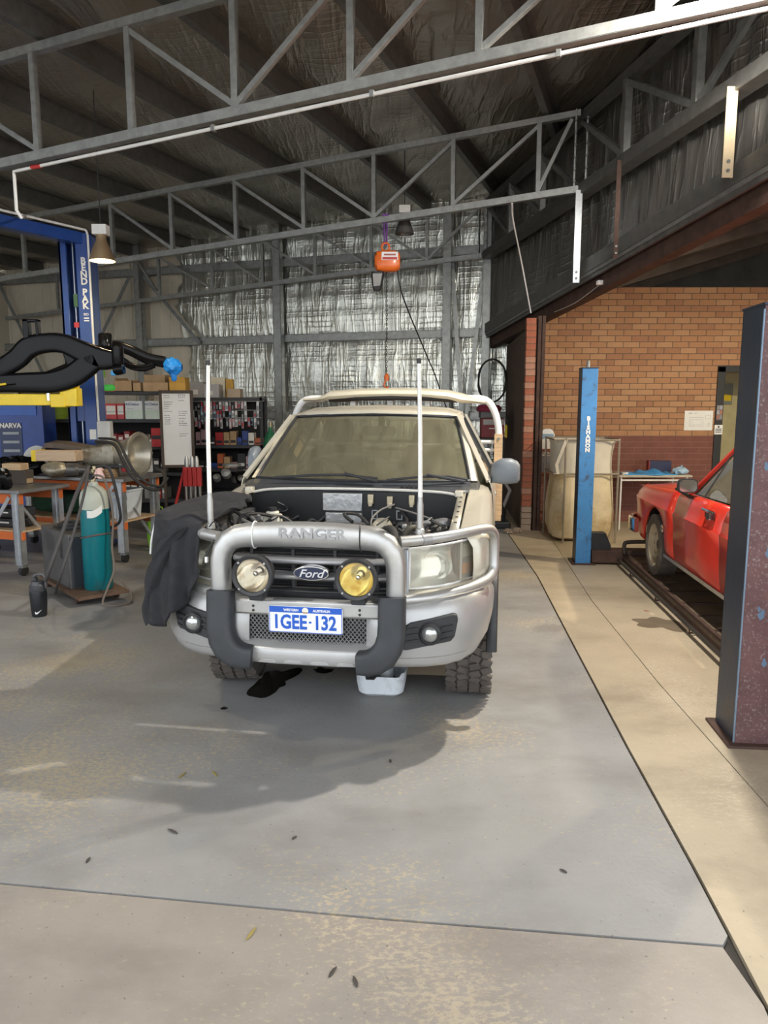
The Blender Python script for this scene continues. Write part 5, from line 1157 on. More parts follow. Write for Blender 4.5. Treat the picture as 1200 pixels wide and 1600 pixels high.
b = MB(); b.prism([(-.16, -.02), (.14, -.03), (.17, .0), (.14, .035), (-.14, .03)], lambda x, y: (x, y, 0), lambda x, y: (x, y, .03)); b.build('plate', blk, bp_, bevel=.004)
MB().lathe([(0, .03), (.018, .03), (.018, .04), (0, .04)], 10, Matrix.Translation((.12, 0, 0))).build('bush', galvd, bp_)
hs = thing('hydraulic_hose', 'thick black hose looping over the gearbox bell housing', 'hose', tuple(on(205, 744, .95)))
b = MB(); h0 = hs.location; pts = [aty(x, y, Y) for x, y, Y in ((150, 690, 8.3), (178, 694, 8.0), (192, 720, 7.8), (205, 742, 7.75), (225, 760, 7.75), (245, 765, 7.85), (257, 752, 8.0), (255, 738, 8.15), (244, 733, 8.3))]
b.tube([p - h0 for p in arc(pts, 6)], .019, 10); b.build('hose', dkrub, hs); b = MB(); b.tube([p - h0 + Vector((.03, .02, .035)) for p in arc(pts[:7], 6)], .015, 10); b.build('hose', dkrub, hs)
# black axle on near bench
ax = thing('axle_assembly', 'gloss black axle parts heaped on the near bench', 'axle', (aty(40, 735, 8.35).x - .1, 8.38, .951))
rk = random.Random(21)
blob(lambda a, t: 1 + .15 * math.sin(4 * a + t) + .12 * math.sin(9 * a - 4 * t) + .08 * math.sin(15 * a + 9 * t), .30, .16, .10, 36, 18).build('housing', blkg, ax, 30)
for k in range(10):
    x = rk.uniform(-.28, .28); y = rk.uniform(-.14, .0); z = rk.uniform(.03, .20); r = rk.uniform(.02, .05)
    MB().lathe([(0, -r), (r, -r), (r * 1.1, 0), (r * .7, r), (0, r)], 10, Matrix.Translation((x, y, z)) @ Matrix.Rotation(rk.uniform(0, 3), 4, 'X') @ Matrix.Rotation(rk.uniform(0, 3), 4, 'Y')).build('casting_lug', blkg, ax)
b = MB(); b.tube([(-.9, .05, .10), (-.2, .02, .10)], .06, 12); b.build('axle_tube', blkg, ax)
w_ = on(26, 757, .90)
for k, (dx, dz, m, lab) in enumerate(((.0, 0, mat('dark_block', (.07, .055, .045), .8), 'dark stained timber block lowest on the near bench'), (-.05, .15, timber, 'pale timber block on top of the dark block'))):
    o = thing('timber_block', lab, 'timber block', (w_.x + dx, w_.y + .10, .90 + dz), R(-12)); MB().bx(-.11, .11, -.07, .07, 0, .148 if k == 0 else .07).build('block', m, o, 0, bevel=.004); MB().bx(.1105, .112, -.05, .05, .01, .06).build('end_grain', mat('end_grain', (.40, .28, .16), .8), o, 0)
w_ = on(4, 765, .90); o = thing('black_casting', 'lumpy black casting at the edge of the near bench', 'casting', tuple(w_)); blob(lambda a, t: 1 + .2 * math.sin(3 * a + 2 * t) + .1 * math.sin(8 * a), .10, .09, .10, 24, 12).build('body', blkg, o, 30); MB().lathe([(0, .17), (.04, .17), (.03, .22), (0, .22)], 12).build('spigot', galvd, o)
# under benches
for k in range(2):
    p = BL(b1, -.28, .22, .4755 + k * .105); o = thing('tool_case', ('black tool case on the bench shelf, lower of two', 'black tool case on the bench shelf, upper of two')[k], 'case', tuple(p), brot); MB().bx(-.18, .18, -.13, .13, 0, .10).build('shell', blk, o, 0, bevel=.02); MB().bx(-.12, .06, -.134, -.13, .05, .065).build('white_lettering', white, o, 0); MB().bx(-.05, .05, -.15, -.13, .075, .09).build('handle', dkrub, o, 0, bevel=.004)
p = BL(b2, -.13, .25, .4755); o = thing('plastic_tub', 'translucent white plastic tub on the bench shelf', 'tub', tuple(p), brot); MB().loft([[(w * q[0], d * q[1], z) for q in rr(1, 1, .15, 4)] for z, w, d in ((0, .22, .26), (.30, .27, .31), (.31, .29, .33), (.33, .29, .33), (.33, .27, .31), (.02, .20, .24))]).build('tub', mat('milky_plastic', (.62, .68, .74), .4), o); MB().bx(-.05, .05, -.166, -.16, .24, .26).build('grip', white, o, 0)
p = BL(b2, -1.05, .3, .4755); o = thing('canvas_roll', 'dark green canvas bundle on the bench shelf', 'bundle', tuple(p), brot); MB().loft([[(x, .2 * s_ * q[1], .13 + .26 * s_ * q[0]) for q in rr(1, 1, .4, 4)] for x, s_ in ((-.42, .6), (-.38, .9), (-.1, 1), (.2, .95), (.38, .9), (.42, .6))]).build('roll', mat('dark_green_canvas', (.02, .07, .04), .9, 0, .3, 8), o); MB().tube([(0.1, .105 * math.cos(R(a)), .13 + .135 * math.sin(R(a))) for a in range(0, 360, 30)], .008, 5, closed=True).build('strap', blk, o)
p = BL(b2, -1.0, .1, 0); 
# ================= welder trolley =================
wt = thing('welding_machine', 'dark grey welding machine on a low wheeled trolley', 'welder', tuple(ground(111, 922, .1) - Vector((0, 0, .1)) - Matrix.Rotation(R(41), 3, 'Z') @ Vector((-.18, -.36, 0))), R(41))
wm = mat('welder_grey', (.085, .083, .085), .6, .1, .18, 7, dirt=(.16, .15, .14), damt=.3)
MB().bx(-.18, .18, -.36, .42, .10, .60).build('cabinet', wm, wt, 0, bevel=.012)
MB().bx(-.165, .165, -.372, -.36, .12, .58).build('front_panel', mat('welder_front', (.03, .035, .045), .45), wt, 0, bevel=.006)
for k in range(12): MB().bx(-.184, -.18, -.20 + k * .0, -.12, .36 + k * .016, .368 + k * .016).build('vent_slot', blk, wt, 0)
MB().bx(-.183, -.18, .05, .28, .38, .55).build('side_plate', mat('side_plate', (.06, .06, .062), .5), wt, 0)
b = MB(); b.tube(arc([(-.1, -.1, .62), (.05, -.2, .64), (.12, .0, .63), (0, .15, .65), (-.12, .05, .63), (-.05, -.15, .66), (.1, -.1, .66)], 5), .018, 8); b.build('coiled_lead', dkrub, wt)
b = MB(); b.bx(-.13, .13, -.05, .2, .6, .615); b.build('top_mat', blk, wt, 0)
MB().lathe([(0, 0), (.025, 0), (.02, .03), (0, .03)], 12, Matrix.Translation((.05, -.372, .45)) @ Matrix.Rotation(R(90), 4, 'X')).build('knob', blk, wt)
MB().bx(.0, .06, -.378, -.372, .36, .37).build('front_label', white, wt, 0)
MB().bx(-.22, .22, -.68, .42, .07, .10).build('trolley_deck', mat('rusty_deck', (.14, .085, .055), .75, .2, .3, 9), wt, 0)
for x, y in ((-.2, -.5), (.2, -.5), (-.2, .32), (.2, .32)):
    b = MB(); b.lathe([(0, -.02), (.035, -.02), (.037, 0), (.035, .02), (0, .02)], 16, Matrix.Translation((x * .85, y, .037)) @ Matrix.Rotation(R(90), 4, 'Y')); b.build('trolley_wheel', rust, wt)
gc = thing('gas_cylinder', 'teal gas cylinder with pale grey shoulder strapped to the trolley', 'gas cylinder', tuple(ground(151, 921, .101) + Vector((0, .06, 0))))
MB().lathe([(0, 0), (.115, 0), (.125, .012), (.125, .73), (.1249, .73)], 32).build('body', mat('teal_paint', (.0, .17, .20), .35, 0, .12, 6, coat=.3, dirt=(.03, .10, .11), damt=.3), gc)
MB().lathe([(.125, .73), (.1255, .74), (.124, .83), (.11, .88), (.08, .915), (.045, .935), (.04, .96), (.03, .97), (0, .97)], 32).build('shoulder', mat('shoulder_grey', (.48, .50, .42), .5, 0, .12, 8), gc)
MB().lathe([(0, .97), (.022, .97), (.022, 1.0), (.015, 1.01), (.015, 1.05), (.025, 1.055), (.025, 1.08), (0, 1.08)], 14).build('valve', mat('brass', (.45, .38, .24), .4, .7), gc)
MB().lathe([(0, 0), (.03, 0), (.03, .03), (0, .03)], 14, Matrix.Translation((.0, -.03, 1.02)) @ Matrix.Rotation(R(90), 4, 'X')).build('gauge', blk, gc)
lab = MB(); lab.grid(lambda u, v: Vector((.1265 * math.cos(R(-100 + 60 * u)), .1265 * math.sin(R(-100 + 60 * u)), .66 + .05 * u + .065 * v - .02 * math.sin(u * 3))), 8, 2); lab.build('label', paper, gc)
b = MB(); b.tube([(.128 * math.cos(R(a)), .128 * math.sin(R(a)), .48 + .03 * math.cos(R(a + 40))) for a in range(0, 360, 20)], .008, 6, closed=True); b.build('strap', mat('strap_brown', (.13, .09, .08), .8), gc)
hs2 = thing('gas_hose', 'thin grey brown gas hose looping round the cylinder to the floor', 'hose', tuple(Vector((-2.55, 6.45, 0))))
h0 = hs2.location; gx, gy = gc.location.x + 2.70, gc.location.y - 6.58; b = MB(); pts = [Vector((-2.70, 6.55, 1.13)), Vector((-2.58, 6.50, 1.10)), Vector((-2.53, 6.52, .8)), Vector((-2.545, 6.5, .5)), Vector((-2.53, 6.48, .30)), Vector((-2.57, 6.40, .14)), Vector((-2.60, 6.36, .02)), Vector((-2.48, 6.32, .012)), Vector((-2.38, 6.42, .012)), Vector((-2.42, 6.55, .06)), Vector((-2.5, 6.52, .2))]; pts = [p + Vector((gx + .02, gy - .02, 0)) for p in pts]
b.tube([p - h0 for p in arc(pts, 6)], .010, 7); b.build('hose', mat('hose_taupe', (.16, .13, .105), .7), hs2)
hs3 = thing('welding_lead', 'long dark welding lead slung from the bench down past the welder', 'cable', tuple(aty(75, 905, 6.6))); h0 = hs3.location
for off_, r_ in ((0, .017), (.14, .012)):
    pts = [gc.location + Vector((-.03, .0, 1.10)), aty(118 + off_ * 90, 775, 6.2), aty(95 + off_ * 130, 840, 6.0), aty(72 + off_ * 150, 905, 5.95), ground(66 + off_ * 150, 930) + Vector((0, 0, .02))]
    b = MB(); b.tube([p - h0 for p in arc(pts, 6)], r_, 8); b.build('lead', mat('lead_grey', (.07, .065, .065), .7), hs3)
b = MB(); pts = [gc.location + Vector((.03, -.03, 1.10)), gc.location + Vector((.15, .0, 1.08)), aty(186, 790, 6.5), aty(187, 815, 6.55), aty(172, 825, 6.6)]; o = thing('regulator_hose', 'black rubber hose bowing out beside the gas cylinder', 'hose', tuple(pts[0])); h0 = o.location
b.tube([p - h0 for p in arc(pts, 6)], .013, 8); b.build('hose', dkrub, o); MB().lathe([(0, 0), (.018, 0), (.018, .03), (0, .03)], 10, Matrix.Translation((0, 0, -.02))).build('fitting', MC['brass'], o)
# ================= drink bottle =================
bt = thing('drink_bottle', 'black sports drink bottle with flip lid standing on the floor', 'bottle', tuple(ground(62, 962)))
MB().lathe([(0, 0), (.055, 0), (.060, .01), (.066, .12), (.068, .20), (.066, .215), (0, .215)], 28).build('body', mat('bottle_black', (.012, .014, .018), .35, 0, .2, 8), bt)
MB().lathe([(.064, .215), (.067, .22), (.066, .26), (.052, .275), (.050, .30), (0, .305)], 28).build('lid', mat('bottle_lid', (.06, .062, .07), .4), bt)
b = MB(); b.tube(arc([(-.03, 0, .30), (-.02, 0, .345), (.03, 0, .355), (.062, 0, .335), (.067, 0, .27), (.066, 0, .24)], 5), .010, 8); b.build('carry_loop', mat('loop_grey', (.10, .10, .11), .5), bt)
MB().lathe([(0, .30), (.02, .30), (.017, .33), (0, .333)], 14, Matrix.Translation((-.015, 0, 0))).build('spout_cap', blk, bt)
sw_ = []
for x, z in ((-.020, .030), (-.026, .040), (-.024, .052), (-.016, .044), (-.004, .046), (.026, .064), (-.002, .036), (-.012, .030)): sw_.append((x, z))
def onb(x, z, r): a = R(-72) + x / .064; return (r * math.cos(a), r * math.sin(a), z)
MB().prism(sw_, lambda x, z: onb(x, z, .060), lambda x, z: onb(x, z, .0665)).build('swoosh_mark', white, bt, 0)
# ================= red jacks and bag =================
js = thing('transmission_jack', 'red hydraulic jack with chrome columns behind the draped jacket', 'jack', (-2.48, 9.5, 0))
MB().bx(-.16, .16, -.14, .14, .06, .30).build('base_frame', redp, js, 0, bevel=.01)
for x in (-.09, -.03, .03, .09): MB().tube([(x, 0, .3), (x, 0, .92)], .022, 12).build('column', chrome, js); MB().bx(x - .027, x + .027, -.03, .03, .70, .95).build('collar', redp, js, 0, bevel=.006)
for x in (-.07, .0, .06): MB().lathe([(0, .95), (.03, .95), (.028, 1.04), (.015, 1.09), (0, 1.09)], 12, Matrix.Translation((x, 0, 0))).build('valve_head', alu, js)
b = MB(); b.bar((-.12, 0, .08), (-.45, -.1, .08), .05, .05); b.build('leg', redp, js, 0); MB().bar((-.33, 0, .1), (-.11, 0, .9), .03, .03).build('pump_handle', redp, js, 0)
b = MB(); b.bar((.15, 0, .06), (.42, -.1, .06), .05, .05); b.build('leg', redp, js, 0)
gbg = thing('lime_bag', 'lime green shopping bag on the floor behind the bench', 'bag', (-2.78, 8.95, 0))
MB().loft([[(w * q[0], d * q[1], z) for q in rr(1, 1, .2, 4)] for z, w, d in ((0, .20, .22), (.15, .24, .26), (.32, .23, .2), (.42, .22, .1), (.43, .20, .06))]).build('sack', greenp, gbg); MB().tube(arc([(-.06, 0, .42), (-.05, 0, .50), (.05, 0, .50), (.06, 0, .42)], 4), .008, 6).build('handle', greenp, gbg)
# ================= shelving =================
shm = mat('charcoal_shelf', (.035, .037, .042), .55, 0, .15, 8)
def shelf_unit(x0, x1, y0, y1, levels, top, label, posts=2):
    t = thing('shelving_unit', label, 'shelf', ((x0 + x1) / 2, (y0 + y1) / 2, 0)); w, d = (x1 - x0) / 2, (y1 - y0) / 2
    for z in levels: MB().bx(-w, w, -d, d, z - .05, z).build('shelf_board', shm, t, 0, bevel=.003)
    for i in range(posts):
        x = -w + .02 + (2 * w - .04) * i / (posts - 1)
        for y in (-d + .02, d - .02): MB().bx(x - .02, x + .02, y - .02, y + .02, 0, top).build('upright', shm, t, 0)
    return t
SY = 10.9
shelf_unit(-5.35, -2.93, SY, SY + .5, [.35, .75, 1.14, 1.535, 1.94], 1.95, 'charcoal shelving unit stacked with white battery boxes and cardboard trays', 2)
shelf_unit(-3.18, -1.95, 11.9, 12.4, [.35, .72, 1.10, 1.86], 1.88, 'charcoal shelving rack hung with blister packs', 2)
MB_back = MB().bx(-5.35, -2.93, SY + .5, SY + .52, .0, 1.5).build('shelf_backing', mat('backing_dark', (.02, .02, .022), .8), bpy.data.objects['shelving_unit'], 0); MB_back.location = (4.14, -(SY + .25), 0)
o = MB().bx(-.61, .61, .245, .26, .0, 1.8).build('shelf_backing', MC['backing_dark'], bpy.data.objects['shelving_unit.001'], 0)
def sx(px, Y): return (px - 600) / F * (Y * cp + .05 + 0)
def carton(px0, px1, zb, h, Y, d, m, label, cat='box', name='carton', group=None, lid=True, rz=0, extra=None):
    x0, x1 = aty(px0, 640, Y).x, aty(px1, 640, Y).x; w = x1 - x0
    o = thing(name, label, cat, ((x0 + x1) / 2, Y + d / 2 + (.045 if zb < 1.9 else 0), zb + .0005), rz, group); MB().bx(-w / 2, w / 2, -d / 2, d / 2, 0, h).build('body', m, o, 0, bevel=.004)
    if lid: MB().bx(-w / 2 - .002, w / 2 + .002, -.02, .02, h - .0005, h + .002).build('tape_strip', mat('tape', (.55, .42, .25), .5), o, 0)
    if extra: extra(o, w, d, h)
    return o
def tray(px0, px1, zb, h, Y, d, label, m=cardb):
    x0, x1 = aty(px0, 640, Y).x, aty(px1, 640, Y).x; w = x1 - x0; t = .006
    o = thing('cardboard_tray', label, 'tray', ((x0 + x1) / 2, Y + d / 2, zb)); b = MB(); b.bx(-w / 2, w / 2, -d / 2, d / 2, 0, t); b.bx(-w / 2, w / 2, -d / 2, -d / 2 + t, 0, h); b.bx(-w / 2, w / 2, d / 2 - t, d / 2, 0, h); b.bx(-w / 2, -w / 2 + t, -d / 2, d / 2, 0, h); b.bx(w / 2 - t, w / 2, -d / 2, d / 2, 0, h); b.build('tray', m, o, 0)
    MB().box((0, -d / 2 - .03, h + .01), (w * .7, .08, t), Matrix.Rotation(R(-25), 3, 'X')).build('flap', m, o, 0); return o
tray(180, 208, 1.94, .16, SY, .35, 'open brown cardboard tray with folded flap on the top shelf')
tray(209, 222, 1.94, .13, SY, .3, 'narrow cardboard tray beside the long brown carton')
carton(225, 264, 1.94, .13, SY + .02, .4, cardb, 'long low brown carton on the charcoal top shelf')
carton(227, 260, 2.072, .11, SY + .12, .3, mat('cardboard_dark', (.36, .25, .15), .85), 'darker brown carton stacked on the long low carton')
def flapx(o, w, d, h): MB().box((0, -d / 2 - .015, h * .8), (w * .95, .006, h * .5), Matrix.Rotation(R(25), 3, 'X')).build('flap', mat('amber_card', (.62, .36, .08), .8), o, 0)
carton(266, 291, 1.94, .20, SY, .26, mat('amber_card', (.62, .36, .08), .8), 'amber cardboard box with tilted flap above the whiteboard', extra=flapx, lid=False)
def bandx(o, w, d, h): MB().bx(-w * .35, w * .1, -d / 2 - .002, -d / 2, h * .2, h * .5).build('label', paper, o, 0)
carton(296, 318, 1.86, .25, 11.95, .3, mat('grey_card', (.40, .38, .38), .7), 'grey box with white label on the rack top', extra=bandx, lid=False)
carton(318, 342, 1.86, .21, 11.93, .3, mat('lilac_card', (.46, .45, .47), .7), 'pale grey carton beside the labelled grey box', extra=bandx, lid=False)
carton(330, 352, 1.86, .33, 12.22, .15, mat('cream_card', (.70, .64, .50), .8), 'tall cream carton standing at the back of the rack top', lid=False)
carton(353, 364, 1.86, .30, 12.2, .12, mat('amber_card', (.62,) * 3), 'small amber carton at the back of the rack top', lid=False)
carton(355, 375, 1.86, .14, 11.95, .25, mat('tan_card', (.50, .40, .30), .8), 'low tan carton at the end of the rack top', lid=False)
def acd(o, w, d, h):
    text('ACDelco', .052, mat('delco_navy', (.03, .05, .22), .5), o, Matrix.Translation((-w * .08, -d / 2 - .002, h * .82)) @ FRONT, 'brand_lettering', .0006, .001)
    text('Service', .030, mat('delco_grey', (.3, .36, .36), .5), o, Matrix.Translation((-w * .2, -d / 2 - .002, h * .58)) @ FRONT, 'small_lettering', .0006)
    MB().bx(-w / 2, w / 2, -d / 2 - .0015, -d / 2, .01, h * .5).build('mint_panel', mat('mint_print', (.62, .74, .66), .6), o, 0)
batt = mat('battery_carton', (.74, .78, .80), .6, 0, .04, 6)
carton(194, 221, 1.5355, .265, SY - .01, .2, batt, 'white battery box on the second shelf, beside the red packs', extra=acd, lid=False, name='battery_box')
def acd2(o, w, d, h):
    acd(o, w, d, h); MB().tube(arc([(-.08, 0, h), (-.06, 0, h + .04), (.06, 0, h + .04), (.08, 0, h)], 4), .005, 6).build('carry_strap', timber, o)
carton(225, 250, 1.5355, .265, SY - .01, .2, batt, 'white battery box with carry strap, beside the whiteboard', extra=acd2, lid=False, name='battery_box')
def redx(o, w, d, h):
    MB().bx(-w * .42, w * .42, -d / 2 - .003, -d / 2, h * .3, h * .85).build('white_panel', paper, o, 0); MB().bx(-w * .42, w * .42, -d / 2 - .004, -d / 2 - .003, h * .45, h * .47).build('print_line', blk, o, 0)
carton(163, 180, 1.5355, .23, SY, .25, redp, 'red and white packet on the second shelf next to the control box', extra=redx, lid=False)
carton(181, 192, 1.5355, .23, SY, .25, redp, 'narrow red and white packet against the white battery box', extra=redx, lid=False)
bt2 = thing('spray_bottle', 'lime and white bottle on the top shelf by the blue post', 'bottle', (aty(155, 600, SY).x, SY + .1, 1.94)); MB().lathe([(0, 0), (.055, 0), (.055, .03), (.0, .03)], 16).build('base', redp, bt2); MB().lathe([(.052, .03), (.05, .20), (0, .2)], 16).build('body', white, bt2); MB().lathe([(.05, .2), (.055, .22), (.058, .40), (0, .40)], 16).build('cap', greenp, bt2)
o = thing('lime_packet', 'bright green round packet on the top shelf before the cardboard tray', 'packet', (aty(170, 600, SY).x, SY - .01 + .05, 1.99)); MB().loft([[(w * q[0], y, h * q[1]) for q in rr(1, 1, .4, 4)] for y, w, h in ((-.05, .14, .07), (-.04, .18, .10), (.03, .18, .10), (.04, .14, .07))]).build('packet', mat('neon_green', (.08, .75, .10), .5), o); MB().bx(-.09, .09, -.05, .05, -.05, -.045).build('red_base', redp, o, 0)
bk = thing('green_bucket', 'lime green bucket on the shelf behind the yellow lift arm', 'bucket', (aty(80, 640, SY).x, SY + .15, 1.5355)); MB().lathe([(0, 0), (.15, 0), (.19, .20), (.20, .26), (.205, .27), (.19, .27), (.17, .05), (0, .01)], 24).build('pail', mat('lime_bucket', (.30, .45, .04), .5), bk); MB().tube([(.2 * math.cos(R(a)), -.02 - .1 * math.sin(R(a)), .26 - .05 * math.sin(R(a))) for a in range(0, 181, 20)], .005, 5).build('handle', galv, bk)
gp2 = thing('green_planter', 'lime green pot seen through the gap in the black chassis', 'pot', (aty(92, 580, SY).x, SY + .2, 1.94)); MB().lathe([(0, 0), (.07, 0), (.10, .20), (.105, .25), (.12, .25), (.12, .28), (.1, .28), (.07, .02), (0, .02)], 20).build('pot', greenp, gp2); MB().lathe([(0, .2), (.09, .2), (.09, .22), (0, .22)], 14).build('contents', blk, gp2)
# clutter on the lower shelves, each its own thing
rk = random.Random(31); cols = [redp, mat('dim_red', (.28, .03, .03), .5), blk, mat('slate', (.12, .13, .15), .5), mat('maroon', (.20, .03, .04), .5), paper, cardb, galvd]
n_ = 0; nouns = {0: 'red', 1: 'dull red', 2: 'black', 3: 'slate grey', 4: 'maroon', 5: 'white', 6: 'brown', 7: 'steel grey'}
for lvl, hmax in ((1.14, .22), (.75, .24), (.35, .26)):
    px = 158
    while px < 252:
        w = rk.randint(7, 15); ci = rk.choice((0, 1, 1, 2, 2, 3, 4, 5, 6, 7)); h = rk.uniform(.10, hmax)
        def ex(o, w_, d_, h_): MB().bx(-w_ * .35, w_ * .35, -d_ / 2 - .002, -d_ / 2, h_ * .55, h_ * .8).build('label', paper if ci != 5 else redp, o, 0)
        carton(px, px + w, lvl, h, SY + .02, .26, cols[ci], '%s %s parts box on the %s shelf behind the gearbox' % ('tall' if h > .17 else 'low', nouns[ci], {1.14: 'third', .75: 'fourth', .35: 'bottom'}[lvl]), 'box', 'parts_box', 'parts boxes on the lower shelves', extra=ex, lid=False); px += w + 1; n_ += 1
for k, lab in enumerate(('red tool chest drawer stack beside the gearbox bell housing',)):
    def ex(o, w, d, h):
        for j in range(3): MB().bx(-w * .45, w * .45, -d / 2 - .006, -d / 2, .03 + j * .08, .085 + j * .08).build('drawer', blk if j == 1 else redp, o, 0)
    carton(233, 254, 1.1405, .27, SY - .22, .2, redp, lab, 'tool chest', 'tool_chest', extra=ex, lid=False)
# narva cabinet
nv = thing('drawer_cabinet', 'dark blue drawer cabinet with white lettering under the yellow lift arm', 'cabinet', (aty(22, 660, 10.2).x, 10.4, 0))
MB().bx(-.48, .40, -.2, .2, 0, 1.78).build('body', bluep, nv, 0, bevel=.006)
MB().bx(-.20, .10, -.21, -.2, .9, 1.50).build('drawer_bank', mat('cabinet_navy', (.012, .03, .10), .4), nv, 0)
text('NARVA', .09, white, nv, Matrix.Translation((-.05, -.214, 1.46)) @ FRONT, 'lettering', .001, .003)
for z in (.98, 1.10, 1.22, 1.34): MB().bx(-.16, .06, -.216, -.21, z, z + .035).build('drawer_label', mat('drawer_label', (.35, .38, .42), .5), nv, 0)
MB().bx(-.40, .32, -.215, -.2, 1.60, 1.76).build('header_panel', mat('header_blue', (.02, .10, .45), .4), nv, 0)
# whiteboard
wbp = aty(277, 670, 10.6)
wbd = thing('whiteboard', 'brown framed whiteboard with handwritten lists at the shelf end', 'whiteboard', (wbp.x, 10.6, .85), R(6))
MB().bx(-.20, .20, -.01, .01, .03, 1.06).build('board', whiteb, wbd, 0)
for x0, x1, z0, z1 in ((-.235, -.195, 0, 1.10), (.195, .235, 0, 1.10), (-.235, .235, 0, .04), (-.235, .235, 1.055, 1.10)): MB().bx(x0, x1, -.025, .015, z0, z1).build('frame_rail', mat('brown_frame', (.07, .05, .04), .6), wbd, 0, bevel=.003)
MB().bx(-.22, -.18, -.01, .03, -.85, 0).build('leg', MC['brown_frame'], wbd, 0); MB().bx(.18, .22, -.01, .03, -.85, 0).build('leg', MC['brown_frame'], wbd, 0)
mk = mat('marker_ink', (.16, .17, .20), .7); b = MB(); rk = random.Random(4)
for col_, zz in ((-.17, [1.02, .99, .93, .90, .87, .84, .80, .74, .71, .68, .65, .62]), (.03, [1.03, 1.0, .95, .80, .77, .74, .70, .66, .63, .60, .48, .45])):
    for z in zz:
        x = col_
        while x < col_ + rk.uniform(.06, .13): w = rk.uniform(.010, .022); b.bx(x, x + w, -.0115, -.010, z + rk.uniform(-.003, .003), z + .009); x += w + .006
b.build('handwriting', mk, wbd, 0)
# blister packs on the rack, three rows of hooks
pc = [mat('pk_white', (.62, .63, .65), .4), mat('pk_grey', (.25, .26, .28), .4), mat('pk_red', (.45, .06, .08), .4), mat('pk_blue', (.20, .33, .45), .4), mat('pk_black', (.02, .02, .022), .4), mat('pk_pink', (.55, .35, .38), .4)]
pn = ['white', 'grey', 'red', 'blue', 'black', 'pink']; rk = random.Random(8); shared2 = {}
bar_ = []
for row, z in ((0, 1.80), (1, 1.66), (2, 1.54)):
    o = MB().tube([(-.60, -.28, 0), (.60, -.28, 0)], .008, 6).build('hook_rail', galvd, bpy.data.objects['shelving_unit.001']); o.location = (0, 0, z)
    for i in range(24):
        if rk.random() < .12: continue
        ci = rk.choice((0, 0, 1, 2, 3, 4, 4, 5)); h = rk.choice((.11, .14, .17))
        x = -2.565 - .585 + i * .0495; key = (ci, h)
        if key not in shared2:
            r_ = thing('blister_pack', 'x', 'blister pack', (0, 0, 0), 0, 'blister packs on the rack hooks')
            b = MB(); b.prism([(-.020, -h), (.020, -h), (.020, -.012), (.008, 0), (-.008, 0), (-.020, -.012)], lambda x_, z_: (x_, -.001, z_), lambda x_, z_: (x_, .001, z_)); b.build('card', pc[ci], r_, 0)
            MB().bx(-.013, .013, -.016, -.001, -h * .85, -h * .4).build('bubble', pc[(ci + 1) % 6] if ci != 4 else pc[1], r_, 0, bevel=.003)
            shared2[key] = r_
        else: r_ = dup(shared2[key])
        r_['label'] = '%s %s carded blister pack on the %s hook row' % ({.11: 'short', .14: 'medium', .17: 'long'}[h], pn[ci], ('top', 'middle', 'lowest')[row])
        r_.location = (x, 11.865 - rk.uniform(0, .03), z + rk.uniform(-.01, .0)); r_.rotation_euler = (R(rk.uniform(-6, 6)), 0, R(rk.uniform(-30, 30)))
px = 304; rk = random.Random(14)
ccs = [(redp, 'red'), (mat('orange_box', (.60, .15, .05), .5), 'orange'), (bluep, 'dark blue'), (cardb, 'brown'), (mat('pk_pink', (.5,) * 3), 'pink'), (blk, 'black'), (paper, 'white')]
for lvl in (1.10, .72):
    px = 303
    while px < 408:
        w = rk.randint(7, 13); mm, nm = ccs[rk.randint(0, 6)]; h = rk.uniform(.08, .26)
        def ex(o, w_, d_, h_): MB().bx(-w_ * .4, w_ * .4, -d_ / 2 - .002, -d_ / 2, h_ * .15, h_ * .35).build('label', blk if nm != 'black' else paper, o, 0)
        carton(px, px + w, lvl, h, 11.95, .2, mm, '%s %s packet on the %s rack shelf below the blister packs' % ('tall' if h > .17 else 'low', nm, 'upper' if lvl > 1 else 'lower'), 'packet', 'spares_packet', 'packets on the rack shelves', extra=ex, lid=False); px += w + 1
# engine parts heap left of the truck and green cylinder
hp_ = thing('engine_parts', 'dark heap of engine parts on the floor behind the truck fender', 'engine', (-1.75, 9.8, 0)); rk = random.Random(17)
MB().bx(-.55, .55, -.25, .25, 0, .45).build('crate', blk, hp_, 0, bevel=.02)
for k in range(26):
    r = rk.uniform(.04, .11); MB().lathe([(0, -r), (r, -r * .8), (r * 1.1, 0), (r, r * .6), (0, r)], 12, Matrix.Translation((rk.uniform(-.5, .5), rk.uniform(-.2, .2), rk.uniform(.45, .9))) @ Matrix.Rotation(rk.uniform(0, 3), 4, 'X')).build('part', rk.choice((blk, blkg, galvd, mat('oily_dark_metal', (.1,) * 3))), hp_)
MB().lathe([(0, 0), (.12, 0), (.12, .03), (0, .03)], 20, Matrix.Translation((-.25, -.15, .95))).build('pulley', galvd, hp_)
gcy = thing('green_cylinder', 'dark green gas bottle standing by the rack end', 'gas cylinder', (-1.78, 11.6, 0)); MB().lathe([(0, 0), (.115, 0), (.115, 1.15), (.09, 1.27), (.035, 1.33), (.03, 1.40), (0, 1.40)], 20).build('body', mat('bottle_green', (.02, .17, .08), .4), gcy); MB().lathe([(0, 1.40), (.025, 1.40), (.025, 1.48), (0, 1.48)], 10).build('valve', MC['brass'], gcy)
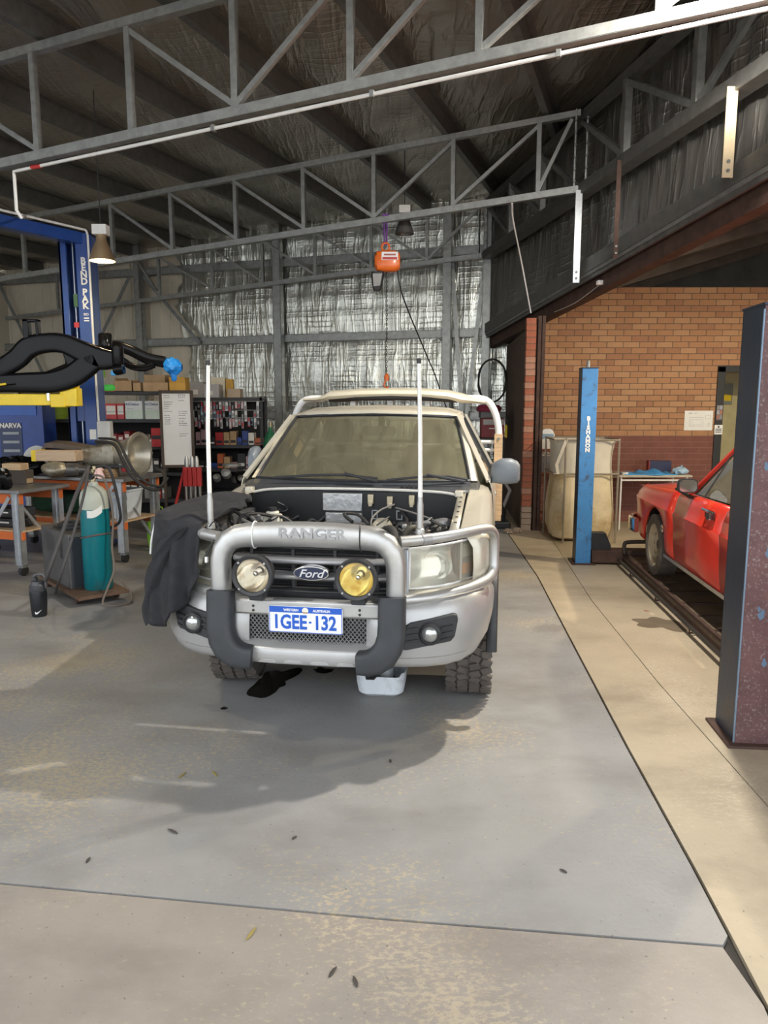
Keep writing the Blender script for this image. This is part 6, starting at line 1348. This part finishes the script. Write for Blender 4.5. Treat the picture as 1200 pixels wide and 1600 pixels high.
# ================= four-post lift =================
FA = R(5.3)
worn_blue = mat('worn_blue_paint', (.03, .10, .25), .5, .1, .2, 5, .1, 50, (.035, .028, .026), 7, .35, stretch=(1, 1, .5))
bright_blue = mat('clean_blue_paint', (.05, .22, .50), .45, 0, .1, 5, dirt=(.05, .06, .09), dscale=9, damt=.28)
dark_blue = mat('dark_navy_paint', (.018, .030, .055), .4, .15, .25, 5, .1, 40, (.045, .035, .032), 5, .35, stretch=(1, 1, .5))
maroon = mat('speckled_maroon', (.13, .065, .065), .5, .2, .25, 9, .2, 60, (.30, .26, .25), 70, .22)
fp = thing('four_post_lift', 'low blue four post car lift with steel runways under the red car', 'car lift', (2.16, 7.97, 0), -FA)
def FP(nm, mb, m, par=fp, **k): return mb.build(nm, m, par, **k)
# far post, local origin at its front-left corner
def post(x, y, w, d, h, m_front, m_side, nm):
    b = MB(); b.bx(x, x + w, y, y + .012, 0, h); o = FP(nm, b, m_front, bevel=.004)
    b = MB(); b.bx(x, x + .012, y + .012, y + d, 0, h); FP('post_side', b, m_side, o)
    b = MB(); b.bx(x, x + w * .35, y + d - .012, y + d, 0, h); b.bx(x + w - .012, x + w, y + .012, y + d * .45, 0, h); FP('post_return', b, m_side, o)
    b = MB(); b.bx(x - .005, x + w + .005, y - .005, y + d + .005, h, h + .012); FP('post_cap', b, m_side, o)
    b = MB(); b.bx(x - .04, x + w + .05, y - .04, y + d + .04, 0, .015); FP('base_plate', b, rust, o)
    return o
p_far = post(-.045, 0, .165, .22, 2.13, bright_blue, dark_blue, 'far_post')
MB().lathe([(0, 0), (.02, 0), (.02, .06), (.012, .08), (0, .08)], 10, Matrix.Translation((.03, .1, 2.14))).build('lift_screw', galvd, p_far)
z = 1.60
for ch in 'BISHAMON':
    text(ch, .058, white, p_far, Matrix.Translation((.038, -.003, z)) @ FRONT, 'post_letter', .001, .0035, sx=1.1); z -= .0485
nd = Vector((.058, -4.38, 0))
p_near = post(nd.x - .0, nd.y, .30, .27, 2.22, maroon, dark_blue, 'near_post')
b = MB(); b.bx(nd.x + .215, nd.x + .235, nd.y - .018, nd.y, 0, 2.22); FP('post_rib', b, bright_blue, p_near)
rp_ = random.Random(61)
for zz, xx, r0 in ((1.02, .10, .014), (.98, .115, .010), (.70, .09, .016), (.73, .075, .008), (1.45, .06, .012), (1.30, .13, .010), (.45, .12, .012)):
    q_ = rp_.uniform(0, 6); MB().prism([(nd.x + xx + r0 * math.cos(a) * (1 + .3 * math.sin(3 * a + q_)), zz + r0 * 1.6 * math.sin(a) * (1 + .3 * math.cos(2 * a + q_))) for a in [k * math.pi / 8 for k in range(16)]], lambda x, z_: (x, nd.y - .0008, z_), lambda x, z_: (x, nd.y + .004, z_)).build('paint_patch', mat('pale_blue_patch', (.10, .17, .26), .6), p_near, 0)
MB().tube([(nd.x - .003, nd.y - .003, .02), (nd.x - .003, nd.y - .003, 2.2)], .005, 6).build('edge_bead', mat('edge_blue', (.20, .28, .38), .4, .5), p_near)
# crossbeams, runways
run_m = mat('runway_steel', (.17, .125, .085), .65, .3, .3, 6, .15, 40, (.10, .07, .05), 4, .4)
RT = .11
b = MB(); b.bx(.13, 3.0, .0, .20, .02, .16); FP('cross_beam', b, rust, bevel=.006)
b = MB(); b.prism([(.14, .02), (.14, .34), (.30, .34), (.36, .20), (.36, .02)], lambda x, z_: (x - .01, .08, z_), lambda x, z_: (x - .01, .22, z_)); FP('carriage', b, blk, bevel=.005)
b = MB(); b.bx(.40, 3.0, -4.25, -4.05, .01, .075); FP('cross_beam', b, rust, bevel=.006)
for x0 in (.46, 1.85):
    b = MB(); b.bx(x0, x0 + .50, -4.9, -.02, RT - .03, RT); rw_ = FP('runway', b, run_m)
    for x in (x0 + .0, x0 + .46):
        b = MB(); b.bx(x, x + .04, -4.9, -.02, RT - .10, RT - .03); b.bx(x, x + .03, -4.9, -.02, RT, RT + .025); FP('runway_edge', b, rust, rw_)
    for k in range(12):
        b = MB(); y = -.45 - k * .38; b.bx(x0 + .04, x0 + .46, y - .012, y + .012, RT, RT + .008); FP('tread_bar', b, rust, rw_)
    b = MB(); b.tube([(x0 - .05, -4.8, RT - .04), (x0 - .05, -.05, RT - .04)], .018, 8); FP('side_pipe', b, mat('pipe_dark', (.06, .055, .05), .45, .5), rw_)
    for k in range(5): b = MB(); y = -.6 - k * .95; b.tube([(x0 - .05, y, RT - .04), (x0 - .05, y, RT - .09), (x0 + .01, y, RT - .09)], .010, 6); FP('pipe_hook', b, rust, rw_)
    b = MB(); b.tube(arc([(x0 + .02, -.02, RT), (x0 + .02, .02, RT + .11), (x0 + .08, .03, RT + .145), (x0 + .42, .03, RT + .145), (x0 + .48, .02, RT + .11), (x0 + .48, -.02, RT)], 4), .022, 10); FP('wheel_stop', b, mat('stop_steel', (.10, .08, .065), .5, .4), rw_)
# ================= red car =================
CA_ = R(5.3); car = thing('red_car', 'faded red classic sedan with chrome bumper parked on the four post lift', 'car', (2.545, 6.72, 0), -CA_)
cred = mat('faded_red_paint', (.56, .030, .016), .30, 0, .12, 3, coat=.5, dirt=(.60, .10, .04), dscale=1.4, damt=.12)
def CP(nm, mb, m, par=car, **k): return mb.build(nm, m, par, **k)
WY, WZ, AR2 = .22, .44, .37
def car_side(lo, hi, n_extra=()):
    ys = sorted(set([lo, hi] + [y for y in (-3.6, -3.2, -3.0, -2.0, -1.8, -1.0, -.8, -.2, .8, .95, 1.05, 1.12) if lo < y < hi] + [c + AR2 * math.cos(R(a)) for c in (WY, WY - 2.8) for a in range(0, 181, 12) if lo < c + AR2 * math.cos(R(a)) < hi] + list(n_extra)))
    return ys
def zbot(y, base=.40):
    z = base + (.10 * max(0, (y - .75)) / .4 if y > .75 else 0)
    for c in (WY, WY - 2.8):
        d = abs(y - c)
        if d < AR2: z = max(z, WZ + math.sqrt(max(0, AR2 * AR2 - d * d)) * .92)
    return z
def ztop(y): return 1.005 - .095 * max(0, min(1, (y + .4) / 1.5)) + (.02 * max(0, min(1, (-y - .5) / 1.0)))
def xoff(y): return .10 * max(0, (y - .75) / .38) ** 2 + .08 * max(0, (-y - 3.0) / .7) ** 2
def car_sec(y, s):
    zb, zt = zbot(y), ztop(y); e = xoff(y); zc = max(zb + .015, .81 + .015 * min(1, max(0, -y)))
    pts = [(.035, zb), (.02, zb + (zc - zb) * .15), (.008, zb + (zc - zb) * .4), (.004, zb + (zc - zb) * .75), (-.010, zc), (.004, zc + .012), (.020, (zc + zt) / 2), (.040, zt - .035), (.058, zt - .01), (.085, zt)]
    return [((e + a) if s < 0 else (1.78 - e - a), y, z_) for a, z_ in pts]
panels = [('front_fender', -.42, 1.13), ('front_door', -1.54, -.43), ('rear_quarter', -3.75, -1.55)]
for s in (-1, 1):
    for nm, lo, hi in panels:
        b = MB(); b.loft([car_sec(y, s) for y in car_side(lo, hi)], closed=False, cap=False); pn_ = CP(nm, b, cred, solid=.008)
        if nm == 'front_door' and s < 0:
            b = MB(); b.bx(-.004, .012, -1.40, -1.20, .905, .965); CP('handle_recess', b, mat('dark_red', (.10, .012, .01), .5), pn_, bevel=.01)
            b = MB(); b.tube([(.0, -1.20, .955), (-.022, -1.22, .968), (-.022, -1.38, .968), (.0, -1.40, .958)], .012, 8); b.bx(-.012, .0, -1.33, -1.27, .90, .96); CP('door_handle', b, chrome, pn_)
    b = MB(); x = .03 if s < 0 else 1.75; b.bx(x - .012, x + .012, -2.1, -.12, .375, .405); CP('sill_moulding', b, mat('dull_chrome', (.5, .5, .48), .3, .8))
b = MB(); b.lathe([(0, 0), (.035, 0), (.038, .008), (.02, .018), (0, .02)], 16, Matrix.Translation((.008, -.10, .63)) @ Matrix.Rotation(R(-90), 4, 'Y')); CP('side_badge', b, chrome)
# bonnet, nose
b = MB(); b.grid(lambda u, v: (.12 + 1.54 * v, -.45 + 1.60 * u, .99 - .095 * u ** 1.5 + .03 * math.sin(math.pi * v) - .0 + .012 * (abs(v - .5) < .12)), 10, 16); CP('bonnet', b, cred, solid=.01)
for x in (.105, 1.675): b = MB(); b.grid(lambda u, v: (x - .03 + .05 * v, -.45 + 1.58 * u, .994 - .095 * u ** 1.4), 6, 1); CP('fender_top', b, cred)
b = MB(); b.bx(.16, 1.62, 1.02, 1.06, .58, .90); CP('grille', b, blk)
for x in (.30, 1.48):
    b = MB(); b.lathe([(0, 0), (.085, 0), (.09, .03), (.075, .04), (0, .05)], 20, Matrix.Translation((x, 1.06, .75)) @ Matrix.Rotation(R(-90), 4, 'X')); CP('headlamp', b, chrome)
b = MB(); b.tube(arc([(-.03, .68, .53), (-.045, .85, .53), (.03, 1.08, .53), (.3, 1.19, .53), (.89, 1.21, .53), (1.48, 1.19, .53), (1.75, 1.08, .53), (1.82, .85, .53), (1.81, .70, .53)], 4), .01, 4)
P_ = arc([(-.03, .70, .53), (-.045, .85, .53), (.03, 1.08, .53), (.3, 1.19, .53), (.89, 1.21, .53), (1.48, 1.19, .53), (1.75, 1.08, .53), (1.82, .85, .53), (1.81, .70, .53)], 4)
b = MB(); b.sweep(P_, rr(.15, .05, .022, 3), up=(0, 0, 1)); CP('chrome_bumper', b, chrome)
# greenhouse
def gh_pt(y, z, s=-1):   # side glass plane leaning in
    a = .085 + (z - 1.0) * .42; return (a if s < 0 else 1.78 - a, y, z)
gl = glass_mat('car_glass', (.55, .52, .40), .25, (.42, .36, .24))
for s in (-1, 1):
    b = MB(); b.add([gh_pt(-.68, 1.02, s), gh_pt(-1.50, 1.035, s), gh_pt(-1.50, 1.42, s), gh_pt(-1.10, 1.42, s)], [[0, 1, 2, 3]]); CP('door_glass', b, gl)
    b = MB(); b.add([gh_pt(-1.54, 1.035, s), gh_pt(-2.6, 1.03, s), gh_pt(-2.3, 1.40, s), gh_pt(-1.54, 1.42, s)], [[0, 1, 2, 3]]); CP('rear_glass', b, gl)
    b = MB(); b.tube([gh_pt(-.60, 1.0, s), gh_pt(-.80, 1.18, s), gh_pt(-1.07, 1.42, s), gh_pt(-1.5, 1.455, s), gh_pt(-2.3, 1.44, s), gh_pt(-2.75, 1.03, s)], .026, 8); CP('roof_pillar', b, cred)
    b = MB(); b.tube([gh_pt(-.90, 1.015, s), gh_pt(-1.02, 1.36, s)], .009, 6); CP('quarter_light_bar', b, blk)
    b = MB(); b.tube([gh_pt(-.70, 1.02, s), gh_pt(-1.09, 1.41, s), gh_pt(-1.5, 1.43, s)], .008, 6); CP('window_seal', b, blk)
    b = MB(); b.tube([gh_pt(-.58, 1.006, s), gh_pt(-2.7, 1.028, s)], .009, 6); CP('belt_trim', b, MC['dull_chrome'])
b = MB(); b.grid(lambda u, v: (.30 + 1.18 * v, -1.08 - 1.25 * u, 1.445 + .035 * math.sin(math.pi * v) + .02 * math.sin(math.pi * u)), 6, 8); CP('roof', b, cred, solid=.02)
b = MB(); b.grid(lambda u, v: (.10 + .17 * u + (1.58 - .34 * u) * v, -.57 - .50 * u + .10 * (2 * v - 1) ** 2 * -1, 1.0 + .43 * u), 6, 8); CP('windscreen', b, gl)
b = MB(); b.grid(lambda u, v: (.10 + .17 * u + (1.58 - .34 * u) * v, -2.78 + .46 * u, 1.03 + .41 * u), 3, 3); CP('rear_screen', b, gl)
b = MB(); b.grid(lambda u, v: (.10 + 1.58 * v, -2.75 - 1.0 * u, 1.032 - .022 * u), 3, 3); CP('boot_lid', b, cred, solid=.01)
b = MB(); b.prism([(.125, .40), (1.655, .40), (1.66, .60), (1.67, .82), (1.63, 1.0), (.15, 1.0), (.11, .82), (.12, .60)], lambda x, z_: (x, -3.70, z_), lambda x, z_: (x, -3.752, z_)); CP('tail_panel', b, cred)
for x in (.28, 1.50):
    b = MB(); b.bx(x - .13, x + .13, -3.775, -3.752, .72, .84); CP('tail_lamp', b, mat('tail_lamp_red', (.30, .01, .01), .2), bevel=.01)
b = MB(); b.sweep(arc([(-.02, -3.45, .53), (-.01, -3.6, .53), (.10, -3.80, .53), (.89, -3.84, .53), (1.68, -3.80, .53), (1.79, -3.6, .53), (1.80, -3.45, .53)], 4), rr(.13, .05, .022, 3), up=(0, 0, 1)); CP('rear_bumper', b, chrome)
b = MB(); b.bx(.10, 1.68, -3.6, .95, .36, .42); CP('underbody', b, blk)
b = MB(); b.bx(.12, 1.66, -.75, -.60, .6, 1.0); CP('dashboard', b, blk)
for x in (.45, 1.3): b = MB(); b.bx(x - .24, x + .24, -1.75, -1.6, .6, 1.2); CP('front_seat', b, mat('car_seat', (.10, .07, .05), .7), bevel=.05)
# mirror
b = MB(); b.loft([[(-.015 + .15 * q[0], y, 1.105 + .11 * q[1]) for q in rr(1, 1, .3, 4)] if False else [(-.015 + .155 * q[0] * k_, y, 1.10 + .115 * q[1] * k_) for q in rr(1, 1, .3, 4)] for y, k_ in ((-.72, .55), (-.74, .85), (-.79, 1.0), (-.82, .98))]); mi_ = CP('door_mirror', b, blk)
b = MB(); b.prism(rr(.135, .095, .03, 4), lambda x, z_: (x - .015, -.822, z_ + 1.10), lambda x, z_: (x - .015, -.818, z_ + 1.10)); CP('mirror_glass', b, mat('mirror_glass', (.5, .5, .48), .1, .9), mi_)
b = MB(); b.bar((-.03, -.57, 1.05), (.03, -.79, 1.0), .03, .02); CP('mirror_stem', b, blk, mi_)
cw = mat('cream_wheel', (.42, .37, .27), .55, .1, .12, 8, dirt=(.22, .17, .11), damt=.35)
tyre_m2 = tyre_m; w3 = wheel(.305, .185, .195, False, cw); w3.name = 'wheel'; w3.parent = car; w3.location = (.10, WY, RT + .312)
for k in range(8):
    a = k * math.pi / 4; b = MB(); b.lathe([(0, 0), (.022, 0), (.022, .006), (0, .006)], 10, Matrix.Translation((-.036, .115 * math.cos(a), .115 * math.sin(a))) @ Matrix.Rotation(R(-90), 4, 'Y')); b.build('rim_hole', blk, w3)
MB().lathe([(0, 0), (.05, 0), (.045, .02), (0, .03)], 16, Matrix.Translation((-.022, 0, 0)) @ Matrix.Rotation(R(-90), 4, 'Y')).build('hub_cap', mat('hub_dark', (.12, .10, .08), .5, .5), w3)
for loc in ((1.68, WY, RT + .312), (.10, WY - 2.8, RT + .312), (1.68, WY - 2.8, RT + .312)): dup(w3, car, loc, 0 if loc[0] < 1 else math.pi)
b = MB(); b.loft([[(.05 if False else .04, WY + (AR2 - .01) * math.cos(R(a)), WZ + (AR2 - .01) * math.sin(R(a)) * .92) for a in range(0, 181, 15)], [(.32, WY + (AR2 - .01) * math.cos(R(a)), WZ + (AR2 - .01) * math.sin(R(a)) * .92) for a in range(0, 181, 15)]], closed=False, cap=False); CP('wheel_well', b, blk)
# ================= bulk bag on its frame =================
bbp = ground(905, 842) ; bb = thing('bulk_bag', 'dusty cream bulk bag hung in a tubular steel frame', 'bag', (2.57, 9.62, 0), R(-4))
canvas = mat('dusty_canvas', (.60, .50, .33), .9, 0, .12, 3, .35, 14, (.44, .32, .16), 2.2, .5)
canvas2 = mat('pale_canvas', (.60, .55, .45), .9, 0, .1, 4, .25, 14)
def bagring(z, w, d, ph, amp):
    o = []
    for k in range(56):
        a = 2 * math.pi * k / 56; c, s_ = math.cos(a), math.sin(a); r = (abs(c) ** 5 + abs(s_) ** 5) ** (-1 / 5)
        f = 1 + amp * math.sin(7 * a + ph) + amp * .6 * math.sin(13 * a - 2 * ph + z * 6); o.append((w * r * c * f, d * r * s_ * f, z))
    return o
b = MB(); b.loft([bagring(z, w, d, z * 5, a) for z, w, d, a in ((.02, .30, .26, .01), (.05, .36, .32, .015), (.2, .405, .36, .02), (.4, .405, .37, .022), (.6, .395, .36, .02), (.8, .375, .34, .015), (.88, .37, .335, .008))]); b.build('lower_sack', canvas, bb)
b = MB(); b.loft([bagring(z, w, d, z * 9, a) for z, w, d, a in ((.87, .373, .338, .006), (.95, .365, .33, .015), (1.1, .365, .33, .015), (1.25, .38, .345, .012), (1.30, .39, .355, .01), (1.27, .39, .355, .02))]); b.build('upper_sack', canvas2, bb)
tubem = mat('frame_tube', (.30, .26, .20), .5, .4)
for x, y in ((-.26, -.38), (.40, -.37), (-.40, .36), (.40, .36)):
    b = MB(); b.tube([(x, y, 0), (x, y, 1.33)], .013, 8); b.build('frame_post', tubem, bb)
for z in (.885, 1.31):
    b = MB(); b.tube([(-.40, -.38, z), (.40, -.38, z), (.40, .37, z), (-.40, .37, z)], .011, 8, closed=True); b.build('frame_ring', tubem, bb)
b = MB(); b.loft([[(x - .02, y, z), (x + .02, y, z), (x + .02, y + .02, z), (x - .02, y + .02, z)] for x, y, z in ((-.35, -.39, .88), (-.37, -.40, 1.0), (-.30, -.40, 1.2), (-.26, -.39, 1.31))]); b.build('lifting_loop', canvas2, bb)
for lab, z0, m1_, m2_2, x_ in (('blue and white plastic packet hung behind the bulk bag', 1.13, mat('blue_print', (.25, .38, .52), .4), white, 2.30), ('white plastic jug hung behind the bulk bag', .80, white, mat('off_white', (.62, .60, .55), .5), 2.29)):
    o = thing('hung_packet' if z0 > 1 else 'hung_jug', lab, 'packet' if z0 > 1 else 'jug', (x_, 10.46, z0)); MB().loft([[(w * q[0], .08 * q[1], z) for q in rr(1, 1, .2, 4)] for z, w in ((0, .18), (.05, .22), (.2, .22), (.26, .16), (.28, .08))]).build('body', m2_2, o); MB().bx(-.09, .09, -.043, -.039, .14, .21).build('print_band', m1_, o, 0); MB().bx(-.02, .02, .0, .54, .24, .27).build('wall_hook', galvd, o, 0)
# ================= table by the brick wall =================
tb2 = thing('folding_table', 'light topped table against the brick wall carrying blue mesh', 'table', (3.78, 10.5, 0))
MB().bx(-.50, .52, -.28, .30, .745, .775).build('table_top', mat('table_laminate', (.50, .45, .36), .5), tb2, 0, bevel=.004)
for x in (-.46, .46):
    for y in (-.24, .26): MB().tube([(x, y, 0), (x, y, .745)], .014, 8).build('leg', white, tb2)
for y in (-.24, .26): MB().tube([(-.46, y, .70), (.46, y, .70)], .012, 8).build('rail', white, tb2)
bm_ = thing('blue_mesh', 'crumpled sheet of blue plastic mesh spread on the table', 'plastic mesh', (3.72, 10.36, .776))
def meshf(u, v): 
    return Vector((-.36 + .74 * u + .02 * math.sin(v * 9), -.13 + .30 * v + .03 * math.sin(u * 8), .004 + (.035 + .03 * math.sin(u * 11 + v * 4) + .02 * math.sin(u * 23)) * math.sin(math.pi * min(1, max(0, v))) * min(1, 6 * min(u, 1 - u))))
b = MB(); b.grid(meshf, 40, 12); b.build('sheet', mat('blue_mesh_plastic', (.06, .28, .60), .35, 0, .35, 60), bm_, solid=.003)
MB().tube([meshf(u / 10, 0) for u in range(11)], .006, 6).build('rolled_edge', MC['sky_blue_plastic'], bm_)
o = thing('navy_box', 'navy blue box with red end on the table', 'box', (3.97, 10.62, .776), R(-6)); MB().bx(-.14, .16, -.06, .08, 0, .17).build('carton', mat('navy_card', (.02, .025, .08), .5), o, 0, bevel=.004); MB().bx(-.155, -.14, -.06, .08, 0, .17).build('red_end', mat('dim_red', (.3,) * 3), o, 0)
o = thing('clear_bag', 'clear pale blue plastic bag at the table end', 'plastic bag', (4.17, 10.33, .776)); blob(lambda a, t: 1 + .12 * math.sin(5 * a + 3 * t) + .08 * math.sin(9 * a), .10, .08, .05, 24, 12).build('bag', mat('pale_blue_plastic', (.40, .58, .75), .25), o); MB().tube([(0, 0, .095), (.02, -.01, .13)], .012, 6).build('knot', MC['pale_blue_plastic'], o)
o = thing('tape_roll', 'small white roll lying on the table corner', 'tape', (3.38, 10.3, .776)); MB().lathe([(.02, 0), (.05, 0), (.05, .035), (.02, .035)], 16).build('roll', white, o); MB().lathe([(.018, .001), (.022, .001), (.022, .034), (.018, .034)], 12).build('core', cardb, o)
# ================= red charger trolley beside the pier =================
rt = thing('charger_trolley', 'black trolley shelf carrying a dusty red workshop charger', 'trolley', (1.66, 11.6, 0))
for z in (.15, .70, 1.24): MB().bx(-.20, .20, -.2, .2, z - .03, z).build('shelf', blk, rt, 0)
for x in (-.19, .19):
    for y in (-.19, .19): MB().bx(x - .012, x + .012, y - .012, y + .012, 0, 1.26).build('upright', blk, rt, 0)
rc = thing('battery_charger', 'dusty dark red battery charger on the black trolley', 'charger', (1.68, 11.55, 1.2405))
dred = mat('dusty_dark_red', (.24, .03, .035), .5, 0, .15, 6, dirt=(.20, .10, .09), damt=.3)
MB().bx(-.17, .18, -.12, .15, 0, .30).build('case', dred, rc, 0, bevel=.012); MB().bx(-.15, .17, -.124, -.12, .20, .28).build('control_panel', mat('panel_grey', (.42, .40, .38), .5), rc, 0); MB().bx(-.19, .20, -.14, .16, .30, .40).build('grey_lid', mat('lid_grey', (.15, .15, .15), .6), rc, 0, bevel=.02)
b = MB(); b.lathe([(.18, 0), (.20, .05), (.16, .10), (0, .12)], 20, Matrix.Translation((-.05, .0, .40))); b.build('red_bundle', mat('wine_cloth', (.22, .02, .05), .8), rc)
text('TECNA', .045, paper, rc, Matrix.Translation((0, -.122, .14)) @ FRONT, 'case_mark', .0006) if False else MB().bx(-.06, .08, -.1225, -.12, .135, .15).build('case_mark', paper, rc, 0)
b = MB(); b.tube(arc([(.18, -.05, .36), (.24, -.08, .30), (.23, -.08, .15), (.19, -.1, .05)], 4), .014, 6); b.build('lead', dkrub, rc)
o = thing('yellow_tool', 'yellow plastic tool on the trolley end beside the charger', 'tool', (1.885, 11.43, 1.2405)); MB().bx(-.018, .015, -.03, .03, 0, .20).build('body', yellowp, o, 0, bevel=.006); MB().bx(-.012, .01, -.02, .02, .2, .23).build('tip', blk, o, 0)
o = thing('trolley_carton', 'white and red small carton on the middle trolley shelf', 'box', (1.66, 11.5, .7005)); MB().bx(-.12, .12, -.08, .1, 0, .16).build('carton', paper, o, 0, bevel=.003); MB().bx(-.10, .10, -.083, -.08, .04, .09).build('red_band', redp, o, 0)
o = thing('hose_coil', 'coiled black hose hung on the ribbed back wall', 'hose', (1.84, 12.72, 2.15)); b = MB(); b.tube([((.24 + .012 * math.sin(k)) * math.cos(k * math.pi / 12), -.03 * (k / 72), .36 * math.sin(k * math.pi / 12)) for k in range(73)], .014, 6); b.build('coil', dkrub, o); MB().bx(-.02, .02, -.02, .28, .345, .375).build('hook', galvd, o, 0)
# rubble and black pump beside the pier
o = thing('floor_pump', 'black workshop vacuum pump on the floor behind the truck tray', 'pump', (1.62, 10.45, 0)); MB().bx(-.18, .18, -.15, .15, 0, .10).build('base', blk, o, 0, bevel=.02); MB().lathe([(0, .1), (.12, .1), (.13, .25), (.10, .36), (0, .38)], 18).build('drum', blk, o); MB().tube([(.08, -.05, .3), (.16, -.12, .55), (.05, -.1, .72)], .025, 8).build('handle', mat('handle_grey', (.25, .24, .23), .5), o)
rb_ = random.Random(41)
for k in range(9):
    o = MB(); r = rb_.uniform(.025, .06); o = blob(lambda a, t, q=rb_.uniform(0, 6): 1 + .25 * math.sin(3 * a + q) * math.sin(2 * t) + .15 * math.sin(5 * t + q), r, r * .8, r * .55, 8, 6).build('rubble_stone', pbd, None, 0); o.location = (1.80 + rb_.uniform(-.12, .12), 10.02 + rb_.uniform(-.12, .10), 0); tag(o, 'dusty broken brick piece at the foot of the pier', 'rubble', 'rubble at the foot of the pier')
# small debris on the floor
rb_ = random.Random(51)
for k, (px, py) in enumerate(((138, 1345), (880, 1362), (610, 1190), (285, 1212), (335, 1210), (555, 1535), (520, 1520), (393, 1460), (270, 1300), (460, 1310), (1010, 955))):
    c = ground(px, py); L_ = rb_.uniform(.012, .03); leaf = py in (1212, 1210, 1460); m = mat('dry_leaf', (.30, .24, .07), .8) if leaf else (mat('debris_dark', (.06, .05, .045), .8) if py != 955 else mat('debris_red', (.45, .12, .05), .8))
    o = MB().loft([[(x, w * q[0], .003 + .003 * q[1] + dz) for q in rr(1, 1, .3, 2)] for x, w, dz in ((-L_, .004, 0), (-L_ * .4, .012, .002), (L_ * .4, .010, .003), (L_, .003, .001))]).build('leaf_scrap' if leaf else 'floor_debris', m, None); o.location = (c.x, c.y, 0); o.rotation_euler = (0, 0, rb_.uniform(0, 3)); tag(o, 'small dry leaf on the painted floor' if leaf else ('small red scrap on the bare concrete' if py == 955 else 'tiny dark scrap of debris on the concrete floor'), 'leaf' if leaf else 'debris', 'leaves on the floor' if leaf else (None if py == 955 else 'debris scraps on the floor'))
